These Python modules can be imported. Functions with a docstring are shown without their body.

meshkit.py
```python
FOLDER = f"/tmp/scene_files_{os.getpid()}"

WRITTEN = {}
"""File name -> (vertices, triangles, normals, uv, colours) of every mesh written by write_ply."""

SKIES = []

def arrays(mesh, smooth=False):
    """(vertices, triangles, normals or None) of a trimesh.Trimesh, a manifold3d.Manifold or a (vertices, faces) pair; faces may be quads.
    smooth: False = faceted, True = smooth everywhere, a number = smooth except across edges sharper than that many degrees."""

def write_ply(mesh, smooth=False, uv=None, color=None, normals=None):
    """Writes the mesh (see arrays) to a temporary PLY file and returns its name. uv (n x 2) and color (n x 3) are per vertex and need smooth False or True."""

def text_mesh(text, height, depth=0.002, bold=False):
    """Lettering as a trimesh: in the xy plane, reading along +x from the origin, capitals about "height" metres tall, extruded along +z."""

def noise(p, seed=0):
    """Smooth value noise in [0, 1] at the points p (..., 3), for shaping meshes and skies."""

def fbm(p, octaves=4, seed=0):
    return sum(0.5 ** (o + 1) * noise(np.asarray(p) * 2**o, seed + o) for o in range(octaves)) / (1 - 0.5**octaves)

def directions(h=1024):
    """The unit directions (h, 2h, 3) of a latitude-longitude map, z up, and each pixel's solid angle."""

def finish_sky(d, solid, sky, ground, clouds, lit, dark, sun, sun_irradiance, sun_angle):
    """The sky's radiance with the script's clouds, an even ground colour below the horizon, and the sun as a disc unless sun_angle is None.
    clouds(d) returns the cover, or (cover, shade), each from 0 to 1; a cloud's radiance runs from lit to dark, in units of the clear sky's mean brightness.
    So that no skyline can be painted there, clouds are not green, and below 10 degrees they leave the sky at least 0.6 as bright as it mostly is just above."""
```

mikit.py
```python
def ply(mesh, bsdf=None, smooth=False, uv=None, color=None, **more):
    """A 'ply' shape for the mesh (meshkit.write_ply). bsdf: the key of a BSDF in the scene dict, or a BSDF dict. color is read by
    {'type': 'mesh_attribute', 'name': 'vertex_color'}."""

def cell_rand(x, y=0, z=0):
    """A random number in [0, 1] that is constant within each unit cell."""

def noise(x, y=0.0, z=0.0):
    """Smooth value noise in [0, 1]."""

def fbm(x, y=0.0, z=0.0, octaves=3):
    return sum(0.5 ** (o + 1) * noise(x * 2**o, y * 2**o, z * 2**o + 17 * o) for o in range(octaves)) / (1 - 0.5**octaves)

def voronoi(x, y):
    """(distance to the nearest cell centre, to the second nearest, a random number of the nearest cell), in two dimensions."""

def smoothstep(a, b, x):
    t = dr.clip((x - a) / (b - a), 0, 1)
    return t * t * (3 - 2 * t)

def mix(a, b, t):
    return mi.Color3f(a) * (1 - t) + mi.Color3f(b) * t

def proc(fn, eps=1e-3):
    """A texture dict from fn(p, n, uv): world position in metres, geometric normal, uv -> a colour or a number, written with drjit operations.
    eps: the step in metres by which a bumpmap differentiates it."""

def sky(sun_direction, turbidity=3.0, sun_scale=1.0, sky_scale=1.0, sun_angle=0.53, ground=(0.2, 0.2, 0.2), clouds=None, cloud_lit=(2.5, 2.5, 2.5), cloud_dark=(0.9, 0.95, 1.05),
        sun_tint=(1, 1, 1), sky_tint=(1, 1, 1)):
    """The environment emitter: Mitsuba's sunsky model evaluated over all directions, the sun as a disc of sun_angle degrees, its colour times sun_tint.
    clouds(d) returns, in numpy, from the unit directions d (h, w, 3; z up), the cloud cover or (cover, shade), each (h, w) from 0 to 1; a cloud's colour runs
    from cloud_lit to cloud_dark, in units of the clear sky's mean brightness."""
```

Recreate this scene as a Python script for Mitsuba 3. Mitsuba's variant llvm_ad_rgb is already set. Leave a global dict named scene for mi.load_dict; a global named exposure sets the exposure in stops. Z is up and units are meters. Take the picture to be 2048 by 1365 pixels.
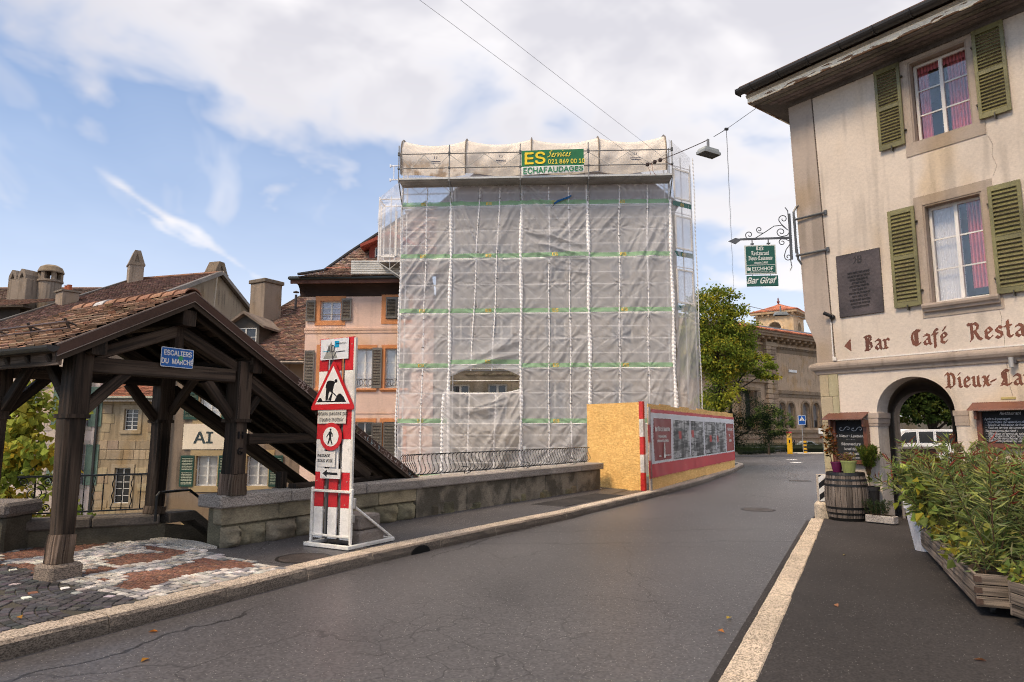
import math, numpy as np, trimesh, drjit as dr, mitsuba as mi, mikit, meshkit
from mikit import noise as pn, fbm as pf, voronoi, cell_rand, smoothstep, mix, proc
from shapely.geometry import Polygon, MultiPoint, box as sbox, Point, LineString
from shapely.ops import unary_union
from shapely import affinity
T = mi.ScalarTransform4f
rng = np.random.default_rng(7)
scene, labels = {}, {}
# ------------------------------------------------------------------ camera, sky, exposure
PITCH = math.atan(180 / 1330)
scene['camera'] = dict(type='perspective', fov=2 * math.degrees(math.atan(1024 / 1330)), fov_axis='x', near_clip=0.05, far_clip=3000.0,
    to_world=T().look_at(origin=[0, 0, 1.7], target=[0, math.cos(PITCH), 1.7 + math.sin(PITCH)], up=[0, 0, 1]))
exposure = 2.35
def clouds(d):
    x, y, z = d[..., 0], d[..., 1], d[..., 2]
    az = np.degrees(np.arctan2(x, y)); el = np.degrees(np.arcsin(np.clip(z, 0, 1)))
    h = 1.0 / (np.clip(z, 0.02, 1) + 0.22)
    q = np.stack([x * h * 1.5, y * h * 1.5, 0 * x], -1)
    big = meshkit.fbm(q * 1.1 + 3.7, 3, 5)
    w = np.stack([meshkit.fbm(q * 2.2 + 9, 3, 11), meshkit.fbm(q * 2.2 + 21, 3, 12), 0 * x], -1)
    fine = meshkit.fbm(q * 3.3 + w * .8, 6, 3)
    wisp = meshkit.fbm(np.stack([q[..., 0] * 5 + q[..., 1] * 2, q[..., 1] * 1.7 - q[..., 0] * 1.2, 0 * x], -1) + w, 5, 8)
    # a cloud bank covers the east and the zenith; the west is open with thin wisps
    bnd = 25 - 15 * np.cos(np.radians(az - 70))
    c = 0.50 + (el - bnd) / 15.0 + (fine - 0.5) * 2.1 + (big - 0.5) * 1.3
    cover = np.clip(c, 0.10, 1); cover = cover * cover * (3 - 2 * cover)
    cover = np.maximum(cover, 0.55 * np.clip((wisp - 0.44) * 2.4, 0, 1) * np.clip(1.25 - np.abs(el - 20) / 26, 0.2, 1))
    cover = np.maximum(cover, 0.92 * np.exp(-np.clip(el, 0, 90) / (15.0 - 4 * np.cos(np.radians(az + 120)))))      # milky haze low down
    # a broken-up condensation trail in two strands
    def strand(a0, e0, a1, e1, wid, amp):
        t = ((az - a0) * (a1 - a0) + (el - e0) * (e1 - e0)) / ((a1 - a0) ** 2 + (e1 - e0) ** 2)
        dist = np.abs((az - a0) * (e1 - e0) - (el - e0) * (a1 - a0)) / math.hypot(a1 - a0, e1 - e0) + (fine - 0.5) * 1.6
        return amp * np.exp(-(dist / wid) ** 2) * np.clip(t * 5, 0, 1) * np.clip((1.1 - t) * 2, 0, 1) * np.clip(wisp * 1.6 + .2, 0, 1)
    cover = np.maximum(cover, np.maximum(strand(-34.3, 19.5, -18, 10.5, .6, 1.0), strand(-31.8, 17.2, -22, 12.5, .45, .8)))
    shade = np.clip((fine - 0.40) * 3.0 + 0.30, 0, 1) * np.clip((el - 9) / 22, 0, 1)
    return np.clip(cover, 0, 1), np.clip(shade, 0, 1)
scene['sky'] = mikit.sky((-0.55, -0.5, 0.85), turbidity=3, sun_scale=0.45, sky_scale=1.0, sun_angle=18, clouds=clouds, cloud_lit=(2.25, 2.19, 2.22), cloud_dark=(1.62, 1.60, 1.73), sun_tint=(1, .955, .88))
# ------------------------------------------------------------------ materials
def enc(rgb, amp=0.3):
    r, g, b = [min(max(math.sqrt(c), 0), 1) for c in rgb]
    return round(r * 255) + min(g, .999) * .98 + .005, round(b * 255) + min(max(amp, 0), .99) * .98 + .005
def dec(uv):
    r, b = dr.floor(uv.x), dr.floor(uv.y)
    g, amp = (uv.x - r - .005) / .98, (uv.y - b - .005) / .98
    r, b = r / 255, b / 255
    return mi.Color3f(r * r, g * g, b * b), amp
def f_grain(p, n, uv):
    c, amp = dec(uv)
    k = (pf(p.x * 1.7, p.y * 1.7, p.z * 1.7, 3) - .5) * 1.5 + (pn(p.x * 26, p.y * 26, p.z * 26) - .5) * .35 + (pn(p.x * 95, p.y * 95, p.z * 95) - .5) * .5
    return c * dr.maximum(1 + amp * k * 1.6, .1)
def f_plain(p, n, uv): return dec(uv)[0]
def f_asph(p, n, uv):
    k = pf(p.x * .5, p.y * .5, 0, 3); sp = pn(p.x * 130, p.y * 130, 0); sp2 = pn(p.x * 60 + 9, p.y * 60, 0)
    base = mix((.052, .048, .051), (.086, .081, .085), k) * (.72 + .56 * sp2)
    ch = cell_rand(p.x * 120, p.y * 120, 1)
    base = dr.select(ch > .988, mi.Color3f(.20, .19, .18), base)
    # cracks: cell borders of two warped grids, only where the surface is worn
    wx, wy = p.x + .35 * pf(p.x * 3, p.y * 3, 5, 3), p.y + .35 * pf(p.x * 3, p.y * 3, 9, 3)
    a, b, _ = voronoi(wx * .55, wy * .33); e1 = b - a
    a2, b2, _ = voronoi(wx * 2.6 + 4, wy * 2.2); e2 = b2 - a2
    worn = smoothstep(.42, .60, pf(p.x * .45 + 7, p.y * .3, 3, 2)) * smoothstep(12., 5., p.y + dr.abs(p.x + 1.) * 1.2)
    seg = smoothstep(.40, .55, pn(p.x * .9, p.y * .6, 4))
    cr = dr.maximum(smoothstep(.012, .004, e1) * seg * .55, smoothstep(.04, .015, e2) * worn * .65)
    cr = dr.maximum(cr, smoothstep(.030, .010, dr.abs(wx * .886 - wy * .463 + 5.20)) * smoothstep(.3, .5, pn(p.y * .8, p.x * .3, 2)) * .9)
    seam = dr.minimum(dr.abs(wy - .07 * p.x - 11.8), dr.abs(wy - .07 * p.x - 10.6))
    cr = dr.maximum(cr, smoothstep(.05, .02, seam) * smoothstep(-2.0, .3, p.x) * smoothstep(5.5, 3.5, p.x) * .5)
    dark = smoothstep(.5, .75, pf(p.x * 1.3 + 3, p.y * .7, 1, 3)) * worn
    lane = .5 + .5 * dr.sin((p.x * .886 - p.y * .463) * 2.6 + .6)
    return base * (1 - .72 * cr) * (1 - .30 * dark) * (.93 + .14 * lane) * (.86 + .28 * pf(p.x * .22 + 9, p.y * .22, 2, 3))
def f_asphdark(p, n, uv):
    k = pf(p.x * .8, p.y * .8, 0, 3); sp2 = pn(p.x * 75 + 9, p.y * 75, 0)
    base = mix((.022, .0195, .0195), (.044, .039, .039), k) * (.7 + .6 * sp2)
    ch = cell_rand(p.x * 120, p.y * 120, 1)
    return dr.select(ch > .990, mi.Color3f(.12, .115, .11), base)
def f_rough(p, n, uv): return .26 + .34 * pf(p.x * .35 + 3, p.y * .12, 0, 3)
def f_granite(p, n, uv):
    c, amp = dec(uv)
    a = pn(p.x * 110, p.y * 110, p.z * 110); b = pn(p.x * 60 + 5, p.y * 60, p.z * 60); k = pf(p.x * 3, p.y * 3, p.z * 3, 3)
    return c * (.35 + .75 * smoothstep(.25, .7, a) + .35 * b) * (.75 + .5 * k)
def f_plaster(p, n, uv):
    c, amp = dec(uv)
    k = pf(p.x * .9, p.y * .9, p.z * .9, 4); st = pf(p.x * 7, p.y * 7, p.z * .5, 3); f = pn(p.x * 70, p.y * 70, p.z * 70)
    warm = smoothstep(.5, .72, pf(p.x * 1.1 + 5, p.y * 1.1, p.z * .6 + 2, 3))
    c = mix(c, c * mi.Color3f(.93, .84, .68), warm * .8)
    return c * (.80 + .36 * k) * (.90 + .20 * f) * (.95 + .1 * pn(p.x * 24, p.y * 24, p.z * 24)) * (1 - .42 * amp * smoothstep(.52, .8, st))
def f_dirty(p, n, uv):     # concrete streaked with black moss
    c, amp = dec(uv)
    st = pf(p.x * 4, p.y * 4, p.z * 3.2, 4); k = pf(p.x * 2.2, p.y * 2.2, p.z * 2.2, 4); f = pn(p.x * 60, p.y * 60, p.z * 60)
    moss = smoothstep(.40, .62, .55 * st + .5 * k)
    return mix(c, mi.Color3f(.055, .049, .037), moss * amp) * (.7 + .6 * f)
def wood(c0, c1, c2, wx):
    def f(p, n, uv):
        g = pf(uv.x * 1.6, uv.y * 42, 3, 4); g2 = pn(uv.x * 5, uv.y * 160, 1); k = pf(uv.x * .9, uv.y * 4, 7, 2)
        c = mix(c0, c1, smoothstep(.25, .75, g))
        c = mix(c, c2, smoothstep(.45, .7, k) * wx)
        return c * (.6 + .75 * g2) * (1 - .55 * smoothstep(.64, .70, pf(uv.x * .7, uv.y * 26, 1, 2)))
    return f
def f_osb(p, n, uv):
    o = mi.Color3f(.74, .47, .18); top = mi.Float(0)
    for i, (ang, s) in enumerate([(.1, 1.), (1.3, 1.2), (.55, .9), (-.5, 1.1), (.05, 1.35)]):
        ca, sa = math.cos(ang), math.sin(ang)
        x, y = (uv.x * ca + uv.y * sa) * 11 * s + i * 3.3, (-uv.x * sa + uv.y * ca) * 62 * s
        x = x + 3 * cell_rand(dr.floor(y), i, 2)
        r = cell_rand(dr.floor(x), dr.floor(y), i + 5)
        col = mix((.60, .31, .08), (.95, .64, .25), r)
        keep = cell_rand(dr.floor(x), dr.floor(y), i + 15) > .45
        o = dr.select(keep, col, o)
    return o * (.85 + .25 * pn(uv.x * 90, uv.y * 90, 0)) * (.92 + .16 * pf(uv.x * 2, uv.y * 2, 0, 2))
def f_tarp(p, n, uv):
    k = pf(uv.x * 3, uv.y * 4, 0, 4); g = pf(uv.x * 9, uv.y * 2, 4, 3)
    st = smoothstep(.46, .7, k * .7 + .35 * g) * smoothstep(.85, .2, uv.y) * smoothstep(4.6, .5, uv.x)
    return mix((.78, .71, .64), (.34, .22, .12), st * .8) * (.9 + .2 * pn(uv.x * 60, uv.y * 60, 0))
def f_photo(p, n, uv):     # monochrome street photographs of the hoarding banner, with a red accent
    i = dr.floor(uv.x); x, y = uv.x - i, uv.y
    g = pf(x * 5 + i * 9, y * 9, i, 4); v = pf(x * 14 + i, y * 3 + 4, i, 3); h = pn(x * 4 + i * 5, y * 26, 2)
    pers = dr.abs(x - .5 - .12 * dr.sin(i * 2.1)) * 2
    b = dr.clip(.10 + .55 * smoothstep(.3, .7, .5 * g + .5 * v) * smoothstep(.0, .7, pers + .3 * y) + .35 * smoothstep(.75, .25, pers * 1.5) * smoothstep(.35, .9, y), 0, 1)
    b = b * (.55 + .9 * smoothstep(.35, .6, h)) * .75
    rx, ry = .15 + .5 * cell_rand(i, 3), .45 + .2 * cell_rand(i, 7)
    red = smoothstep(.10, .08, dr.abs(x - rx + .03 * (y * 3))) * smoothstep(.11, .09, dr.abs(y - ry))
    b = b * .7
    return mix((b, b, b), (.45, .05, .04), red * .9)
def f_bump(p, n, uv): return pn(p.x * 60, p.y * 60, p.z * 60) * .6 + pn(p.x * 22, p.y * 22, p.z * 22)
def f_cover(p, n, uv):     # cast cover: raised squares
    return mi.Color3f(.045, .036, .033) * (.6 + .8 * pf(p.x * 9, p.y * 9, 0, 2)) * dr.select(dr.sin(p.x * 140) * dr.sin(p.y * 140) > 0, mi.Float(1.3), mi.Float(.75))
def two(b): return {'type': 'twosided', 'bsdf': b}
def pr(color, rough=.85, spec=.3, **k): return two({'type': 'principled', 'base_color': color, 'roughness': rough, 'specular': spec, **k})
def rgb(c): return {'type': 'rgb', 'value': [float(x) for x in c]}
def bumped(b, s=.002): return two({'type': 'bumpmap', 'arbitrary': proc(f_bump), 'scale': s, 'bsdf': b['bsdf']})
PG = proc(f_grain)
scene['m_grain'] = pr(PG, .85)
scene['m_gloss'] = pr(PG, .38, .5)
scene['m_metal'] = pr(PG, .42, .5, metallic=.35)
scene['m_road'] = bumped(pr(proc(f_asph), proc(f_rough), .45), .0035)
scene['m_walk'] = bumped(pr(proc(f_asphdark), .8), .003)
scene['m_granite'] = bumped(pr(proc(f_granite), .8), .003)
scene['m_plaster'] = bumped(pr(proc(f_plaster), .9), .002)
scene['m_dirty'] = bumped(pr(proc(f_dirty), .9), .004)
scene['m_beam'] = pr(proc(wood((.010, .0065, .004), (.036, .0225, .0150), (.082, .058, .042), .7)), .75)
scene['m_plank'] = pr(proc(wood((.10, .08, .066), (.24, .195, .16), (.14, .115, .095), .6)), .8)
scene['m_osb'] = pr(proc(f_osb), .7)
scene['m_tarp'] = {'type': 'principledthin', 'base_color': proc(f_tarp), 'roughness': .6, 'diff_trans': .35}
scene['m_photo'] = pr(proc(f_photo), .5)
scene['m_cover'] = pr(proc(f_cover), .6, .5)
scene['m_leaf'] = {'type': 'principledthin', 'base_color': proc(f_plain), 'roughness': .45, 'diff_trans': .7, 'spec_trans': 0.0}
def sheet(op, c): return {'type': 'mask', 'opacity': op, 'bsdf': {'type': 'principledthin', 'base_color': rgb(c), 'roughness': .45, 'diff_trans': .75}}
scene['m_sheet'] = sheet(.48, (.93, .94, 1.0))
scene['m_sheer'] = sheet(.44, (.95, .93, .94))
scene['m_glass'] = {'type': 'thindielectric'}
scene['m_curtain'] = {'type': 'principledthin', 'base_color': rgb((.85, .85, .88)), 'roughness': .8, 'diff_trans': .6}
# ------------------------------------------------------------------ bookkeeping
def key(name):
    k, i = name, 0
    while k in scene or k in labels or k in RES:
        i += 1; k = f'{name}_{i:03d}'
    RES.add(k); return k
RES = set()
def thing(name, label, cat, group=None):
    k = key(name); labels[k] = dict(label=label, category=cat)
    if group: labels[k]['group'] = group
    return k
def as_tm(m):
    if isinstance(m, (list, tuple)) and len(m) and not isinstance(m[0], np.ndarray): return trimesh.util.concatenate([as_tm(x) for x in m])
    if isinstance(m, tuple): return trimesh.Trimesh(*m, process=False)
    return m
def put(k, m, mat, col=None, amp=.3, smooth=False, uv=None, flip=False, **kw):
    m = as_tm(m)
    if uv is None and col is not None:
        uv = np.tile(enc(col, amp), (len(m.vertices), 1))
    if uv is None and 'uv' in m.metadata: uv = m.metadata['uv']
    if smooth not in (False, True) and uv is not None: smooth = True
    scene[k] = mikit.ply(m, mat, smooth=smooth, uv=uv, **kw); return k
def part(par, name, m, mat='m_grain', col=None, amp=.3, label=None, kind=None, **kw):
    k = key(f'{par}__{name}'); put(k, m, mat, col, amp, **kw)
    if label or kind: labels[k] = {**({'label': label} if label else {}), **({'kind': kind} if kind else {})}
    return k
def each(par, name, fr, ms, *a, **k):
    for m in ms: part(par, name, fr(m), *a, **k)
def solo(name, m, mat, label, cat, col=None, amp=.3, group=None, **kw):
    k = thing(name, label, cat, group); put(k, m, mat, col, amp, **kw); return k
def struct(name, m, mat, col=None, amp=.3, label=None, kind='structure', **kw):
    k = key(name); put(k, m, mat, col, amp, **kw); labels[k] = {'kind': kind, **({'label': label} if label else {})}; return k
# ------------------------------------------------------------------ geometry
class Frame:   # x along a wall, y away from the viewer's side, z up
    def __init__(s, P, D, z=0, k=1):
        d = np.array([D[0], D[1], 0.]); d /= np.linalg.norm(d); s.X = d; s.Y = np.cross([0, 0, 1.], d); s.P = np.array([P[0], P[1], z], float)
        s.M = np.eye(4); s.M[:3, 0], s.M[:3, 1], s.M[:3, 2], s.M[:3, 3] = s.X * k, s.Y * k, np.array([0, 0, 1.]) * k, s.P
    def __call__(s, m):
        if isinstance(m, (list, tuple)) and not (len(m) and isinstance(m[0], np.ndarray)): return s(as_tm(m))
        m = as_tm(m).copy(); md = dict(m.metadata); m.vertices = m.vertices @ s.M[:3, :3].T + s.M[:3, 3]; m.metadata.update(md); return m
    def pt(s, x, y, z=0): return s.M[:3, :3] @ np.array([x, y, z]) + s.M[:3, 3]
def _cbf():
    v = cb_v(1, 1, 1, .1); h = trimesh.convex.convex_hull(v)
    # map hull vertices back to the template order
    idx = [int(np.argmin(np.linalg.norm(v - q, axis=1))) for q in h.vertices]
    return np.array(idx)[h.faces]
def cb_v(x, y, z, c):
    o = []
    for sx in (-1, 1):
        for sy in (-1, 1):
            for sz in (-1, 1):
                o += [(sx * (x - c), sy * (y - c), sz * z), (sx * (x - c), sy * y, sz * (z - c)), (sx * x, sy * (y - c), sz * (z - c))]
    return np.array(o, float)
CBF = _cbf()
def bx(x0, x1, y0, y1, z0, z1, c=0.0, jit=0.0):
    d = np.array([x1 - x0, y1 - y0, z1 - z0]) / 2; m = np.array([x0 + x1, y0 + y1, z0 + z1]) / 2
    if c <= 0:
        t = trimesh.creation.box(2 * d); t.vertices += m; return t
    v = cb_v(*d, min(c, d.min() * .9))
    if jit: v = v + rng.normal(0, jit, v.shape)
    return trimesh.Trimesh(v + m, CBF, process=False)
def tube(pts, r, n=6, closed=False, cap=True):
    p = np.asarray(pts, float); k = len(p); t = np.gradient(p, axis=0)
    if closed: t = np.roll(p, -1, 0) - np.roll(p, 1, 0)
    t /= np.linalg.norm(t, axis=1, keepdims=True) + 1e-12
    a = np.zeros_like(p); ref = np.array([0, 0, 1.]) if abs(t[0, 2]) < .9 else np.array([1., 0, 0])
    u = np.cross(t[0], ref); u /= np.linalg.norm(u)
    for i in range(k):
        u = u - t[i] * (u @ t[i]); u /= np.linalg.norm(u) + 1e-12; a[i] = u
    b = np.cross(t, a); ang = np.arange(n) * 2 * np.pi / n; rr = np.broadcast_to(r, (k,))[:, None, None]
    v = (p[:, None] + rr * (np.cos(ang)[None, :, None] * a[:, None] + np.sin(ang)[None, :, None] * b[:, None])).reshape(-1, 3)
    kk = k if closed else k - 1
    i, j = np.meshgrid(np.arange(kk), np.arange(n), indexing='ij'); i2 = (i + 1) % k; j2 = (j + 1) % n
    q = np.stack([i * n + j, i2 * n + j, i2 * n + j2, i * n + j2], -1).reshape(-1, 4)
    f = np.vstack([q[:, [0, 1, 2]], q[:, [0, 2, 3]]])
    if cap and not closed:
        f = np.vstack([f, [[0, j + 1, j] for j in range(1, n - 1)], [[(k - 1) * n, (k - 1) * n + j, (k - 1) * n + j + 1] for j in range(1, n - 1)]])
    return trimesh.Trimesh(v, f, process=False)
def rod(a, b, r, n=6): return tube([a, b], r, n)
def prism(poly, y0, y1):      # polygon in (x, z) pushed from y0 to y1
    out = []
    for g in getattr(poly, 'geoms', [poly]):
        if g.is_empty or g.area < 1e-9: continue
        m = trimesh.creation.extrude_polygon(g, y1 - y0, engine='earcut'); v = m.vertices.copy()
        m.vertices = np.stack([v[:, 0], y1 - v[:, 2], v[:, 1]], 1); out.append(m)
    return trimesh.util.concatenate(out)
def flat(poly, z, th=0):
    out = []
    for g in getattr(poly, 'geoms', [poly]):
        m = trimesh.creation.extrude_polygon(g, max(th, .001), engine='earcut')
        if th <= 0: m = trimesh.Trimesh(m.vertices, m.faces[m.face_normals[:, 2] > .5]); m.remove_unreferenced_vertices(); m.vertices[:, 2] = 0
        m.vertices[:, 2] += z; out.append(m)
    return trimesh.util.concatenate(out)
def beam(a, b, w, h, up=(0, 0, 1), c=.012, taper=1.0, wob=0.0):   # timber with wood uv: u along the grain
    a, b = np.asarray(a, float), np.asarray(b, float); L = np.linalg.norm(b - a); t = (b - a) / L
    s = np.cross(up, t); s /= np.linalg.norm(s); u = np.cross(t, s)
    w2, h2 = w / 2, h / 2; cc = min(c, w2 * .5, h2 * .5)
    prof = np.array([(-w2 + cc, -h2), (w2 - cc, -h2), (w2, -h2 + cc), (w2, h2 - cc), (w2 - cc, h2), (-w2 + cc, h2), (-w2, h2 - cc), (-w2, -h2 + cc)])
    per = np.concatenate([[0], np.cumsum(np.linalg.norm(np.roll(prof, -1, 0) - prof, axis=1))]); n = 5
    V, UV, F = [], [], []; o = rng.uniform(0, 50, 2); ph = rng.uniform(0, 9, 4)
    for i in range(n + 1):
        f = i / n; k = 1 + (taper - 1) * f
        off = wob * (math.sin(f * 3 + ph[0]) * s + math.sin(f * 4 + ph[1]) * u)
        for j in range(9):
            q = prof[j % 8] * k; V.append(a + t * L * f + s * q[0] + u * q[1] + off); UV.append((f * L + o[0], per[j] + o[1]))
    for i in range(n):
        for j in range(8):
            q = [i * 9 + j, i * 9 + j + 1, i * 9 + j + 10, i * 9 + j + 9]; F += [[q[0], q[1], q[2]], [q[0], q[2], q[3]]]
    for e, rev in ((0, True), (n, False)):
        base = len(V)
        for j in range(8):
            V.append(V[e * 9 + j]); UV.append((o[0] + prof[j][1] * 3, o[1] + prof[j][0]))
        for j in range(1, 7): F.append([base, base + j + 1, base + j] if rev else [base, base + j, base + j + 1])
    m = trimesh.Trimesh(np.array(V), np.array(F), process=False); m.metadata['uv'] = np.array(UV); return m
def lathe(prof, n=32, c=(0, 0, 0)):
    p = np.asarray(prof, float); ang = np.arange(n) * 2 * np.pi / n
    v = np.stack([p[:, None, 0] * np.cos(ang), p[:, None, 0] * np.sin(ang), np.broadcast_to(p[:, None, 1], (len(p), n))], -1).reshape(-1, 3) + np.asarray(c)
    i, j = np.meshgrid(np.arange(len(p) - 1), np.arange(n), indexing='ij'); j2 = (j + 1) % n
    q = np.stack([i * n + j, i * n + j2, (i + 1) * n + j2, (i + 1) * n + j], -1).reshape(-1, 4)
    return trimesh.Trimesh(v, np.vstack([q[:, [0, 1, 2]], q[:, [0, 2, 3]]]), process=False)
def grid(P, wrap=False):      # P (a, b, 3)
    a, b = P.shape[:2]; i, j = np.meshgrid(np.arange(a - 1), np.arange(b - 1), indexing='ij')
    q = np.stack([i * b + j, i * b + j + 1, (i + 1) * b + j + 1, (i + 1) * b + j], -1).reshape(-1, 4)
    return trimesh.Trimesh(P.reshape(-1, 3), np.vstack([q[:, [0, 1, 2]], q[:, [0, 2, 3]]]), process=False)
RX = np.array([[1, 0, 0], [0, 0, -1], [0, 1, 0.]])
def text(s, h, depth=.004, bold=False, shear=0, wx=1.0, anchor='l', at=(0, 0, 0)):   # upright lettering reading along +x, facing -y
    m = meshkit.text_mesh(s, h, depth, bold); v = m.vertices.copy(); v[:, 0] = v[:, 0] * wx + shear * v[:, 1]
    w = v[:, 0].max()
    v[:, 0] -= {'l': 0, 'c': w / 2, 'r': w}[anchor]
    m.vertices = v @ RX.T + np.asarray(at); return m
def nibstroke(strokes, w, ang=.75, thin=.25):
    c, s = math.cos(ang), math.sin(ang); nb = [(a * w / 2 * c - b * w * thin / 2 * s, a * w / 2 * s + b * w * thin / 2 * c) for a, b in ((-1, -1), (1, -1), (1, 1), (-1, 1))]
    out = []
    for st in strokes:
        for (x0, y0), (x1, y1) in zip(st[:-1], st[1:]):
            out.append(MultiPoint([(x0 + a, y0 + b) for a, b in nb] + [(x1 + a, y1 + b) for a, b in nb]).convex_hull)
    return unary_union(out)
def leaves(c, d, L, W, cols, n=None, fold=.25, amp=0.0):   # rhombic folded leaves
    c, d = np.asarray(c), np.asarray(d); k = len(c); d = d / (np.linalg.norm(d, axis=1, keepdims=True) + 1e-9)
    r = rng.normal(size=(k, 3)) if n is None else np.asarray(n) + rng.normal(0, .25, (k, 3))
    s = np.cross(d, r); s /= np.linalg.norm(s, axis=1, keepdims=True) + 1e-9; u = np.cross(s, d)
    L, W = np.broadcast_to(L, (k,))[:, None], np.broadcast_to(W, (k,))[:, None]
    m = c + d * L * .45
    v = np.stack([c, m + s * W / 2 + u * W * fold, c + d * L - u * L * .08, m - s * W / 2 + u * W * fold], 1).reshape(-1, 3)
    i = np.arange(k)[:, None] * 4; f = np.vstack([i + [0, 1, 2], i + [0, 2, 3]])
    t = trimesh.Trimesh(v, f, process=False); t.metadata['uv'] = np.repeat([enc(q, amp) for q in cols], 4, axis=0); return t
def cat(ms):
    ms = [m for m in ms if m is not None]
    t = trimesh.util.concatenate(ms)
    if all('uv' in m.metadata for m in ms): t.metadata = {'uv': np.vstack([m.metadata['uv'] for m in ms])}
    return t
def vary(col, s=.15): k = np.clip(1 + rng.normal(0, s), .4, 1.8); return tuple(np.clip(np.array(col) * k * (1 + rng.normal(0, s * .25, 3)), .002, .95))
def tiles(o, ex, ey, nx, ny, wide, high, cols, lift=.035, jit=.4, s=.18, single=False):
    """pitched tiling: o lower left corner, ex along the eave, ey up the slope (units), nx x ny tiles of wide x high"""
    ex, ey = np.asarray(ex, float), np.asarray(ey, float); nz = np.cross(ex, ey); nz /= np.linalg.norm(nz); out = []
    V, F, U = [], [], []
    for j in range(ny):
        for i in range(-(j % 2), nx):
            x0, x1 = (i + .5 * (j % 2)) * wide + .004, (i + 1 + .5 * (j % 2)) * wide - .004
            x0, x1 = max(x0, 0), min(x1, nx * wide)
            if x1 - x0 < wide * .2: continue
            h = lift * (1 + rng.normal(0, .18)); y0 = j * high + rng.normal(0, high * .04); y1 = y0 + high * 1.25; mid = (x0 + x1) / 2; tip = -high * .22 * jit
            P = lambda x, y, z: np.asarray(o) + ex * x + ey * y + nz * z
            v = [P(x0, y0, h), P(mid, y0 + tip, h), P(x1, y0, h), P(x1, y1, .006), P(x0, y1, .006), P(x0, y0, h * .25), P(mid, y0 + tip, h * .25), P(x1, y0, h * .25)]
            f = np.array([[0, 1, 2], [0, 2, 3], [0, 3, 4], [5, 6, 1], [5, 1, 0], [6, 7, 2], [6, 2, 1]])
            u = [enc(vary(cols[rng.integers(len(cols))], s), .35)] * 8
            if single:
                t = trimesh.Trimesh(np.array(v), f, process=False); t.metadata['uv'] = np.array(u); out.append(t)
            else:
                F.append(f + len(V)); V += v; U += u
    if single: return out
    t = trimesh.Trimesh(np.array(V), np.vstack(F), process=False); t.metadata['uv'] = np.array(U); return t
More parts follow.
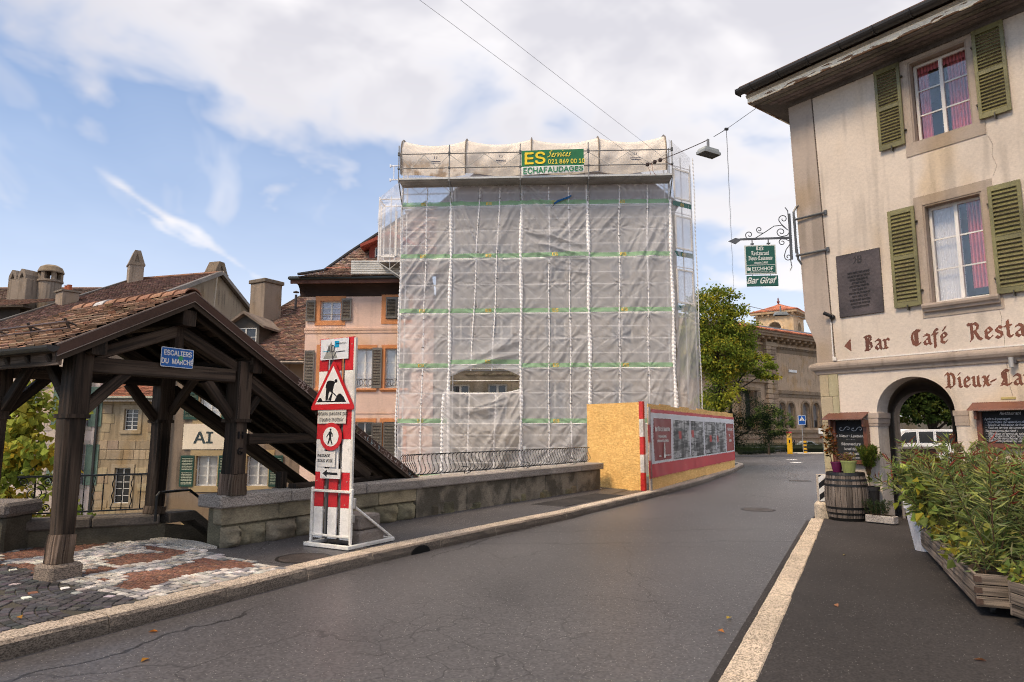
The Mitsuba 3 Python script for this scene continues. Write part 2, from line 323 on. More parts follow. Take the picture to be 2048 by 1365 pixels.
def wobble(m, a, f, seed=0):
    v = m.vertices; n = np.stack([meshkit.noise(v * f + 11 * k, seed + k) for k in range(3)], 1) - .5; m.vertices = v + n * 2 * a; return m
# ------------------------------------------------------------------ setting: ground, road, kerbs, pavements
def drop(y): return -.02 * np.clip(np.asarray(y, float) - 30, 0, 85)
KERB = np.array([(-9.6, -6), (-5.0, 2.9), (-3.85, 5.2), (-3.32, 6.05), (-2.87, 6.9), (-2.33, 8.0), (-1.24, 9.8), (.23, 12.0), (3.28, 16.85), (6., 21.6), (9.4, 28.4), (11.9, 34.5), (13.0, 40), (13.2, 46), (12.4, 52), (8, 60)])
_y = np.concatenate([np.linspace(-6, 13, 60), np.linspace(13.4, 60, 90)])
_x = np.interp(_y, KERB[:, 1], KERB[:, 0])
for _ in range(6): _x[1:-1] = (_x[:-2] + 2 * _x[1:-1] + _x[2:]) / 4
kx = lambda y: np.interp(y, _y, _x)
RK0, RKD = np.array([1.40, 4.73]), np.array([.461, .8874])       # right kerb: a flush line of granite
rkx = lambda y: RK0[0] + (y - RK0[1]) * RKD[0] / RKD[1]
def sheet_rows(xl, xr, ys, z, nx=2):
    P = np.array([[(xl(y) + (xr(y) - xl(y)) * f, y, z + drop(y)) for f in np.linspace(0, 1, nx)] for y in ys]); m = grid(P); m.invert() if m.face_normals[0, 2] < 0 else None; return m
struct('terrain', trimesh.Trimesh([(-900, -300, -6), (900, -300, -6), (900, 1500, -6), (-900, 1500, -6)], [[0, 1, 2], [0, 2, 3]]), 'm_grain', (.13, .12, .09), .5)
plat = Polygon([(-30, -12), (-12, 4), (-6.8, 9.1), (-5.15, 9.95), (-3.9, 9.25), (2.55, 18.9), (9.3, 29.3), (9.3, 60), (-40, 140), (300, 700), (600, 500), (300, -12)])
yy = [-12, 4, 9, 12, 16, 20, 25, 30, 40, 60, 80, 100, 115, 140, 300, 700]
m = flat(plat.intersection(sbox(-900, -12, 900, 30)), -.16)
mm = [m]
for a, b in zip(yy[7:-1], yy[8:]):
    q = flat(plat.intersection(sbox(-900, a, 900, b)), -.16); q.vertices[:, 2] += drop(q.vertices[:, 1]); mm.append(q)
ed = np.array([(-30, -12), (-12, 4), (-6.8, 9.1), (-5.15, 9.95), (-4.4, 9.6), (-3.9, 9.25), (2.55, 18.9), (9.3, 29.3), (9.3, 60), (-40, 140)])
mm.append(trimesh.Trimesh(np.vstack([np.c_[ed, np.full(len(ed), -6.)], np.c_[ed, drop(ed[:, 1]) - .16]]), [f for i in range(len(ed) - 1) for f in ([i, i + 1, i + 1 + len(ed)], [i, i + 1 + len(ed), i + len(ed)])], process=False))
struct('ground', mm, 'm_grain', (.12, .11, .09), .4)
ysr = np.concatenate([np.linspace(-6, 14, 21), np.linspace(14.5, 60, 50), np.linspace(64, 140, 12)])
struct('road', sheet_rows(lambda y: kx(min(y, 60)) if y < 60 else -20, lambda y: rkx(y) + max(y - 14.2, 0) * .5, ysr, 0.0, 3), 'm_road', (.08, .08, .08))
# left kerb: one chamfered granite block after another
kerb = key('left_kerb'); labels[kerb] = {'kind': 'structure'}
ks = np.r_[0, np.cumsum(np.hypot(np.diff(_x), np.diff(_y)))]
at = lambda s: np.array([np.interp(s, ks, _x), np.interp(s, ks, _y)])
s = 2.2
KW = .27
while s < ks[-1] - 4:
    L = rng.uniform(1.05, 1.45); a, b = at(s + .006), at(s + L - .006); d = (b - a) / np.linalg.norm(b - a); n = np.array([-d[1], d[0]]); ns = 7
    rows = []
    for i in range(ns + 1):
        p = at(s + .006 + (L - .012) * i / ns); e = .016 if 0 < i < ns else 0; j = rng.normal(0, .004, 8); z0 = drop(p[1])
        for o, z in ((KW, -.12), (KW, .145 - .01), (KW - .015, .149), (.05, .150 - .004 + j[0]), (.022 + j[1], .142), (.004 + j[2] + (0 if 0 < i < ns else .01), .115), (-.004 + j[3] * 1.6, .05), (-.012 + j[4], -.12)):
            rows.append((*(p + n * o), z + z0))
    P = np.array(rows).reshape(ns + 1, 8, 3); m = grid(P); t = rng.uniform(.85, 1.1); ku = np.array([enc(np.array(c_) * t) for _ in range(ns + 1) for c_ in [(.40, .33, .265)] * 4 + [(.28, .225, .18), (.155, .125, .10), (.125, .10, .08), (.10, .08, .065)]])  # road face darker than the top: shade painted in with the splash grime
    caps = [[0, k, k + 1] for k in range(1, 7)] + [[ns * 8, ns * 8 + k + 1, ns * 8 + k] for k in range(1, 7)]
    m = trimesh.Trimesh(m.vertices, np.vstack([m.faces, caps]), process=False); 
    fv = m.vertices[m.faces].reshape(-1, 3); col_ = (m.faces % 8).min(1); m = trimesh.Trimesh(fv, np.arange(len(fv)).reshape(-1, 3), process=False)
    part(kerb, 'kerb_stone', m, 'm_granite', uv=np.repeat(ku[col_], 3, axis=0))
    s += L
# gully mouth under the kerb, a dark arched iron inlet set in front of the stone
sg_ = float(np.interp(9.68, _y, ks)); gp = at(sg_)
d = at(sg_ + .2) - at(sg_ - .2); GF = Frame(gp, d)
arc = Polygon([(-.2, -.02)] + [(.2 * -math.cos(a), .105 * math.sin(a)) for a in np.linspace(0, math.pi, 13)] + [(.2, -.02)])
solo('drain_inlet', GF(prism(arc, -.028, -.02)), 'm_grain', 'black arched drain opening in the face of the granite kerb', 'drain', (.004, .004, .004), .1)
# right kerb
rk = key('right_kerb'); labels[rk] = {'kind': 'structure'}
RF = Frame(RK0 - RKD * 5, RKD)
x = 0.0
while x < 14.35:
    L = rng.uniform(.75, 1.05); t = rng.uniform(.88, 1.08); L = min(L, 14.4 - x)
    m = bx(x + .011, x + L - .011, -.22, .005, -.1, .052, .012); m.vertices[:, 1] += rng.normal(0, .003, len(m.vertices))
    part(rk, 'kerb_stone', RF(m), 'm_granite', (.41 * t, .335 * t, .26 * t)); x += L
struct('gutter_strip', RF(bx(0, 14.3, .006, .085, -.06, .012)), 'm_walk')
WALLP, WALLD = np.array([-3.9, 9.2]), np.array([.56, .83])
WF, GAL = Frame(WALLP, WALLD), Frame((-4.72, 7.3), (.45, .89))
wl = lambda t: tuple(WF.pt(t, 0)[:2])
left = [(-20, -6), (-9.5, 5.6), (-6.75, 9.05), (-5.2, 9.86), (-3.92, 9.22), wl(11.4), (2.1, 19.4), (8.6, 29.6), (10.8, 35), (11.2, 60)]
ykb = np.linspace(60, -6, 140); back = []
for y in ykb:
    d = np.array([kx(y + .05) - kx(y - .05), .1]); d /= np.linalg.norm(d); back.append((kx(y) - d[1] * (KW - .01), y + d[0] * (KW - .01)))
walk = Polygon(left + back).buffer(0)
setts_area = Polygon([(-9.3, 5.8), (-6.75, 9.05), (-5.2, 9.82), (-4.11, 9.1), (-3.39, 8.47), (-2.56, 7.86)] + [b for b in back if 2.0 < b[1] < 7.75] + [(-12, 2.2)]).buffer(0)
m = flat(walk.difference(setts_area), .14, 0); b = m.vertices; b[:, 2] += drop(b[:, 1]); 
struct('left_pavement', m, 'm_road')
struct('right_pavement', sheet_rows(lambda y: rkx(y) + .235 if y < 13.7 else 6.35 + (y - 13.86) * .69, lambda y: 40. + max(y - 13, 0), np.r_[np.linspace(-6, 13.6, 20), np.linspace(13.8, 58, 20)], .04, 3), 'm_walk')
struct('pavement_patch', WF(bx(6.9, 9.9, -1.35, -.55, .10, .1435)), 'm_grain', (.030, .027, .027), .5)  # flat dark rectangle laid on the pavement along the wall
struct('paving_bed', flat(setts_area.intersection(walk), .141), 'm_grain', (.05, .045, .035), .5)
red = [Polygon(p).buffer(0) for p in ([(-6.55, 8.79), (-6.24, 9.49), (-5.77, 9.64), (-5.59, 9.59), (-5.59, 9.29), (-5.63, 8.97), (-5.88, 8.53), (-6.13, 8.25)],
    [(-5.59, 9.59), (-4.92, 9.31), (-4.17, 8.88), (-4.18, 8.37), (-4.48, 8.02), (-4.71, 8.1), (-5.0, 8.37), (-4.89, 8.75), (-4.49, 8.88), (-5.33, 9.49)],
    [(-4.25, 7.61), (-4.01, 7.81), (-3.82, 8.25), (-3.9, 8.45), (-3.74, 8.45), (-3.05, 8.21), (-2.94, 7.91), (-3.34, 7.75), (-3.54, 7.44), (-3.58, 7.0), (-3.58, 6.81), (-3.73, 6.84), (-4.04, 7.0), (-4.1, 7.35)],
    [(-4.82, 7.74), (-4.75, 8.02), (-4.4, 7.81), (-4.59, 7.48)], [(-6.02, 8.1), (-5.78, 8.17), (-5.2, 7.81), (-4.94, 7.35), (-5.27, 7.48), (-5.77, 7.77)], [(-4.45, 7.32), (-4.29, 7.35), (-4.21, 7.23), (-4.33, 7.17)])]
redu = unary_union(red); 
import shapely
patt = Polygon([(-6.75, 9.0), (-5.2, 9.8), (-4.11, 9.08), (-3.39, 8.45), (-2.58, 7.86)] + [b for b in back if 6.3 < b[1] < 7.75] + [(-3.42, 6.46), (-4.95, 7.32), (-5.47, 7.82), (-6.3, 8.2)]).buffer(0)
SF = Frame((-4.72, 7.3), (.86, -.5))
def sett(x, y, w, h, col, top=.156, ang=0, sm=False):
    m = bx(-w / 2, w / 2, -h / 2, h / 2, .12 - top - rng.normal(0, .0015), 0, .005, .0012); v = m.vertices; c, s_ = math.cos(ang), math.sin(ang)
    m.vertices = np.stack([v[:, 0] * c - v[:, 1] * s_ + x, v[:, 0] * s_ + v[:, 1] * c + y, v[:, 2] + top], 1); m.metadata['uv'] = np.tile(enc(col, .5), (len(v), 1)); return m
W_, R_, D_ = [], [], []
WC = [(.40, .37, .345), (.31, .29, .275), (.46, .435, .41), (.21, .205, .21), (.14, .138, .14), (.36, .31, .26)]; RC = [(.155, .075, .052), (.135, .068, .05), (.18, .092, .066), (.12, .068, .055)]
a0 = math.atan2(-.5, .86)
y = -.6
while y < 4.2:
    hh = rng.uniform(.080, .100); x = -3.2 + rng.uniform(0, .1)
    while x < 3.2:
        p = SF.pt(x, y); pt = Point(p[0], p[1])
        if shapely.contains(patt, pt):
            if not shapely.contains(redu, pt):
                w = rng.uniform(.085, .15); c = vary(WC[rng.choice(6, p=[.26, .2, .22, .14, .10, .08])], .08); W_.append(sett(p[0], p[1], w - .016, hh - .013, c, ang=a0 + rng.normal(0, .03))); x += w; continue
            for k in (0, 1):
                q = SF.pt(x, y - hh / 4 + k * hh / 2); R_.append(sett(q[0], q[1], .049, hh / 2 - .008, vary(RC[rng.integers(4)], .13), .152, a0 + rng.normal(0, .05)))
            x += .057
        else: x += .05
    y += hh
fan = setts_area.intersection(walk).difference(patt.buffer(.03))
for ci in range(-5, 6):        # dark setts laid in scalloped arcs
    for cj in range(-6, 8):
        cx0, cy0 = (ci + .5 * (cj % 2)) * 1.5, cj * .75 - 1
        for r in np.arange(.75, 1.5, .088) if True else []:
            a = .9 * .75
            na = int(2 * a * r / .105)
            for k in range(na):
                th = -a + 2 * a * (k + .5) / na
                lx, ly = cx0 + r * math.sin(th), cy0 + r * math.cos(th); p = SF.pt(lx, -ly + 2.)
                if not shapely.contains(fan, Point(p[0], p[1])): continue
                if math.hypot(p[0] + 3.9, p[1] - 6) > 3.4: continue
                c = (.055, .052, .056) if rng.random() > .03 else ((.36, .34, .33) if rng.random() > .2 else (.16, .07, .045))
                D_.append(sett(p[0], p[1], .093, .076, vary(c, .22), .154, a0 + th, ))
def spread(name, arr, near=300, label=None):
    st = key(name); labels[st] = {'kind': 'structure'}
    arr = sorted(arr, key=lambda m: math.hypot(*m.vertices[0][:2]))
    for m in arr[:near]: part(st, 'sett', m, 'm_grain')
    if arr[near:]: part(st, 'far_setts', cat(arr[near:]), 'm_grain', kind='stuff', label='small paving setts')
spread('white_setts', W_); spread('red_setts', R_); spread('dark_setts', D_)
struct('stair_threshold', flat(Polygon([(-5.2, 9.84), (-4.13, 9.08), (-3.95, 9.2), (-4.4, 9.62), (-5.1, 10.0)]), .12, .05), 'm_granite', (.40, .37, .33))
st = key('stairs'); labels[st] = {'kind': 'structure'}
for i in range(12): part(st, 'step', GAL(bx(2.35 + i * .33, 2.72 + i * .33, -.02, 1.5, -.06 - i * .16 - .4, .12 - (i + 1) * .16, .01)), 'm_granite', (.36, .33, .30))
# iron covers, fallen leaves
def cover(name, x, y, r, z, label, hole=False):
    k = thing(name, label, 'manhole cover'); part(k, 'frame', lathe([(r * .9, z - .03), (r * .9, z + .006), (r, z + .006), (r, z - .03)], 40, (x, y, 0)), 'm_metal', (.03, .026, .024), .4)
    part(k, 'lid', lathe([(r * .885, z - .03), (r * .885, z + .007), (.001, z + .007)], 40, (x, y, 0)), 'm_cover')
cover('manhole_cover', -2.58, 8.52, .34, .14, 'round dark iron manhole cover in the left pavement beside the white setts')
cover('manhole_cover', -2.12, 9.22, .19, .14, 'round dark iron manhole cover just right of the sign stand foot')
cover('manhole_cover', 5.36, 14.85, .36, .0, 'round iron manhole cover in the roadway left of the wine barrel')
cover('manhole_cover', 9.9, 23.3, .36, .0, 'round iron manhole cover farther up the road near its bend')
for i, (x, y, z, c, lab) in enumerate([(-3.1, 5.95, .004, (.45, .16, .03), 'orange fallen leaf in the gutter below the left kerb'), (-2.75, 5.2, .004, (.42, .20, .04), 'small orange leaf on the road near the left kerb'), (-4.05, 5.75, .165, (.40, .2, .05), 'tan leaf on the dark setts by the left kerb'),
    (2.0, 6.35, .016, (.50, .35, .06), 'yellow leaf in the gutter of the right kerb'), (1.75, 5.95, .016, (.42, .17, .06), 'red brown leaf in the right gutter nearest the camera'), (4.62, 11.0, .016, (.40, .15, .05), 'orange leaf in the right gutter near the barrel'),
    (3.1, 6.6, .045, (.40, .2, .12), 'pinkish leaf lying on the dark right pavement'), (3.45, 5.1, .045, (.28, .12, .06), 'brown leaf on the right pavement below the planter box'), (4.5, 9.3, .045, (.42, .33, .12), 'yellow leaf on the right pavement towards the barrel')]):
    solo('fallen_leaf', leaves([(x, y, z)], [(math.cos(i * 1.3), math.sin(i * 1.3), .12)], .085, .05, [c], n=[(0, 0, 1)]), 'm_leaf', lab, 'leaf')
for x, y, w in ((17.6, 41.5, .45), (20.2, 48.5, .5)):
    struct('road_marking', trimesh.Trimesh([(x, y, .004 + drop(y)), (x + w, y + .3, .004 + drop(y + .3)), (x + w * 1.0, y + 1.6, .004 + drop(y + 1.6)), (x, y + 1.4, .004 + drop(y + 1.4))], [[0, 1, 2], [0, 2, 3]]), 'm_grain', (.7, .7, .7), .2)
# ------------------------------------------------------------------ parapet wall along the left pavement
wall = thing('parapet_wall', 'long sandstone parapet wall with granite coping along the left pavement', 'wall')
part(wall, 'core', WF(bx(.03, 11.28, .06, .38, -5.9, .64)), 'm_dirty', (.15, .135, .09), .5)
x = -.02
for L in (.92, .86, 1.15, .95):
    m = bx(x + .006, x + L - .006, .0, .2, .445, .665, .012, .004); part(wall, 'upper_stone', WF(m), 'm_dirty', vary((.26, .222, .15), .08), .45); x += L
x = 0.0
for L, pz in ((.30, .05), (.42, .0), (.52, .05), (.30, -.01), (.55, .035), (.40, .02), (.38, .05), (.55, .03), (.42, .04)):
    n = 8; g = np.zeros((n, n, 3)); A, B = np.meshgrid(np.linspace(0, 1, n), np.linspace(0, 1, n), indexing='ij'); z1 = .44 - rng.uniform(0, .04)
    bul = np.minimum(np.minimum(A, 1 - A) * 5, np.minimum(B, 1 - B) * 4).clip(0, 1) ** .5
    nz = meshkit.fbm(np.stack([A * L * 7 + x * 9, B * 3, 0 * A + x], -1), 3) - .5
    g[..., 0], g[..., 2] = x + .008 + A * (L - .016), .10 + B * (z1 - .10); g[..., 1] = .05 - bul * (.07 + pz) - bul * nz * .24
    part(wall, 'rough_stone', WF(grid(g[::-1])), 'm_dirty', vary((.25, .215, .145), .1), .5, smooth=True); x += L
for x0, x1 in ((3.86, 5.35), (5.37, 6.9), (6.92, 8.4), (8.42, 9.95), (9.97, 11.3)):
    part(wall, 'panel', WF(bx(x0, x1, .0, .2, .02, .655, .01, .003)), 'm_dirty', (.25, .215, .165), .8)
for i in range(14):
    L = rng.uniform(.16, .3); x = 3.9 + rng.uniform(0, 2.6) if i < 7 else rng.uniform(6.6, 11)
    m = wobble(bx(x, x + L, -.03, .1, .1, .1 + rng.uniform(.10, .26), .03), .02, 9, i); part(wall, 'footing_stone', WF(m), 'm_dirty', vary((.20, .17, .10), .15), .8)
x = -.1
for L in (1.15, 1.5, 1.4, 1.55, 1.6, 1.45, 1.5, 1.32):
    m = bx(x + .004, x + L - .004, -.085, .46, .665, .835, .022, .002); part(wall, 'coping_stone', WF(m), 'm_granite', tuple(np.array((.30, .265, .235)) * rng.uniform(.9, 1.1))); x += L
# stair flank, low landing parapet, pier
LP = Frame((-5.13, 9.9), (-.893, -.45))       # runs left from the rear post
lw = thing('landing_parapet', 'low stone parapet behind the cobbled landing sloping down along the stairs', 'wall')
part(lw, 'wall', [LP(bx(-.1, 1.8, -.36, -.04, -5.8, .36)), GAL(prism(Polygon([(2.2, -5.9), (5.4, -5.9), (5.4, -1.85), (2.72, .27), (2.2, .36)]), 1.56, 1.88))], 'm_dirty', (.12, .10, .07), .55)
for a, b in ((-.02, .82), (.83, 1.72)): part(lw, 'coping_stone', LP(bx(a, b, -.42, .02, .362, .5, .02)), 'm_dirty', (.13, .11, .095), .4)
cp = lambda x0, x1: GAL(prism(Polygon([(x0, .36 - (max(x0, 2.72) - 2.72) * .75), (x1, .36 - (x1 - 2.72) * .75), (x1, .5 - (x1 - 2.72) * .75), (x0, .5 - (max(x0, 2.72) - 2.72) * .75)]), 1.5, 1.94))
part(lw, 'sloping_coping', [GAL(bx(2.3, 2.72, 1.5, 1.94, .362, .5)), cp(2.722, 4.0), cp(4.01, 5.3)], 'm_dirty', (.10, .085, .072), .4)
pier = thing('gate_pier', 'stout dark stone pier with a grey cap at the left end of the landing', 'pier')
part(pier, 'block', bx(-7.35, -6.52, 8.78, 9.3, -.3, .60, .03), 'm_dirty', (.09, .078, .06), .8); part(pier, 'cap', bx(-7.42, -6.44, 8.70, 9.38, .602, .78, .04), 'm_granite', (.16, .14, .13))
rl = thing('landing_railing', 'black iron railing with alternating straight and wavy bars behind the landing', 'railing')
RM = ('m_gloss', (.006, .007, .007), .1)
part(rl, 'top_rail', LP(bx(-.05, 1.75, -.22, -.18, 1.06, 1.085)), *RM); part(rl, 'bottom_rail', LP(bx(-.05, 1.75, -.21, -.19, .56, .58)), *RM)
for i in range(12):
    x = .02 + i * .118; z = np.linspace(.57, 1.07, 15)
    if i == 11: p = np.c_[np.full(15, x), np.full(15, -.2), z]; part(rl, 'post', LP(tube(np.vstack([[x, -.2, .5], p]), .018, 6)), *RM); continue
    wv = .011 * np.sin((z - .57) * 38) * (i % 2); part(rl, 'bar', LP(tube(np.c_[x + wv, np.full(15, -.2), z], .0075, 5)), *RM)
def spiral(cx, cz, r, turns, a0, s=1): 
    a = np.linspace(0, turns * 2 * math.pi, int(26 * turns)); rr = r * (1 - .82 * a / a[-1]); return np.c_[cx + rr * np.cos(a0 + s * a), np.full(len(a), -.2), cz + rr * np.sin(a0 + s * a)]
for cx, cz, r, t in ((1.53, .84, .145, 2.2), (1.40, 1.0, .06, 1.5), (1.40, .64, .055, 1.6), (1.68, 1.0, .06, 1.5)): part(rl, 'scroll', LP(tube(spiral(cx, cz, r, t, .5), .008, 5)), *RM)
solo('stair_handrail', GAL(tube([(2.02, 1.44, .42), (2.02, 1.44, .78), (2.05, 1.44, .82), (2.35, 1.44, .825), (2.55, 1.44, .82), (5.2, 1.44, -1.05)], .02, 8)), 'm_gloss', 'black tubular handrail running down the stairs from the rear timber post', 'handrail', (.006, .006, .006), .1)
# ------------------------------------------------------------------ roofed stair gallery (timber, tiled roof)
gal = thing('stair_gallery', 'dark timber gallery with a tiled gable roof covering the stairs beside the pavement', 'roofed stairway')
def gb(name, a, b, w, h, **k):
    m = beam(a, b, w, h, **k); return part(gal, name, GAL(m), 'm_beam', smooth=False)
AP, LE, RE = (1.20, 3.43), (-.38, 2.58), (6.26, .80)
# posts: plinth, shaft, head
part(gal, 'post_plinth', GAL(wobble(bx(-.17, .17, -.03, .30, .1, .31, .03), .008, 6)), 'm_granite', (.20, .16, .13))
def post(x, y, z0, zb, zc, zt, wb, w0, w1, wh, wb2=None, mat='m_beam'):
    k = part(gal, 'post', GAL(beam((x, y, zb + .004), (x, y, zc), w0, w0, up=(0, 1, 0), taper=w1 / w0, c=.025, wob=.006)), mat)
    part(gal, 'post_foot', GAL(wobble(beam((x - .01, y, z0), (x, y, zb), wb, wb, up=(0, 1, 0), c=.03, taper=.95), .012, 8)), 'm_post', smooth=False)
    part(gal, 'post_head', GAL(beam((x + .01, y, zc + .03), (x + .02, y, zt), wh, wh, up=(0, 1, 0), c=.02)), 'm_beam'); part(gal, 'post_collar', GAL(beam((x, y, zc - .01), (x, y, zc + .034), wh + .035, wh + .035, up=(0, 1, 0))), 'm_beam')
scene['m_post'] = pr(proc(wood((.075, .050, .036), (.20, .145, .11), (.045, .032, .02), .7)), .85)
post(0, .13, .31, .60, 1.85, 2.74, .225, .185, .225, .225)
post(2.21, .13, .835, 1.115, 1.83, 2.66, .29, .245, .215, .25)
post(2.2, 1.72, .502, .6, 1.83, 2.66, .25, .21, .21, .23); post(0, 1.72, .14, .6, 1.85, 2.74, .23, .19, .22, .22)
for y in (.12, 1.72):
    gb('tie_beam', (.12, y, 2.44), (2.08, y, 2.455), .15, .18); gb('king_post', (1.2, y, 2.54), (1.2, y, 3.02), .13, .13, up=(0, 1, 0))
    gb('principal_rafter', (.16, y, 2.56), (1.17, y, 2.96), .13, .145); gb('principal_rafter', (2.14, y, 2.57), (1.23, y, 2.96), .13, .145)
    gb('brace', (.10, y, 1.93), (.56, y, 2.38), .11, .12); gb('brace', (2.12, y, 1.86), (1.66, y, 2.37), .11, .12)
gb('ridge_beam', (1.2, -.1, 3.12), (1.2, 2.2, 3.12), .19, .2); gb('eave_plate', (.10, -.10, 2.64), (.10, 2.3, 2.64), .17, .2); gb('eave_plate', (2.36, -.06, 2.62), (2.36, 2.2, 2.62), .16, .22)
for x in (.0, 2.22):
    gb('brace', (x + .05, .26, 1.98), (x + .06, .82, 2.55), .1, .12); gb('brace', (x + .05, 1.6, 1.98), (x + .06, 1.05, 2.55), .1, .12)
gb('brace', (2.38, .12, 1.95), (2.62, .12, 2.28), .10, .1)
for y in (.12, 1.72):
    gb('sloping_beam', (2.34, y, 2.40 - .1 * (y > 1)), (5.05 + .6 * (y > 1), y, .93 - .5 * (y > 1)), .17, .19); y < 1 and gb('collar_beam', (2.38, y, 1.59), (3.75, y, 1.59), .14, .15)
gb('strut', (3.3, .35, .84), (3.3, .35, 1.08), .13, .13, up=(0, 1, 0)); gb('sole_plate', (3.3, .12, .87), (5.4, .12, .87), .16, .075)
for y in (.02, .42, .82, 1.22, 1.62, 2.02):
    gb('rafter', (LE[0] + .02, y, LE[1] - .13), (AP[0], y, AP[1] - .13), .075, .1); gb('rafter', (AP[0], y, AP[1] - .13), (RE[0] - .05, y, RE[1] - .11), .075, .1)
for (x0, z0), (x1, z1) in ((LE, AP), (AP, RE)):
    ln = math.hypot(x1 - x0, z1 - z0); nb = int(ln / .16)
    for i in range(nb):
        f0, f1 = (i + .03) / nb, (i + .97) / nb
        part(gal, 'roof_board', GAL(beam((x0 + (x1 - x0) * (f0 + f1) / 2, -.13, z0 + (z1 - z0) * (f0 + f1) / 2 - .06), (x0 + (x1 - x0) * (f0 + f1) / 2, 2.26, z0 + (z1 - z0) * (f0 + f1) / 2 - .06), ln / nb * .96, .022, up=(-(z1 - z0), 0, x1 - x0))), 'm_beam')
def verge(pts, y0, y1, dz0, dz1): return GAL(prism(Polygon([(x, z + dz0) for x, z in pts] + [(x, z + dz1) for x, z in pts[::-1]]), y0, y1))
part(gal, 'verge_board', verge([LE, AP], -.172, -.160, -.105, .01), 'm_metal', (.062, .030, .022), .35); part(gal, 'verge_board', verge([AP, RE], -.172, -.160, -.105, .01), 'm_metal', (.055, .027, .020), .35)
part(gal, 'verge_cap', verge([LE, AP, RE], -.176, -.10, .012, .026), 'm_metal', (.17, .13, .115), .3); part(gal, 'verge_drip', verge([LE, AP, RE], -.180, -.1725, -.108, -.098), 'm_metal', (.20, .16, .14), .3)
part(gal, 'barge_board', verge([LE, AP, RE], -.158, -.135, -.17, -.03), 'm_beam', uv=None, col=(.5, .2, .3))
# tiles: the near slope one by one, the far slope joined
eL = np.array([AP[0] - LE[0], 0, AP[1] - LE[1]]); nL = np.linalg.norm(eL); eL /= nL
TC = [(.22, .125, .08), (.18, .105, .072), (.27, .17, .115), (.15, .098, .07), (.24, .17, .12)]
for t in tiles((LE[0] - .03, 2.27, LE[1]), (0, -1, 0), eL, 15, 14, .16, nL / 14.2, TC, lift=.034, jit=.15, s=.14, single=True): part(gal, 'roof_tile', GAL(t), 'm_grain')
eR = np.array([AP[0] - RE[0], 0, AP[1] - RE[1]]); nR = np.linalg.norm(eR); eR /= nR
part(gal, 'far_slope_tiles', GAL(tiles((RE[0], -.10, RE[1]), (0, 1, 0), eR, 15, 40, .16, nR / 40.4, TC, lift=.04)), 'm_grain', kind='stuff')
for i in range(10):
    y0 = -.14 + i * .24; c = vary((.235, .125, .08), .12) if i != 7 else (.36, .36, .37)
    a = np.linspace(-1.25, 1.25, 9); v = [(AP[0] + math.sin(t) * r, y, AP[1] - .055 + math.cos(t) * r) for y, r in ((y0, .135), (y0 + .26, .115)) for t in a]; v += [(x, y0, z - .022) for x, y, z in v[:9]]
    m = grid(np.array(v[:18]).reshape(2, 9, 3)); e = grid(np.array(v[18:] + v[:9]).reshape(2, 9, 3)); part(gal, 'ridge_tile', GAL([m, e]), 'm_grain', c)
a = np.linspace(math.pi, 2 * math.pi, 9); gut = np.array([[(LE[0] - .05 + .06 * math.cos(t), y, LE[1] + .0 + .06 * math.sin(t)) for t in a] for y in (-.17, .6, 1.4, 2.4)])
part(gal, 'gutter', GAL(grid(gut)), 'm_metal', (.035, .037, .04), .3); part(gal, 'gutter_end', GAL(prism(Point(LE[0] - .05, LE[1]).buffer(.064).intersection(sbox(-2, 0, 2, LE[1])), -.18, -.168)), 'm_metal', (.03, .03, .032))
part(gal, 'eave_board', GAL(beam((LE[0] + .05, -.15, LE[1] - .12), (LE[0] + .05, 2.3, LE[1] - .12), .03, .15)), 'm_post')
for sl, h in ((.52, .13), (.50, .055)):
    p = np.array([LE[0], 0, LE[1]]) + eL * sl + np.array([-eL[2], 0, eL[0]]) * h; part(gal, 'snow_rail', GAL(rod((p[0], .42, p[2]), (p[0], 2.3, p[2]), .014)), 'm_metal', (.09, .06, .052))
for y in (.45, 1.2, 1.95):
    p = np.array([LE[0], y, LE[1]]) + eL * .53; part(gal, 'snow_bracket', GAL([beam(p, p + np.array([-eL[2], 0, eL[0]]) * .17, .03, .02, up=(0, 1, 0)), beam(p + eL * .14, p + np.array([-eL[2], 0, eL[0]]) * .13, .02, .02, up=(0, 1, 0))]), 'm_metal', (.045, .035, .03))
for y in (.14,):
    gb('lath', (.36, .2, 2.62), (.52, .5, 2.66), .07, .03)
# street name plate, spray lettering, knife marks
def plate(name, label, fr, x0, x1, z0, z1, y, col, rim, r=.02, th=.004, cat_='sign', group=None):
    k = thing(name, label, cat_, group); o = sbox(x0, z0, x1, z1).buffer(-r).buffer(r)
    part(k, 'panel', fr(prism(o, y, y + th)), 'm_gloss', rim, .1); part(k, 'face', fr(prism(o.buffer(-.008), y - .0015, y)), 'm_gloss', col, .12); return k
k = plate('street_sign', 'blue enamel street name plate with white lettering on the gallery tie beam', GAL, .92, 1.375, 2.49, 2.735, .012, (.006, .10, .36), (.55, .62, .68))
part(k, 'lettering', [GAL(text('ESCALIERS', .062, .003, True, wx=.84, anchor='c', at=(1.148, .0105, 2.637))), GAL(text('DU  MARCHÉ', .062, .003, True, wx=.84, anchor='c', at=(1.148, .0105, 2.533)))], 'm_gloss', (.72, .70, .68), .1)
part(k, 'sticker', GAL(prism(Point(1.19, 2.608).buffer(.034), .006, .0075)), 'm_gloss', (.02, .27, .12), .3)
for nm_, st_, x, z in (('H', [[(0, 0), (.0, 1)], [(.6, 0), (.6, 1)], [(0, .5), (.6, .55)]], 2.15, 1.60), ('G', [[(.6, .9), (.2, 1), (0, .6), (.1, .1), (.5, 0), (.6, .4), (.3, .45)]], 2.15, 1.38)):
    part(gal, 'carved_mark', GAL(prism(affinity.translate(affinity.scale(nibstroke(st_, .10, .6, .6), .12, .09, origin=(0, 0)), x, z), -.014, .02)), 'm_grain', (.012, .01, .01), .1)
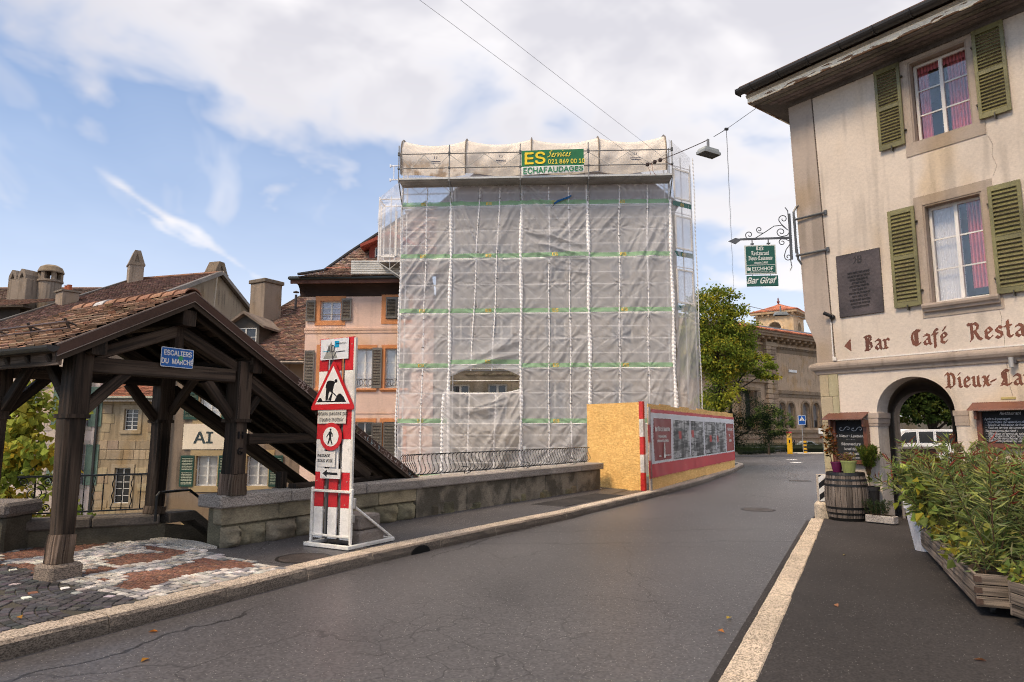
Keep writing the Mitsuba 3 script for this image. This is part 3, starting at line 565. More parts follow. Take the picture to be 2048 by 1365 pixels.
def along(x, z0=0): f = (AP[1] - RE[1]) / (RE[0] - AP[0]); return AP[1] - (x - AP[0]) * f
def graff(strokes, x0, h, w, col):
    p = affinity.scale(nibstroke(strokes, .09, .6, .9), w, h, origin=(0, 0)); ang = -math.degrees(math.atan2(AP[1] - RE[1], RE[0] - AP[0])); p = affinity.rotate(p, ang, origin=(0, 0)); p = affinity.translate(p, x0, along(x0) - .095); part(gal, 'graffiti', GAL(prism(p, -.1745, -.172)), 'm_grain', col, .3)
graff([[(0, .9), (.5, 1), (.2, 0)], [(.0, .45), (.5, .6)], [(.8, 0), (.8, 1), (1.3, .8), (.8, .5), (1.3, .2), (.8, 0)], [(2.1, 1), (1.6, .9), (1.9, .5), (1.6, .15), (2.2, 0)]], 3.02, .095, .12, (.40, .30, .27))
r2 = np.random.default_rng(3)
for i in range(26):
    x0 = 3.7 + i * .094 + r2.uniform(0, .03); st_ = [[(a, b) for a, b in zip(np.cumsum(r2.uniform(-.1, .6, 6)), r2.uniform(0, 1, 6))]]
    graff(st_, x0, .085, .045, [(.30, .22, .19), (.32, .42, .45), (.42, .36, .33), (.24, .20, .10), (.5, .48, .46)][r2.integers(5)])
# ------------------------------------------------------------------ windows and shutters
scene['m_pane'] = two({'type': 'principled', 'base_color': rgb((.02, .022, .026)), 'roughness': .06, 'specular': .75})
def window(fr, par, x0, x1, z0, z1, y, col=(.62, .61, .58), cols=2, rows=3, rec=.0, th=.05, bar=.022, glass='m_pane', curtain=None, name='window'):
    glass = 'm_glass' if curtain else glass
    """casement in the opening: frame members and bars, panes one by one"""
    w = part(par, name, fr([bx(x0, x0 + th, y, y + .05, z0, z1), bx(x1 - th, x1, y, y + .05, z0, z1), bx(x0 + th, x1 - th, y, y + .05, z0, z0 + th), bx(x0 + th, x1 - th, y, y + .05, z1 - th, z1)]
        + [bx(x0 + (x1 - x0) * i / cols - th * .6, x0 + (x1 - x0) * i / cols + th * .6, y - .012, y + .04, z0 + th, z1 - th) for i in range(1, cols)]), 'm_gloss', col, .15)
    for i in range(cols):
        a, b = x0 + (x1 - x0) * i / cols + th * (.6 if i else 1), x0 + (x1 - x0) * (i + 1) / cols - th * (.6 if i < cols - 1 else 1)
        for j in range(rows):
            c, d = z0 + th + (z1 - z0 - 2 * th) * j / rows, z0 + th + (z1 - z0 - 2 * th) * (j + 1) / rows
            if w.count('__') < 2: part(w, 'pane', fr(bx(a, b, y + .022, y + .026, c + bar / 2, d - bar / 2)), glass)
            if j: part(w, 'bar', fr(bx(a, b, y + .004, y + .02, c - bar / 2, c + bar / 2)), 'm_gloss', col, .15)
    if curtain: part(w, 'curtain', fr(bx(x0 + th, x1 - th, y + .09, y + .1, z0 + th, z1 - th)), 'm_grain', curtain, .2)
    return w
def shutter(fr, par, x0, x1, z0, z1, y, col, n=22, split=True, solid=False, th=.04, each=True, st=.055):
    s_ = part(par, 'shutter', fr([bx(x0, x0 + st, y, y + th, z0, z1, .004), bx(x1 - st, x1, y, y + th, z0, z1, .004), bx(x0 + st, x1 - st, y + .002, y + th - .002, z0, z0 + .09), bx(x0 + st, x1 - st, y + .002, y + th - .002, z1 - .09, z1)]
        + ([bx(x0 + st, x1 - st, y + .002, y + th - .002, (z0 + z1) / 2 - .035, (z0 + z1) / 2 + .035)] if split else [])), 'm_gloss', col, .55)
    if solid:
        part(s_, 'board', fr(bx(x0 + st, x1 - st, y + .008, y + th - .008, z0 + .09, z1 - .09)), 'm_gloss', col, .5); return s_
    ms = []
    for a, b in (((z0 + .09, (z0 + z1) / 2 - .035), ((z0 + z1) / 2 + .035, z1 - .09)) if split else ((z0 + .09, z1 - .09),)):
        k = max(2, int(round(n * (b - a) / (z1 - z0))))
        for i in range(k):
            z = a + (b - a) * (i + .5) / k; h = (b - a) / k * .56
            m = bx(x0 + st, x1 - st, -.004, .004, -h, h); c, s2 = math.cos(.8), -math.sin(.8); v = m.vertices.copy()
            m.vertices = np.stack([v[:, 0], v[:, 1] * c - v[:, 2] * s2 + y + th / 2, v[:, 1] * s2 + v[:, 2] * c + z], 1); m.vertices[:, 1] = np.clip(m.vertices[:, 1], y + .002, y + th - .001)
            ms.append(m)
    if each:
        for m in ms: part(s_, 'slat', fr(m), 'm_gloss', vary(np.array(col) * .8, .06), .5)  # slats darker than the frame: shade of the gaps put into their colour
    else: part(s_, 'slats', fr(ms), 'm_gloss', col, .5, kind='stuff')
    return s_
def opening_wall(x0, x1, z0, z1, holes, y0, y1):
    p = sbox(x0, z0, x1, z1)
    for h in holes: p = p.difference(h if hasattr(h, 'geom_type') else sbox(*h))
    return prism(p, y0, y1)
def trim(x0, x1, z0, z1, w, y, d, sill=None):   # stone surround: jambs, lintel, sill
    sl = sill or w
    return [bx(x0 - w, x0, y, y + d, z0, z1), bx(x1, x1 + w, y, y + d, z0, z1), bx(x0 - w, x1 + w, y - .001, y + d, z1, z1 + w), bx(x0 - w, x1 + w, y - .004, y + d, z0 - sl, z0)]
# ------------------------------------------------------------------ houses behind the gallery, downhill on the left
ROOFC = [(.145, .083, .065), (.175, .098, .073), (.115, .07, .058), (.20, .125, .09), (.15, .105, .085)]
def tile_field(o, ex, ey, w, l, tw, th_, keep=None, cols=ROOFC, lift=.04):
    m = tiles(o, ex, ey, int(w / tw), int(l / th_), tw, th_, cols, lift, single=False)
    if keep is not None:
        ok = np.array([keep(p) for p in m.triangles_center]); uv = m.metadata['uv']; f = m.faces[ok]; m = trimesh.Trimesh(m.vertices, f, process=False); m.metadata['uv'] = uv
    return m
ID = Frame((0, 0), (1, 0))
# house with the dormer and the painted sign
hA = thing('tan_house', 'tan rendered house with dark green shutters and a painted sign seen under the gallery roof', 'house')
HA = Frame((0, 28), (1, 0)); OC = (.36, .27, .15)
part(hA, 'wall', HA(opening_wall(-14.4, -8.2, -6, 4.6, [(-13.1, -.55, -12.2, .68), (-13.1, 2.2, -12.2, 3.3), (-11.0, -.55, -10.1, .68), (-13.3, -3.4, -12.3, -2.15), (-11.0, -3.4, -10.1, -2.15), (-11.0, 2.2, -10.1, 3.3)], 0, .35)), 'm_plaster', (.215, .165, .125), .9)
part(hA, 'inner_wall', HA(bx(-14.3, -8.3, .6, .7, -6, 4.5)), 'm_grain', (.03, .028, .026))
SG = (.012, .05, .034)
for x0, x1, z0, z1 in ((-13.1, -12.2, -.55, .68), (-13.1, -12.2, 2.2, 3.3), (-11.0, -10.1, -.55, .68), (-13.3, -12.3, -3.4, -2.15), (-11.0, -10.1, -3.4, -2.15), (-11.0, -10.1, 2.2, 3.3)):
    part(hA, 'window_surround', HA(trim(x0, x1, z0, z1, .24, -.03, .12)), 'm_plaster', OC, .3); window(HA, hA, x0, x1, z0, z1, .14, cols=2, rows=3, curtain=(.5, .48, .46) if z0 > -3 else None)
    shutter(HA, hA, x0 - .62, x0 - .06, z0 - .02, z1 + .02, -.075, SG, n=20, each=False); shutter(HA, hA, x1 + .06, x1 + .62, z0 - .02, z1 + .02, -.075, SG, n=20, each=False)
part(hA, 'sign_board', HA(bx(-13.68, -11.0, -.06, -.005, .95, 2.0)), 'm_plaster', (.72, .62, .48), .3); part(hA, 'sign_lettering', HA(text('AI', .46, .006, True, wx=1.15, at=(-13.25, -.064, 1.2))), 'm_grain', (.035, .05, .055), .1)
part(hA, 'downpipe', HA(rod((-14.3, -.12, -6), (-14.3, -.12, 4.5), .055, 8)), 'm_metal', (.13, .16, .17)); part(hA, 'gutter', HA(rod((-13.4, -.75, 4.5), (-8.2, -.75, 4.5), .08, 8)), 'm_metal', (.10, .085, .08)); part(hA, 'eave', HA(bx(-13.4, -8.2, -.7, .3, 4.5, 4.62)), 'm_grain', (.55, .47, .40))
ey = np.array([0, 6.1, 3.9]) / math.hypot(6.1, 3.9)
hipx = lambda y: -13.2 + (y - 27.2) * .385
rf = part(hA, 'roof', tile_field((-13.4, 27.2, 4.58), (1, 0, 0), ey, 5.6, 7.24, .17, .13, keep=lambda p: p[0] > hipx(p[1])), 'm_grain', kind='stuff')
part(hA, 'roof_deck', trimesh.Trimesh([(-13.2, 27.2, 4.55), (-8, 27.2, 4.55), (-8, 33.3, 8.42), (-10.85, 33.3, 8.42), (-13.6, 34, 4.5), (-8, 39, 4.5)], [[0, 1, 2], [0, 2, 3], [0, 3, 4], [3, 2, 5], [3, 5, 4]], process=False), 'm_grain', (.08, .05, .04))
part(hA, 'ridge_cap', [rod((-10.85, 33.3, 8.46), (-8, 33.3, 8.46), .09), rod((-10.85, 33.3, 8.46), (-13.2, 27.2, 4.6), .07)], 'm_grain', (.12, .10, .085))
CF = Frame((-11.72, 30.9), (.86, -.5))
ch = part(hA, 'chimney', CF(bx(-.38, .62, -.5, .5, 5.6, 8.55, .02)), 'm_plaster', (.25, .20, .16), .6); part(ch, 'cap', CF(bx(-.45, .69, -.57, .57, 8.555, 8.73, .02)), 'm_plaster', (.17, .14, .115), .5); part(ch, 'flashing', CF(bx(-.42, .66, -.54, .54, 6.3, 6.8)), 'm_metal', (.06, .055, .052))
part(hA, 'flue_pipe', [lathe([(.06, 7.4), (.06, 8.3), (.0, 8.3)], 10, (-10.55, 31.9, 0)), lathe([(.0, 8.5), (.15, 8.44), (.15, 8.4), (0, 8.4)], 10, (-10.55, 31.9, 0))], 'm_metal', (.06, .05, .05))
DM = Frame((-11.5, 28.4), (1, -.12)); dk = (.075, .068, .062)
dm = part(hA, 'dormer', DM([prism(Polygon([(-.62, 5.1), (.62, 5.1), (.62, 6.28), (0, 6.72), (-.62, 6.28)]).difference(sbox(-.48, 5.3, .50, 6.12)), 0, .08), bx(.56, .62, .08, 2.2, 5.1, 6.25), bx(-.62, -.56, .08, 2.2, 5.1, 6.25)]), 'm_grain', dk, .3)
for s_ in (-1, 1): part(dm, 'roof', DM(prism(Polygon([(0, 6.70), (s_ * .95, 6.06), (s_ * .95, 6.16), (0, 6.82)]), -.28, 2.6)), 'm_grain', (.17, .135, .11), .4)
window(DM, hA, -.48, .50, 5.3, 6.12, .02, cols=2, rows=2); part(hA, 'dormer_back', DM(bx(-.55, .55, .5, .55, 5.1, 6.2)), 'm_grain', (.2, .2, .21))
# the big gable house farther up
hG = thing('gable_house', 'large house with a brown tiled roof and bare rendered gable wall rising above the gallery', 'house')
apx, rl_ = np.array([-22.39, 50, 13.73]), np.array([-29.74, 51, 13.41]); fd = np.array([-.15, -.99, -.47]); fb = np.array([.15, .99, -.47])
def quad(a, b, c, d): return trimesh.Trimesh([a, b, c, d], [[0, 1, 2], [0, 2, 3]], process=False)
exg = (apx - rl_) / np.linalg.norm(apx - rl_); lf = 13.0; eyg = -fd / np.linalg.norm(fd)
part(hG, 'roof', tile_field(rl_ + fd * lf, exg, eyg, np.linalg.norm(apx - rl_), lf * np.linalg.norm(fd), .22, .17, lift=.05, cols=[(.155, .098, .085), (.18, .112, .094), (.135, .09, .08)]), 'm_grain', kind='stuff')
n_ = np.array([0, 0, .03]); part(hG, 'roof_deck', [quad(rl_ + fd * lf - n_, apx + fd * lf - n_, apx - n_, rl_ - n_), quad(apx - n_, rl_ - n_, rl_ + fb * 9 - n_, apx + fb * 9 - n_)], 'm_grain', (.10, .065, .055))
g0, g1 = apx + fd * lf, apx + fb * 9
low = lambda p, z: np.array([p[0], p[1], z])
part(hG, 'gable_wall', trimesh.Trimesh([apx - (0.2, 0, .06), g0 - (0.2, 0, .06), low(g0, -6) - (.2, 0, 0), low(g1, -6) - (.2, 0, 0), g1 - (.2, 0, .06)], [[0, 1, 2], [0, 2, 3], [0, 3, 4]], process=False), 'm_plaster', (.27, .215, .16), .9)
part(hG, 'front_wall', quad(low(rl_ + fd * 12.4, -6), low(apx + fd * 12.4, -6), low(apx + fd * 12.4, 7.3), low(rl_ + fd * 12.4, 7.3)), 'm_plaster', (.5, .42, .36), .5)
for a, b in ((apx, g0), (apx, g1)): part(hG, 'verge', beam(a + (.05, 0, .03), b + (.05, 0, .03), .3, .3), 'm_metal', (.16, .135, .115), .3, uv=np.tile(enc((.15, .125, .105), .4), (len(beam(a, b, .1, .1).vertices), 1)))
part(hG, 'verge', beam(rl_ + (-.05, 0, .06), rl_ + fd * lf + (-.05, 0, .06), .16, .16), 'm_metal', uv=np.tile(enc((.13, .12, .11), .3), (len(beam(apx, g0, .1, .1).vertices), 1)))
part(hG, 'ridge_cap', rod(apx + (0, 0, .05), rl_ + (0, 0, .05), .13), 'm_grain', (.24, .13, .09))
part(hG, 'gable_pipe', tube([(-22.3, 49.2, 13.2), (-22.3, 48.9, 10.5), (-22.3, 48.6, 8.0)], .045), 'm_grain', (.40, .34, .27))
def house_chimney(par, fr, w, d, z0, z1, zt, col):      # slab chimney with a gabled hood and a smoke hole
    c = part(par, 'chimney', fr(bx(-w / 2, w / 2, 0, d, z0, z1, .03)), 'm_plaster', col, .8)
    hood = Polygon([(-w / 2 - .05, z1), (w / 2 + .05, z1), (w * .2, zt), (-w * .2, zt)]); hole = Polygon([(-w * .18, z1 + .12), (w * .18, z1 + .12), (0, zt - .25)])
    part(c, 'hood', fr([prism(hood.difference(hole), .0, .1), prism(hood, .1 + .001, d - .1), prism(hood.difference(hole), d - .099, d)]), 'm_plaster', tuple(np.array(col) * .8), .8); part(c, 'band', fr(bx(-w / 2 - .07, w / 2 + .07, -.05, d + .05, z1 - .12, z1)), 'm_plaster', tuple(np.array(col) * .8), .6)
house_chimney(hG, Frame((-28.9, 50.0), (.8, .6)), 1.0, 1.25, 11.5, 14.5, 15.55, (.27, .22, .175)); house_chimney(hG, Frame((-22.75, 50.9), (.3, .95)), 1.3, 1.0, 11.5, 13.95, 14.85, (.22, .17, .125))
# neighbour roof at the far left, its chimneys
hN = thing('far_left_house', 'house at the far left with a mossy brown roof and a cluster of old chimneys', 'house')
o, up_ = np.array([-42.5, 41.5, 7.3]), np.array([0, 10.5, 5.6]); upn = up_ / np.linalg.norm(up_)
part(hN, 'roof', tile_field(o, (1, 0, 0), upn, 11.2, np.linalg.norm(up_), .22, .17, lift=.05, cols=[(.11, .075, .06), (.13, .09, .075), (.09, .065, .055), (.15, .10, .075)]), 'm_grain', kind='stuff')
part(hN, 'roof_deck', quad(o - (0, 0, .04), o + (11.2, 0, -.04), o + up_ + (11.2, 0, -.04), o + up_ - (0, 0, .04)), 'm_grain', (.09, .06, .05)); part(hN, 'ridge_cap', rod(o + up_ + (0, 0, .05), o + up_ + (11.2, 0, .05), .13), 'm_grain', (.2, .13, .10))
part(hN, 'wall', bx(-42, -30.9, 42.3, 42.6, -6, 7.3), 'm_plaster', (.4, .34, .29), .5); part(hN, 'metal_gutter', [bx(-33.0, -30.6, 42.6, 43.1, 8.05, 8.35, .05)], 'm_metal', (.33, .37, .33), .3); part(hN, 'red_flashing', bx(-31.6, -28.6, 43.2, 43.3, 9.2, 9.27), 'm_grain', (.4, .12, .06))
CN = Frame((-35.5, 47.4), (.93, -.36)); cc = (.235, .195, .16)
c = part(hN, 'chimney', CN(bx(-1.0, 1.0, -.5, .5, 9.4, 12.55, .03)), 'm_plaster', cc, .8)
for x in (-.55, .45): part(c, 'cowl', CN(prism(Polygon([(x - .45, 12.55), (x + .45, 12.55), (x + .42, 12.85), (x + .2, 13.25), (x - .1, 13.3), (x - .4, 12.9)]).difference(Polygon([(x - .25, 12.62), (x + .22, 12.62), (x, 13.05)])), -.5, .5)), 'm_plaster', tuple(np.array(cc) * .9), .8)
c = part(hN, 'chimney', lathe([(.72, 9.6), (.72, 12.3), (.82, 12.35), (.82, 12.48), (.74, 12.5)], 20, (-33.9, 47.8, .15)), 'm_plaster', cc, .8)
for a in np.arange(6) * math.pi / 3 + .4: part(c, 'pillar', bx(-.12, .12, -.12, .12, 12.5, 13.05).apply_transform(trimesh.transformations.translation_matrix((-33.9 + .62 * math.cos(a), 47.8 + .62 * math.sin(a), .15))), 'm_plaster', cc, .6)
part(c, 'dome', lathe([(.82, 13.04), (.84, 13.12), (.7, 13.45), (.4, 13.62), (.01, 13.66)], 20, (-33.9, 47.8, .15)), 'm_plaster', (.25, .21, .17), .8)
CB = Frame((-30.1, 44.2), (.8, -.6))
c = part(hN, 'chimney', CB(bx(-.6, .6, -.5, .5, 7.5, 10.95, .02)), 'm_plaster', (.27, .22, .18), .7); part(c, 'cap', CB(bx(-.7, .7, -.6, .6, 10.96, 11.07)), 'm_plaster', (.2, .17, .14), .5)
for x in (-.22, .22): part(c, 'pot', CB(lathe([(.16, 11.07), (.14, 11.45), (.17, 11.48), (.12, 11.5)], 12, (x, 0, 0))), 'm_grain', (.30, .09, .045))
DL = Frame((-32.6, 42.8), (1, -.1)); d_ = part(hN, 'dormer', DL(bx(-5, .5, 0, 2.5, 7.4, 9.8)), 'm_grain', (.05, .038, .03)); part(d_, 'roof', DL(tile_field((-5.2, -.6, 9.75), (1, 0, 0), np.array([0, .96, .28]), 6.4, 4.5, .2, .16, lift=.05)), 'm_grain'); part(d_, 'soffit', DL(prism(Polygon([(-5.2, 9.62), (1.2, 9.62), (1.2, 9.72), (-5.2, 9.72)]), -.6, .3)), 'm_grain', (.06, .045, .036))
# white house and stone house seen between the posts
hW = thing('white_house', 'pale pink rendered house with green shutters behind the vine', 'house'); HW = Frame((0, 38), (1, 0))
wins = [(-27.0, 1.95, -26.15, 4.2), (-24.9, 1.95, -24.05, 4.2), (-27.0, -1.3, -26.15, .95), (-24.9, -1.3, -24.05, .95)]
part(hW, 'wall', HW(opening_wall(-34, -23.55, -6, 7, wins, 0, .35)), 'm_plaster', (.62, .52, .47), .5); part(hW, 'inner_wall', HW(bx(-33, -23.6, .6, .7, -6, 7)), 'm_grain', (.06, .055, .05))
for x0, z0, x1, z1 in wins:
    part(hW, 'window_surround', HW(trim(x0, x1, z0, z1, .22, -.04, .12)), 'm_plaster', (.42, .36, .31), .3); window(HW, hW, x0, x1, z0, z1, .14, cols=2, rows=4, curtain=(.42, .40, .42))
    shutter(HW, hW, x1 + .05, x1 + .78, z0, z1, -.08, (.10, .155, .12), solid=True); shutter(HW, hW, x0 - .78, x0 - .05, z0, z1, -.08, (.10, .155, .12), solid=True)
    g_ = [rod((x0, -.06, z0 + .8), (x1, -.06, z0 + .8), .02)] + [tube(np.c_[np.full(5, x0 + i * .17) + .03 * np.sin(np.arange(5) * 1.5), np.full(5, -.06), np.linspace(z0, z0 + .8, 5)], .012, 4) for i in range(6)]; part(hW, 'window_grille', HW(g_), 'm_gloss', (.012, .012, .014), .1)
part(hW, 'downpipe', HW(rod((-23.5, -.12, -6), (-23.5, -.12, 3.6), .07, 8)), 'm_metal', (.05, .05, .05))
hS = thing('stone_house', 'narrow house of squared yellow stone with small barred windows behind the gallery posts', 'house')
wins = [(-22.0, 1.75, -21.2, 2.95), (-22.3, -2.3, -21.4, -.35)]
part(hS, 'wall', HW(opening_wall(-23.45, -19.0, -6, 3.5, wins, 0, .35)), 'm_plaster', (.33, .255, .165), .7); part(hS, 'inner_wall', HW(bx(-23.4, -19.1, .6, .7, -6, 3.4)), 'm_grain', (.03, .028, .026))
z = -3.0; rs = np.random.default_rng(11)
while z < 3.3:
    hgt = rs.uniform(.42, .55); x = -23.45 + rs.uniform(-.3, 0)
    while x < -19.1:
        L = rs.uniform(.55, 1.1); a, b = max(x, -23.45), min(x + L, -19.02); zz = min(z + hgt, 3.45)
        if b - a > .15 and not any(a < w[2] + .2 and b > w[0] - .2 and z < w[3] + .2 and zz > w[1] - .2 for w in wins):
            part(hS, 'stone', HW(bx(a + .012, b - .012, -.035 + rs.normal(0, .006), .1, z + .012, zz - .012, .014)), 'm_plaster', vary((.36, .28, .185), .1), .7)
        x += L
    z += hgt
for x0, z0, x1, z1 in wins: part(hS, 'window_surround', HW(trim(x0, x1, z0, z1, .2, -.06, .14)), 'm_plaster', (.36, .29, .2), .5); window(HW, hS, x0, x1, z0, z1, .12, cols=2, rows=5, bar=.035)
part(hS, 'gutter', HW(rod((-23.5, -.6, 3.55), (-19, -.6, 3.55), .1, 8)), 'm_metal', (.12, .13, .12)); part(hS, 'eave', HW(bx(-23.5, -19, -.55, .1, 3.35, 3.5)), 'm_grain', (.5, .42, .35))
part(hS, 'roof', tile_field((-23.5, 37.4, 3.6), (1, 0, 0), np.array([0, .80, .6]), 4.5, 4.5, .2, .16, cols=[(.25, .10, .06), (.2, .085, .055)]), 'm_grain', kind='stuff'); part(hS, 'roof_deck', quad((-23.5, 37.4, 3.55), (-19, 37.4, 3.55), (-19, 41.2, 6.3), (-23.5, 41.2, 6.3)), 'm_grain', (.1, .06, .04))
# ------------------------------------------------------------------ pink house left of the scaffold
PK, SC = Frame((-4, 26), (1, -.046)), Frame((-4, 24.6), (1, -.046))
pk = thing('pink_house', 'salmon pink house with orange window surrounds and grey shutters left of the scaffold', 'house')
PC, OR = (.70, .495, .41), (.60, .26, .12); SHC = (.135, .118, .10)
pw = [(-3.67, 6.06, -2.83, 6.86), (-1.0, 6.1, -.12, 6.98), (-3.6, 3.36, -2.75, 4.95), (-2.2, 3.36, -1.46, 4.93), (-1.0, 3.36, -.22, 4.93), (-2.1, .5, -1.42, 2.05), (-1.0, .5, -.22, 2.05)]
part(pk, 'wall', PK(opening_wall(-4.24, .92, -6, 7.08, pw, 0, .3)), 'm_plaster', PC, .25); part(pk, 'inner_wall', PK(bx(-4.2, .9, .5, .6, -6, 7.0)), 'm_grain', (.05, .045, .042)); part(pk, 'side_wall', PK(bx(-4.24, -3.95, .301, 6, -6, 7.08)), 'm_plaster', PC, .25)
for x0, z0, x1, z1 in pw:
    tw = .19 if z0 > 5 else .14
    part(pk, 'window_surround', PK(trim(x0, x1, z0, z1, tw, -.025, .14, sill=tw)), 'm_plaster', OR, .3)
    if z0 < 5: part(pk, 'window_sill', PK(bx(x0 - tw - .03, x1 + tw + .03, -.09, -.026, z0 - .09, z0 - .01, .01)), 'm_plaster', OR, .3)
def pkwin(i, **k): x0, z0, x1, z1 = pw[i]; return window(PK, pk, x0, x1, z0, z1, .15, **k)
pkwin(0, cols=2, rows=3, curtain=(.35, .33, .42)); pkwin(2, cols=2, rows=3, curtain=(.4, .39, .38)); pkwin(3, cols=2, rows=3, curtain=(.62, .61, .6)); pkwin(4, cols=2, rows=3, curtain=(.5, .5, .5)); pkwin(5, cols=2, rows=3)
for a in ((-4.22, -3.84, 6.03, 6.88), (-2.79, -2.39, 6.05, 6.94), (-1.0, -.57, 6.12, 6.98), (-.56, -.13, 6.12, 6.98), (-4.2, -3.8, 3.35, 4.86), (-1.5, -1.11, 3.36, 4.95), (-.42, -.02, 3.36, 4.95), (-1.44, -1.03, .55, 2.03), (-.98, -.5, .55, 2.03)):
    shutter(PK, pk, *a, -.085, SHC, n=15 if a[3] - a[2] < 1 else 26, split=False, st=.05)
def grille(par, fr, x0, x1, z0, h):
    g = [rod((x0, -.05, z0 + h), (x1, -.05, z0 + h), .012), rod((x0, -.05, z0 + h * .2), (x1, -.05, z0 + h * .2), .01)]
    n = max(3, int((x1 - x0) / .17))
    for i in range(n):
        c = x0 + (x1 - x0) * (i + .5) / n; a = np.linspace(0, 2 * math.pi, 13); g.append(tube(np.c_[c + .065 * np.cos(a), np.full(13, -.05), z0 + h * .6 + h * .36 * np.sin(a)], .009, 4))
    part(par, 'window_grille', fr(g), 'm_gloss', (.02, .018, .02), .1)
grille(pk, PK, -2.2, -1.46, 3.38, .34); grille(pk, PK, -1.0, -.22, 3.38, .34); part(pk, 'guard_rod', PK(rod((-3.67, -.02, 6.3), (-2.83, -.02, 6.3), .012)), 'm_metal', (.08, .07, .06))
each(pk, 'string_course', PK, [bx(-4.27, .92, -.05, .02, 5.66, 5.76, .01), bx(-4.27, .92, -.03, .02, 5.54, 5.66, .01)], 'm_plaster', (.62, .42, .33), .4); part(pk, 'string_course', PK(bx(-4.26, .92, -.02, .02, 2.36, 2.40)), 'm_plaster', (.6, .4, .32), .4)
a = np.linspace(0, math.pi / 2, 8); cov = np.array([[(x, -.02 - .46 * (1 - math.cos(t)), 7.03 + .46 * math.sin(t)) for t in a] for x in (-4.55, -4.5, .92)]); cov[0, :, 0] = -4.26 - .35 * (1 - np.cos(a))
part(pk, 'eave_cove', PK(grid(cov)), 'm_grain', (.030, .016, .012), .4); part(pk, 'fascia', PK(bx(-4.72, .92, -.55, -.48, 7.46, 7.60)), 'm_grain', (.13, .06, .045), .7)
part(pk, 'gutter', PK(bx(-4.8, .92, -.66, -.5, 7.60, 7.74, .04)), 'm_metal', (.04, .046, .045), .3)
hip = [(-8.35, 25.4, 7.72), (-7.6, 26.3, 8.1), (-6.86, 27.3, 9.12), (-5.78, 28.6, 10.45), (-4.1, 30.6, 12.5)]
hx = lambda y: np.interp(y, [h[1] for h in hip], [h[0] for h in hip])
PC2 = [(.19, .115, .088), (.14, .088, .07), (.24, .16, .125), (.28, .205, .17), (.12, .084, .072)]
e1 = np.array([0, .9, .4]); e1 /= np.linalg.norm(e1); e2 = np.array([0, 4.3, 4.4]); e2 /= np.linalg.norm(e2)
part(pk, 'roof', cat([tile_field((-8.6, 25.42, 7.72), (1, 0, 0), e1, 9.5, .98, .15, .12, keep=lambda p: p[0] > hx(p[1]), cols=PC2), tile_field((-8.6, 26.3, 8.1), (1, 0, 0), e2, 9.5, 6.1, .15, .13, keep=lambda p: p[0] > hx(p[1]), cols=PC2)]), 'm_grain', kind='stuff')
part(pk, 'roof_deck', trimesh.Trimesh([(h[0], h[1], h[2] - .04) for h in hip] + [(1, h[1], h[2] - .04) for h in hip] + [(h[0] - .0, h[1] + .02 + 2 * (i > 0), h[2] - .06 - 1.5 * (i > 0)) for i, h in enumerate(hip)], [f for i in range(4) for f in ([i, i + 5, i + 6], [i, i + 6, i + 1], [i, i + 1, i + 11], [i, i + 11, i + 10])], process=False), 'm_grain', (.08, .055, .045))
part(pk, 'hip_cap', tube([(x, y - .03, z + .05) for x, y, z in hip], .06, 6), 'm_metal', (.045, .045, .048)); part(pk, 'snow_rail', rod((-7.5, 26.2, 8.22), (-4.2, 26.2, 8.22), .025), 'm_metal', (.28, .09, .06))
RD = Frame((-5.05, 27.0), (1, 0)); rc = (.26, .06, .042)
dm = part(pk, 'dormer', RD(prism(Polygon([(-.9, 8.2), (.9, 8.2), (.9, 9.35), (0, 9.75), (-.9, 9.35)]).difference(sbox(-.68, 8.36, .68, 9.3)), 0, .1)), 'm_grain', rc, .4); each(pk, 'dormer_cheek', RD, [bx(-.9, -.84, .101, 1.2, 8.2, 9.3), bx(.84, .9, .101, 1.2, 8.2, 9.3), bx(-.8, .8, .3, .34, 8.2, 9.3)], 'm_grain', (.12, .03, .025), .4)
for s_ in (-1, 1): part(dm, 'roof', RD(prism(Polygon([(0, 9.74), (s_ * 1.2, 9.2), (s_ * 1.2, 9.33), (0, 9.9)]), -.4, 2.4)), 'm_grain', rc, .4)
window(RD, pk, -.68, .68, 8.36, 9.3, .03, cols=2, rows=3, col=(.6, .58, .54))
solo('metal_tray', [bx(-6.28, -4.2, 25.3, 25.34, 7.76 + i * .09, 7.845 + i * .09, .02) for i in range(6)] + [bx(-6.28, -4.2, 25.36, 25.9, 7.75, 8.26)], 'm_metal', 'ribbed pale metal debris chute tray lying on the pink house eave', 'tray', (.62, .60, .56), .25)
# ------------------------------------------------------------------ the wrapped building
ob = thing('wrapped_house', 'old stone house under repair behind the translucent scaffold sheeting', 'house')
ow = [(1.55, 2.1, 2.3, 3.5), (3.0, 2.1, 3.75, 3.52), (5.2, 2.1, 6.0, 3.6), (7.8, 2.1, 8.6, 3.6)] + [(x, z, x + .85, z + 1.5) for z in (5.0, 7.6) for x in (1.5, 3.1, 5.2, 7.8)]
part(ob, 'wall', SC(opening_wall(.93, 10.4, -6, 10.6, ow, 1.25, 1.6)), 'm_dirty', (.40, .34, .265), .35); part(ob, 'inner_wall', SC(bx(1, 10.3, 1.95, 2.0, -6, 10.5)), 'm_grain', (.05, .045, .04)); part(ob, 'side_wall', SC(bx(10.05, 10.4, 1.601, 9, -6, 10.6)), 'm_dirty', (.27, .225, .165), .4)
for x0, z0, x1, z1 in ow: window(SC, ob, x0, x1, z0, z1, 1.4, cols=2, rows=2 if z0 > 4 else 1, col=(.62, .59, .53), th=.07); part(ob, 'window_surround', SC(trim(x0, x1, z0, z1, .16, 1.22, .1)), 'm_dirty', (.34, .28, .2), .3)
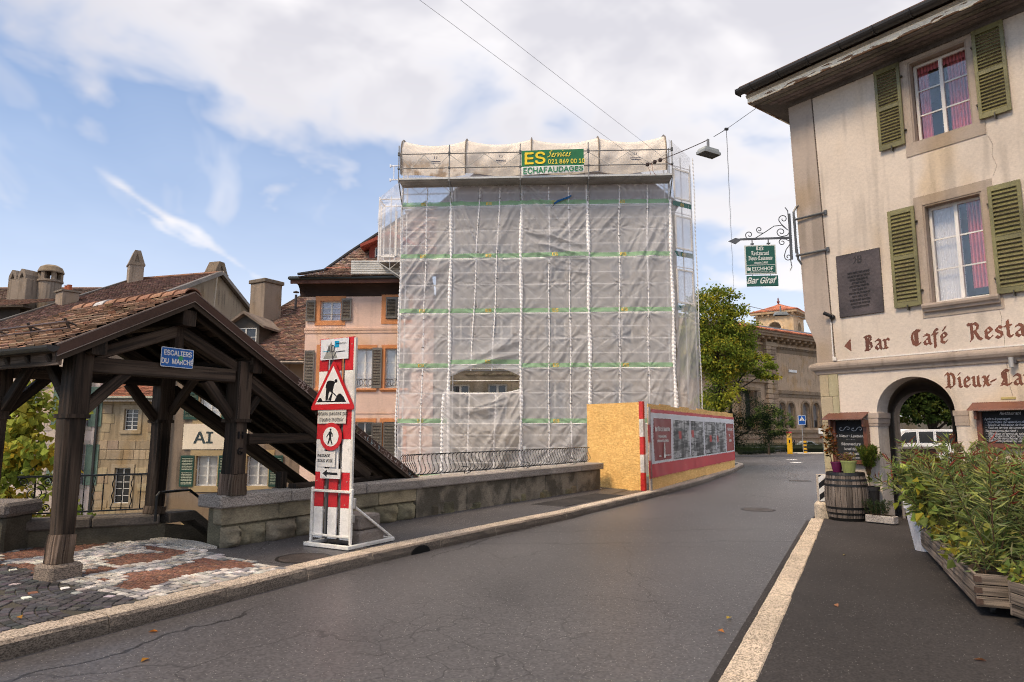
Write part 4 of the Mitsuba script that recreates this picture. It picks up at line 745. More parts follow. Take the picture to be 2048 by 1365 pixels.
for x in (2.42, 2.85, 3.9): part(ob, 'shutter_hinge', SC(bx(x, x + .04, 1.19, 1.22, 3.1, 3.2)), 'm_metal', (.03, .025, .02))
rs = np.random.default_rng(5)
for i in range(26):
    x, z = (2.1 + i * .135, 3.83 + rs.uniform(-.03, .03)) if i < 15 else (3.98 + rs.uniform(0, .3), 2.9 + (i - 15) * .085)
    part(ob, 'rubble_stone', SC(wobble(bx(x, x + rs.uniform(.11, .19), 1.17, 1.26, z, z + rs.uniform(.07, .13), .03), .02, 12, i)), 'm_dirty', vary((.42, .36, .27), .12), .3)
part(ob, 'roof', SC(prism(Polygon([(.8, 10.6), (10.6, 10.6), (9, 12.0), (2.4, 12.0)]), 1.2, 7)), 'm_grain', (.1, .065, .05), .5)
# ------------------------------------------------------------------ scaffold
sca = thing('scaffold', 'tall white metal facade scaffold with guard rails and a projecting top deck', 'scaffold')
AL, GZ = (.80, .79, .78), (.24, .235, .23); SX = [-.2, 1.7, 4.35, 6.87, 9.93]; LV = [10.16, 8.12, 6.03, 3.98, 1.96, -.03]
for x in SX:
    for y in (.05, .85): part(sca, 'standard', SC(rod((x, y, -6), (x, y, 12.2), .024, 8)), 'm_metal', AL, .2)
    part(sca, 'bracket', SC([rod((x, -.82, 11.0), (x, .05, 11.0), .022), rod((x, -.8, 10.98), (x, .04, 10.1), .022), rod((x, -.06, 10.1), (x, -.06, 11.0), .02)]), 'm_metal', GZ, .3)
    part(sca, 'guard_post', SC(rod((x, -.82, 10.9), (x, -.82, 12.32), .024)), 'm_metal', GZ, .3)
    for z in (11.42, 11.95, 12.02): part(sca, 'coupler', SC(bx(x - .04, x + .04, -.87, -.79, z - .035, z + .035, .01)), 'm_metal', (.12, .12, .12))
ZIG = (.66, .65, .64)
for i in range(4):
    a, b = SX[i], SX[i + 1]
    for z in LV:
        for dz in (0, .58, 1.12, 1.58): part(sca, 'ledger', SC(rod((a, .045, z + dz), (b, .045, z + dz), .019 if dz else .026)), 'm_metal', AL, .2)
        n = 4 if b - a > 2.2 else 3
        zz = [(a + (b - a) * k / n, .05, z + (.58 if (k + i) % 2 else 1.12)) for k in range(n + 1)]
        part(sca, 'lattice_brace', SC([rod(p, q, .013, 5) for p, q in zip(zz[:-1], zz[1:])]), 'm_metal', ZIG, .2)
        if z > -1: part(sca, 'platform', SC(bx(a + .05, b - .05, .12, .8, z - .07, z - .03)), 'm_metal', (.34, .33, .32), .4)
        part(sca, 'toe_board', SC(bx(a + .03, b - .03, .060, .075, z + .03, z + .16)), 'm_metal', (.45, .44, .42), .25)
    for z in (11.42, 11.98): part(sca, 'guard_rail', SC(rod((a, -.83, z), (b, -.83, z), .021)), 'm_metal', GZ, .3)
    n = 4; zz = [(a + (b - a) * k / n, -.80, 11.45 if k % 2 else 11.95) for k in range(n + 1)]
    part(sca, 'lattice_brace', SC([rod(p, q, .011, 5) for p, q in zip(zz[:-1], zz[1:])]), 'm_metal', (.45, .44, .42), .2)
    for k in range(3): part(sca, 'deck_plank', SC(bx(a + .02, b - .02, -.80 + k * .27, -.55 + k * .27, 10.97, 11.02, .01)), 'm_metal', (.30, .28, .26), .4)
    part(sca, 'deck_edge', SC(bx(a, b, -.83, -.803, 10.99, 11.06)), 'm_metal', (.55, .54, .52), .3)
part(sca, 'end_frame', SC([rod((-.62, -.3, 11.2), (-.2, -.3, 11.2), .02), rod((-.62, -.3, 11.75), (-.2, -.3, 11.75), .02), rod((-.5, -.3, 11.2), (-.5, -.3, 11.75), .02), bx(-.66, -.6, -.34, -.26, 11.14, 11.24, .01), bx(-.66, -.6, -.34, -.26, 11.7, 11.8, .01)]), 'm_metal', AL, .2)
HX = [-.24, 2.24, 4.76, 7.31, 9.83]; prof = np.array([(-.22, 11.40), (-.27, 11.7), (-.30, 12.1), (-.26, 12.45), (-.12, 12.75), (.18, 12.95), (.6, 13.03), (1.3, 13.0), (2.2, 12.7)])
for x in HX: part(sca, 'hoop', SC(tube([(x, y - .03, z + .03) for y, z in prof], .03, 6)), 'm_metal', (.16, .13, .10), .3)
# hoop tarpaulins: sagging cream canvas
for i in range(4):
    a, b = HX[i] + .01, HX[i + 1] - .01; nu, nv = 40, 44; tt = np.r_[0, np.cumsum(np.hypot(*np.diff(prof, axis=0).T))]; sv = np.linspace(0, tt[-1], nv)
    py_, pz_ = np.interp(sv, tt, prof[:, 0]), np.interp(sv, tt, prof[:, 1]); u = np.linspace(0, 1, nu)[:, None]; wv = np.clip(sv / 1.3, 0, 1)[None]
    sag = 4 * u * (1 - u); X = a + (b - a) * u + 0 * wv; nzf = meshkit.fbm(np.stack([X * 1.3, 0 * X + sv[None] * 2.2, 0 * X + i * 7], -1), 4) - .5
    fold = .035 * np.sin((u * 9 + (1 - sv[None] / tt[-1]) * 7 * (1 if i % 2 else -1)) * 2.2) * np.exp(-((sv[None] - .9) / .5) ** 2)
    Y = py_[None] + sag * .16 * (1 - np.clip((sv[None] - 1.2) / 1., 0, 1)) + nzf * .10 - fold; Z = pz_[None] - sag * .17 * wv + .05 * np.sin(u * 6 + i) * (1 - wv) + nzf * .06
    m = grid(np.stack([X, Y, Z], -1)); uv = np.stack([X + 0 * Z, pz_[None] - 11.4 + 0 * X], -1).reshape(-1, 2)
    tp = thing('top_tarpaulin', ['dirty cream tarpaulin over the scaffold top at its left end, stained brown', 'clean cream tarpaulin second from the left over the scaffold top', 'cream tarpaulin behind the green banner on the scaffold top', 'cream tarpaulin at the right end of the scaffold top beside the lamp cable'][i], 'tarpaulin', 'cream tarpaulins over the scaffold top')
    part(tp, 'canvas', SC(m), 'm_tarp', uv=uv, smooth=True)
    if i != 2:
        xc = (a + b) / 2 + .1; part(tp, 'emblem', SC([tube([(xc + .05 * s_ * math.cos(t), -.335, 12.02 + .06 * math.sin(t) + .02) for t in np.linspace(-.9, .9, 7)], .012, 4) for s_ in (-1, 1)] + [bx(xc - .19, xc + .19, -.335, -.328, 11.87, 11.90), bx(xc - .16, xc + .19, -.335, -.328, 11.81, 11.835)]), 'm_gloss', (.02, .03, .07), .1)
# the sheets
scene['m_band'] = {'type': 'mask', 'opacity': .72, 'bsdf': {'type': 'principledthin', 'base_color': rgb((.40, .66, .40)), 'roughness': .5, 'diff_trans': .8}}
def sheetmesh(x0, x1, zb, zt, y0, seed, ties, packs=(), res=.032, out=None):
    nx = int((x1 - x0) / res) + 2; u = np.linspace(0, 1, nx); xs = x0 + (x1 - x0) * u
    B, Tp = np.broadcast_to(zb(xs) if callable(zb) else zb, (nx,)), np.broadcast_to(zt(xs) if callable(zt) else zt, (nx,)); nz = int((Tp.max() - B.min()) / res) + 2; X = np.repeat(xs[:, None], nz, 1); Z = B[:, None] + (Tp - B)[:, None] * np.linspace(0, 1, nz)[None]
    r_ = np.random.default_rng(seed); D = (meshkit.fbm(np.stack([X * .7, Z * .6, 0 * X + seed], -1), 3) - .5) * .10
    D += (meshkit.fbm(np.stack([X * 9, Z * 1.5, 0 * X + seed], -1), 3, 2) - .5) * .010
    mask = np.clip(meshkit.fbm(np.stack([X * 1.1, Z * 1.1, 0 * X + seed + 3], -1), 2, 6) * 3 - 1.1, 0, 1)
    for k in range(3):
        an = r_.uniform(-.9, .9); D += mask * .008 * np.sin((X * math.cos(an) + Z * math.sin(an)) * r_.uniform(16, 30) + 4 * meshkit.noise(np.stack([X * 1.2, Z * 1.2, 0 * X + k], -1)))
    for tx, tz in ties:
        dx, dz = X - tx, Z - tz; r = np.hypot(dx, dz); th = np.arctan2(dz, dx); n = r_.integers(7, 13); am = r_.uniform(.008, .026)
        D += 1.5 * am * np.exp(-r / r_.uniform(.25, .6)) * np.sin(th * n + r_.uniform(0, 6) + 1.5 * meshkit.noise(np.stack([X * 3, Z * 3, 0 * X], -1))) * np.clip(r / .12, 0, 1)
    for cx, cz, an, ln, wd, am, fq in packs:
        dx, dz = X - cx, Z - cz; s_ = dx * math.cos(an) + dz * math.sin(an); t_ = -dx * math.sin(an) + dz * math.cos(an)
        w_ = meshkit.fbm(np.stack([t_ * fq / 3.4, s_ * .55 + 3, 0 * X + cx * 3], -1), 2); D -= 4.8 * am * np.exp(-(s_ / ln) ** 2 - (t_ / wd) ** 2) * (1 - np.abs(2 * w_ - 1)) ** 3
    for tx, tz in ties:                      # sharp creases running out of the fixing points
        for _ in range(3):
            an = r_.choice([-1.57, 1.57, .7, -.7, 2.4, -2.4]) + r_.normal(0, .4); dx, dz = X - tx, Z - tz; s_ = dx * math.cos(an) + dz * math.sin(an); t_ = -dx * math.sin(an) + dz * math.cos(an) + .05 * np.sin(s_ * 4 + tx)
            ln = r_.uniform(.35, 1.3); D -= r_.uniform(.008, .026) * np.exp(-(t_ / (.035 + .05 * np.clip(s_, 0, 2))) ** 2) * np.clip(s_ / .1, 0, 1) * np.clip(1 - s_ / ln, 0, 1)
    if out is not None: out += [xs, Z, y0 + D]
    return grid(np.stack([X, y0 + D, Z], -1)[::-1])
def drape(out, m=None, z0=None, z1=None, off=.012):      # a strip or lettering that follows the sheet
    xs, Z, Y = out; yat = lambda x, z: np.array([np.interp(b, Z[i], Y[i]) for i, b in zip(np.clip(np.searchsorted(xs, x), 0, len(xs) - 1), z)])
    if m is not None: v = m.vertices; v[:, 1] = yat(v[:, 0], v[:, 2]) - off; return m
    zz = np.linspace(z0, z1, 6); return grid(np.stack([np.stack([np.full(6, x), np.interp(zz, Z[i], Y[i]) - off, zz], -1) for i, x in enumerate(xs)])[::-1])
def lace(x0, x1, z0, z1, r0, seed, lumps=0.0):     # a seam: gathered white edge wound round a pole
    z = np.arange(z0, z1, .028); f = (z - z0) / (z1 - z0); x = x0 + (x1 - x0) * f + .015 * np.sin(z * 1.7 + seed)
    r = r0 * (1 + .30 * np.sin(z * 42 + seed)) + lumps * np.abs(np.sin(z * 1.55 + seed)) * (.6 + .8 * meshkit.noise(np.stack([z * 1.1, z * 0 + seed, z * 0], -1)))
    x = x + .4 * r0 * np.sin(z * 42 + seed + 1.2)
    return tube(np.stack([x, np.full(len(z), -.125), z], -1), r, 6)
BAYL = ['leftmost sheet of the scaffold wrapping beside the pink house, with slanting folds', 'upper sheet of the second scaffold bay, lifted in an arch over the opening', 'sheet of the third scaffold bay below the green banner, with a blue strap', 'wide rightmost front sheet of the scaffold wrapping above the hoarding']
seams = [[(.55, .85)], [(2.5, 2.78), (3.28, 3.55)], [(5.32, 5.42), (6.15, 6.16)], [(7.85, 8.06), (8.9, 9.1)]]; seams[0] = [(.64, .78)]
packs = [[(.7, 7.4, .95, 2.0, .9, .035, 12), (.2, 9.2, .75, 1.2, .6, .03, 14), (.9, 5.2, .8, 1.0, .7, .02, 15)], [(2.3, 9.6, -1.15, 1.3, .55, .03, 15), (3.9, 9.6, 1.15, 1.2, .5, .03, 15), (3.2, 4.4, .35, 1.2, .35, .045, 9), (2.9, 7.6, -1.2, 1.3, .5, .02, 16), (3.9, 4.9, .8, .8, .4, .03, 14)],
    [(5.0, 9.8, -1.0, 1.2, .6, .04, 12), (6.2, 9.5, .9, 1.0, .6, .035, 13), (5.7, 8.6, -.35, 1.4, .5, .035, 11), (6.4, 7.9, -.2, 1.0, .35, .03, 14), (6.4, 1.2, 1.0, 1.2, .6, .03, 13), (6.3, 4.9, 1.0, 1.0, .45, .025, 14)], [(9.2, 8.6, 1.1, 1.5, .7, .03, 12), (7.6, 9.6, .8, 1.2, .5, .02, 14), (8.3, 6.0, 1.2, 1.5, .5, .014, 15), (9.3, 3.0, 1.2, 1.2, .6, .02, 13)]]
op_top = lambda x: 3.70 + .34 * np.clip(1 - ((x - 3.05) / 1.25) ** 2, 0, 1)
for i in range(4):
    a, b = SX[i], SX[i + 1]; ties = [(x + (x2 - x) * (z / 10), z + d) for x, x2 in seams[i] + [(a, a), (b, b)] for z in LV for d in (.0, 1.12)]
    sh = thing('scaffold_sheet', BAYL[i], 'sheeting', 'translucent sheets wrapping the scaffold')
    zb = op_top if i == 1 else -1.6
    sd_ = []; part(sh, 'sheet', SC(sheetmesh(a, b, zb, 11.0 - .02 * i, -.09 - .004 * i, 20 + i, ties, packs[i], out=sd_)), 'm_sheet', smooth=True)
    for z in LV:
        if i == 1 and z < 3.9: continue
        q_ = z + .13 * (i == 1 and z < 4); part(sh, 'printed_band', SC(drape(sd_, None, q_ + .03, q_ + .19)), 'm_band', smooth=True); part(sh, 'band_lettering', SC(drape(sd_, text('ES', .11, .003, True, wx=1.3, anchor='c', at=((a + b) / 2 + [-.1, .1, .0, -.25][i], 0, q_ + .055)), off=.02)), 'm_gloss', (.80, .50, .08), .1)
        part(sh, 'band_hem', SC(drape(sd_, None, q_ - .01, q_ + .015)), 'm_gloss', (.80, .79, .78), .1, smooth=True)
    for (x0, x1) in seams[i]: part(sh, 'seam', SC(lace(x0, x1, 3.9 if i == 1 else -1.2, 10.9, .021, x0)), 'm_gloss', (.84, .82, .82), .2); part(sh, 'tie', SC([bx(x0 + (x1 - x0) * (z - .0) / 10.8 - .045, x0 + (x1 - x0) * z / 10.8 + .05, -.17, -.16, z, z + .018) for z in np.arange(.6 if i != 1 else 4.2, 10.6, 1.04)]), 'm_gloss', (.05, .05, .05), .1)
    if i < 3 or True: part(sh, 'edge_roll', SC(lace(b - .03, b, -1.2, 10.75, .030, 3.3 * i, .036)), 'm_gloss', (.85, .83, .83), .2)
    if i == 0: part(sh, 'edge_roll', SC(lace(a - .04, a, -1.2, 10.9, .02, 1.3, .012)), 'm_gloss', (.78, .76, .76), .2)
sh = thing('scaffold_sheet', 'loose lower sheet of the second bay hanging in heavy folds below the arched opening', 'sheeting', 'translucent sheets wrapping the scaffold')
part(sh, 'sheet', SC(sheetmesh(1.52, 4.33, -1.6, lambda x: 3.06 + .10 * ((x - 2.9) / 1.3) ** 2, -.22, 41, [(1.55, 3.1), (4.3, 3.1), (2.45, 3.06), (3.4, 3.06), (2.4, 1.5), (3.4, 1.5)], [(2.6, 2.3, -.75, 1.3, .7, .06, 9), (3.8, 1.5, 1.05, 1.6, .6, .07, 10), (2.4, .9, -.7, 1.3, .5, .06, 9), (3.1, 2.6, .3, .8, .3, .05, 12)])), 'm_sheer', smooth=True)
for x in (2.45, 3.4, 1.5): part(sh, 'seam', SC(lace(x - .06, x, -1.2, 3.05, .026 if x > 2 else .045, x)).apply_translation((0, -.1, 0)), 'm_gloss', (.85, .83, .83), .2)
part(sh, 'hem', SC(tube([(1.5, -.15, 3.08), (2.2, -.16, 3.05), (3.1, -.16, 3.05), (3.8, -.16, 3.07), (4.33, -.15, 3.2)], .022, 6)), 'm_gloss', (.78, .76, .75), .2)
part(sh, 'paper_note', SC(bx(4.40, 4.52, -.16, -.155, .98, 1.16)), 'm_grain', (.8, .8, .78), .1)
solo('blue_strap', SC(tube([(5.6, -.16, 10.20), (5.75, -.2, 10.29), (5.95, -.22, 10.36), (6.12, -.2, 10.42), (6.25, -.18, 10.50)], [.035, .04, .035, .04, .03], 7)), 'm_gloss', 'bright blue strap end sticking out of the third scaffold sheet', 'strap', (.01, .11, .30), .2); solo('grey_strap', SC(rod((5.2, -.1, 9.65), (5.62, -.15, 10.2), .012)), 'm_gloss', 'thin dark cord tied below the blue strap on the sheet', 'cord', (.03, .03, .035))
# the skirt under the tarpaulins
solo('skirt_sheet', SC(sheetmesh(-.2, 9.9, 11.02, 11.62, -.02, 77, [], (), .06)), 'm_sheet', 'narrow strip of sheeting between the top deck and the tarpaulins', 'sheeting', smooth=True)
# side wings
rw = thing('scaffold_wing', 'narrow right end of the scaffold with three framed netting panels', 'scaffold'); WR = Frame(SC.pt(9.98, -.02), (1, .62))
for x in (.02, .62, 1.13): part(rw, 'standard', WR(rod((x, .03, -1), (x, .03, 12.4 - .4 * x), .022)), 'm_metal', (.5, .5, .5), .2)
for z in (11.75, 10.35, 9.9, 8.35, 7.8, 6.3): part(rw, 'ledger', WR(rod((0, .03, z), (1.13, .03, z), .018)), 'm_metal', AL, .2)
for z0, z1 in ((10.42, 11.62), (8.47, 9.78), (6.4, 7.70)):
    k = part(rw, 'panel_frame', WR([bx(.16, .22, -.06, -.02, z0, z1), bx(.98, 1.04, -.06, -.02, z0, z1), bx(.22, .98, -.06, -.02, z0, z0 + .06), bx(.22, .98, -.06, -.02, z1 - .06, z1)]), 'm_gloss', (.75, .70, .64), .2); part(k, 'netting', WR(bx(.22, .98, -.04, -.038, z0 + .06, z1 - .06)), 'm_sheet')
    b_ = part(rw, 'toe_board', WR(bx(.12, 1.1, -.012, -.006, z0 - .27, z0 - .08)), 'm_gloss', (.03, .12, .09), .2); part(b_, 'lettering', WR(text('ES', .11, .003, True, anchor='c', at=(.6, -.014, z0 - .24))), 'm_gloss', (.55, .36, .05), .1)
part(rw, 'sheet', WR(sheetmesh(0, 1.15, -1.5, lambda x: 12.75 - .45 * x, -.015, 55, [(.62, 6), (.02, 7), (1.1, 5.6), (.02, 3)], [(.6, 5.2, 1.3, 1.2, .6, .05, 13), (.5, 3.2, 1.4, 1.6, .5, .04, 12)])), 'm_sheer', smooth=True)
part(rw, 'edge_roll', WR(lace(1.15, 1.15, -1, 12.2, .02, 2)), 'm_gloss', (.7, .69, .69), .2)
lwg = thing('scaffold_wing', 'small bracketed bay hung on the left end of the scaffold with pale netting', 'scaffold'); LL = SC
fr_ = [rod((x, y, 8.05), (x, y, 10.6), .024) for x in (-1.06, -.62) for y in (-.1, .7)] + [rod((-1.06, y, z), (-.2, y, z), .022) for y in (-.1, .7) for z in (8.05, 8.3, 10.5)] + [rod((-1.06, -.1, z), (-1.06, .7, z), .022) for z in (8.05, 10.5)]
part(lwg, 'frame', LL(fr_), 'm_metal', AL, .2); part(lwg, 'bracket', LL([rod((-1.05, y, 8.02), (-.2, y, 7.45), .024) for y in (-.1, .7)] + [rod((-.62, -.1, 8.03), (-.62, -.1, 7.76), .015), rod((-.62, -.1, 7.76), (-.3, -.1, 8.03), .012)]), 'm_metal', (.45, .45, .44), .2); part(lwg, 'platform', LL(bx(-1.06, -.2, -.1, .7, 8.02, 8.07)), 'm_metal', (.2, .19, .18), .3)
part(lwg, 'sheet', LL(sheetmesh(-1.09, -.2, 8.08, lambda x: 10.55 + (x + 1.09) * .82, -.13, 61, [(-1.06, 10.4), (-.25, 8.2)], [(-.7, 9.9, .6, .8, .3, .04, 14)])), 'm_sheer', smooth=True); m = sheetmesh(-.12, .7, 8.08, 10.55, 0, 62, []); m.vertices = np.stack([-1.1 + m.vertices[:, 1], m.vertices[:, 0], m.vertices[:, 2]], 1); part(lwg, 'side_sheet', LL(m), 'm_sheer', smooth=True)
each(lwg, 'panel_frame', LL, [bx(-1.0, -.95, -.18, -.14, 8.25, 10.2), bx(-.42, -.36, -.18, -.14, 8.25, 10.0), bx(-.95, -.42, -.18, -.14, 8.2, 8.26)], 'm_gloss', (.76, .72, .68), .2)
# banner on the guard rail
bn = thing('scaffold_banner', 'green and white scaffolding company banner tied to the top guard rail', 'banner')
def bend(m): v = m.vertices; v[:, 1] += .02 * np.sin(v[:, 0] * 2.1) ; v[:, 2] += .035 * ((v[:, 0] - 5.6) / 1.1) * (v[:, 2] < 11.3) + .02 * (v[:, 0] - 4.4); return m
gr = lambda x0, x1, z0, z1, y: grid(np.array([[(x, y, z) for z in np.linspace(z0, z1, 6)] for x in np.linspace(x1, x0, 24)]))
part(bn, 'green_field', SC(bend(gr(4.40, 6.70, 11.38, 12.0, -.885))), 'm_gloss', (.015, .165, .055), .2, smooth=True); part(bn, 'white_field', SC(bend(gr(4.40, 6.70, 11.09, 11.379, -.885))), 'm_gloss', (.72, .71, .69), .15, smooth=True)
part(bn, 'large_letters', SC(bend(text('ES', .44, .004, True, wx=1.12, at=(4.46, -.905, 11.47)))), 'm_gloss', (.85, .62, .02), .1); part(bn, 'phone_number', SC(bend(text('021 869 00 10', .165, .004, True, wx=.83, at=(5.37, -.905, 11.45)))), 'm_gloss', (.85, .68, .08), .1); part(bn, 'trade_name', SC(bend(text('ECHAFAUDAGES', .20, .004, True, wx=1.0, at=(4.44, -.905, 11.13)))), 'm_gloss', (.02, .20, .08), .1)
sw = {'S': [(.7, 1.5), (.45, 1.6), (.2, 1.3), (.55, .8), (.4, .2), (0, .1)], 'e': [(0, .4), (.4, .7), (.3, 1), (.05, .7), (.1, .1), (.5, .15)], 'r': [(0, 0), (.15, .9), (.2, .7), (.5, 1)], 'v': [(0, .95), (.15, .05), (.5, 1)], 'i': [(.05, .9), (.1, .05), (.3, .2)], 'c': [(.45, .85), (.2, 1), (.05, .4), (.3, .05), (.55, .3)], 's': [(.4, 1), (.1, .8), (.35, .4), (.2, .05), (0, .1)]}
def scrawl(word, h, adv, w): 
    st, x = [], 0
    for ch in word: g = sw[ch]; st.append([(x + a + b * .25, b) for a, b in g]); x += adv * (max(a for a, _ in g) + .12)
    return affinity.scale(nibstroke(st + [[(x - 1.9, 1.45), (x - 1.8, 1.5)]], w, .7, .45), h, h, origin=(0, 0))
m = prism(affinity.translate(scrawl('Services', .155, 1.12, .2), 5.36, 11.70), -.905, -.901); v = m.vertices; v[:, 2] += .03 * (v[:, 0] - 5.4); part(bn, 'script_letters', SC(bend(m)), 'm_gloss', (.85, .68, .08), .1)
# ------------------------------------------------------------------ site hoarding with the printed banner
HK, HH = Frame((2.53, 19.0), (1.07, -1.26), .14), Frame((3.6, 17.75), (6, 11.4), .14)
def board(fr, x0, x1, z0, z1, y0, y1):
    m = bx(x0, x1, y0, y1, z0, z1); u = rng.uniform(0, 9, 2); m.metadata['uv'] = m.vertices[:, [0, 2]] + u; return m
hd = thing('site_hoarding', 'chipboard site hoarding standing along the bend of the left kerb', 'hoarding')
part(hd, 'board', HK(board(HK, -.55, 1.39, -.02, 2.33, 0, .022)), 'm_osb')
x = .04
for i in range(11):
    L = 1.18 if i < 10 else 1.15; part(hd, 'board', HH(board(HH, x, x + L - .006, .02 - rng.uniform(0, .05), 2.30 + rng.normal(0, .022), 0, .022)), 'm_osb'); x += L
part(hd, 'frame_post', [HH(bx(.6 + i * 1.18, .68 + i * 1.18, .03, .11, 0, 2.2)) for i in range(10)] + [HK(bx(-.3, -.22, .03, .11, 0, 2.2))], 'm_plank', uv=None, col=(.5, .3, .2))
END = Frame(HH.pt(12.98, 0)[:2], (.0, 1), .14); part(hd, 'end_board', END(board(END, .0, 2.2, .03, 2.3, 0, .02)), 'm_osb')
sp = thing('striped_post', 'red and white striped warning post at the corner of the hoarding', 'post')
RED, WHT = (.56, .035, .03), (.66, .62, .56)
for i in range(5):
    z0, z1 = .0 + i * .47, .467 + i * .47; part(sp, 'stripe', HK(bx(1.395, 1.525, -.045, .03, z0, z1)), 'm_gloss', vary(RED if i % 2 == 0 else WHT, .06), .6); part(sp, 'stripe', HH(bx(-.03, .10, -.05, -.005, z0 - .15, min(z1 - .15, 2.3))), 'm_gloss', vary((.36, .30, .27) if i % 2 == 0 else (.28, .03, .03), .06), .7)  # side stripes are darker copies, the shade of that face put into colour
bnr = thing('hoarding_banner', 'long red and white city banner with four black and white photographs on the hoarding', 'banner')
bd = lambda x, z: -.035 - .012 * np.sin(x * 7 + z * 5 + 3 * np.sin(x * 1.1)) * np.exp(-x / 5) - .01 * np.sin(x * 2.3 + z)
def bp(x0, x1, z0, z1, dy):
    X, Z = np.meshgrid(np.linspace(x1, x0, max(4, int((x1 - x0) / .07))), np.linspace(z0, z1, max(3, int((z1 - z0) / .08))), indexing='ij'); return grid(np.stack([X, bd(X, Z) - dy, Z - .14], -1))
BR, BD = (.50, .018, .026), (.24, .020, .019)
part(bnr, 'top_band', HH(bp(.18, 12.95, 2.19, 2.29, 0)), 'm_gloss', BR, .15, smooth=True); part(bnr, 'bottom_band', HH(bp(.06, 12.95, .47, .83, 0)), 'm_gloss', BR, .15, smooth=True); part(bnr, 'white_field', HH(bp(.10, 12.95, .83, 2.19, 0)), 'm_gloss', (.62, .62, .66), .12, smooth=True)
part(bnr, 'red_panel', HH(bp(.36, 2.2, .9, 2.05, .004)), 'm_gloss', BD, .15, smooth=True); part(bnr, 'red_panel', HH(bp(10.98, 12.8, .88, 2.01, .004)), 'm_gloss', BD, .15, smooth=True)
for i, (a, b) in enumerate(((2.44, 4.57), (4.74, 6.73), (6.92, 8.89), (9.02, 10.78))):
    m = bp(a, b, .87, 2.03, .004); v = m.vertices; uv = np.stack([i + .001 + .998 * (v[:, 0] - a) / (b - a), (v[:, 2] + .14 - .87) / 1.16], 1); part(bnr, 'photograph', HH(m), 'm_photo', uv=uv, smooth=True)
def btext(s, h, x, z, an='c', wx=.9): m = text(s, h, .003, True, wx=wx, anchor=an, at=(x, 0, z - .14)); v = m.vertices; v[:, 1] += bd(v[:, 0], v[:, 2] + .14) - .008; return HH(m)
part(bnr, 'lettering', [btext('Ville de Lausanne', .125, 1.42, 1.70), btext('Direction logement,', .075, 1.3, 1.52), btext('environnement et architecture', .075, 1.3, 1.40), btext('Lausanne', .05, .95, 1.0), btext('www.lausanne.ch', .05, 1.8, 1.0), btext('Ville de Lausanne', .12, 11.9, 1.72), btext('pour', .12, 11.75, 1.48), btext('Lausanne', .12, 11.9, 1.26)], 'm_gloss', (.66, .62, .60), .1)
part(bnr, 'emblem', HH([bx(.46, .62, -.062, -.058, 1.55, 1.67, 0), bx(.50, .53, -.066, -.063, 1.57, 1.64), bx(.56, .58, -.066, -.063, 1.57, 1.64)]), 'm_gloss', (.62, .6, .58), .1); part(bnr, 'tower_emblem', HH(prism(Polygon([(1.28, .82), (1.46, .82), (1.46, .9), (1.42, .94), (1.41, 1.18), (1.37, 1.26), (1.33, 1.18), (1.33, .94), (1.28, .9)]), -.066, -.06)), 'm_gloss', (.7, .68, .66), .1)
for i, (a, b) in enumerate(((2.5, 3.6), (4.8, 5.7), (6.98, 8.0), (9.06, 10.0))): part(bnr, 'caption', btext(['LE QUARTIER', 'DES RUES', 'DU MARCHE', 'EN VILLE'][i], .11, a, .92, 'l', .8), 'm_gloss', (.6, .6, .6), .1)
# ------------------------------------------------------------------ road works sign stand on the left pavement
SG_ = Frame((-2.20, 9.02), (.87, -.493), .148)
ss = thing('sign_stand', 'tall red and white plank stand carrying road works signs on the left pavement', 'sign stand')
SR, SW_ = (.50, .018, .024), (.72, .70, .68)
def plank(x0, x1, yo, col0):
    zz = [(-.02 + .12, .52), (.52, .99), (.99, 1.44), (1.44, 1.86), (1.86, 2.39), (2.39, 2.86)]; cl = [SW_, SR, SW_, SR, SW_, SR]
    for (a, b), c in zip(zz, cl): part(ss, 'plank_stripe', SG_(bx(x0, x1, .12 + yo, .145 + yo, a, b - .002, .003)), 'm_gloss', c, .35)
plank(-.705, -.545, 0, 0); plank(-.455, -.295, .012, 0); plank(-.215, -.055, 0, 0)
part(ss, 'edge_strip', SG_(bx(-.055, -.02, .115, .15, .1, 2.84)), 'm_gloss', (.60, .58, .54), .3); each(ss, 'backing', SG_, [bx(-.53, -.50, .15, .18, .1, 2.7), bx(-.27, -.24, .15, .18, .1, 2.7)], 'm_gloss', (.10, .10, .10), .2)
WB = ('m_gloss', (.66, .64, .60), .45)
each(ss, 'base_frame', SG_, [bx(-.76, .06, .0, .055, .0, .05, .006), bx(.005, .06, .06, .95, .0, .05, .006), bx(-.76, -.705, .06, .95, .0, .05, .006), bx(-.7, 0, .9, .95, .0, .05, .006)], *WB)
each(ss, 'cross_bar', SG_, [bx(-.73, -.0, .085, .115, .72, .755, .005), bx(-.73, -.0, .09, .115, .13, .16, .005)], *WB); each(ss, 'upright', SG_, [bx(-.02, .012, .09, .13, .05, .78, .005), bx(-.745, -.71, .09, .13, .05, .78, .005)], *WB)
each(ss, 'stay', SG_, [rod((.0, .14, .56), (.03, .92, .05), .017, 6), rod((-.73, .14, .56), (-.73, .92, .05), .017, 6)], *WB); each(ss, 'hinge', SG_, [bx(.0, .04, .12, .16, .52, .66, .006), bx(-.01, .03, .10, .15, .34, .44, .006)], 'm_metal', (.35, .34, .33))
solo('ballast_block', SG_([wobble(bx(-.62, .02, .28, .78, .005, .20, .03), .012, 6, 1), wobble(bx(-.58, -.02, .30, .74, .203, .40, .03), .012, 6, 2)]), 'm_dirty', 'stack of rough grey concrete ballast blocks behind the sign stand', 'concrete block', (.20, .17, .15), .5)
each(ss, 'punched_strip', SG_, [bx(-.535, -.47, .17, .2, .08, .52), bx(-.285, -.22, .17, .2, .08, .52)], 'm_metal', (.08, .08, .08), .3)
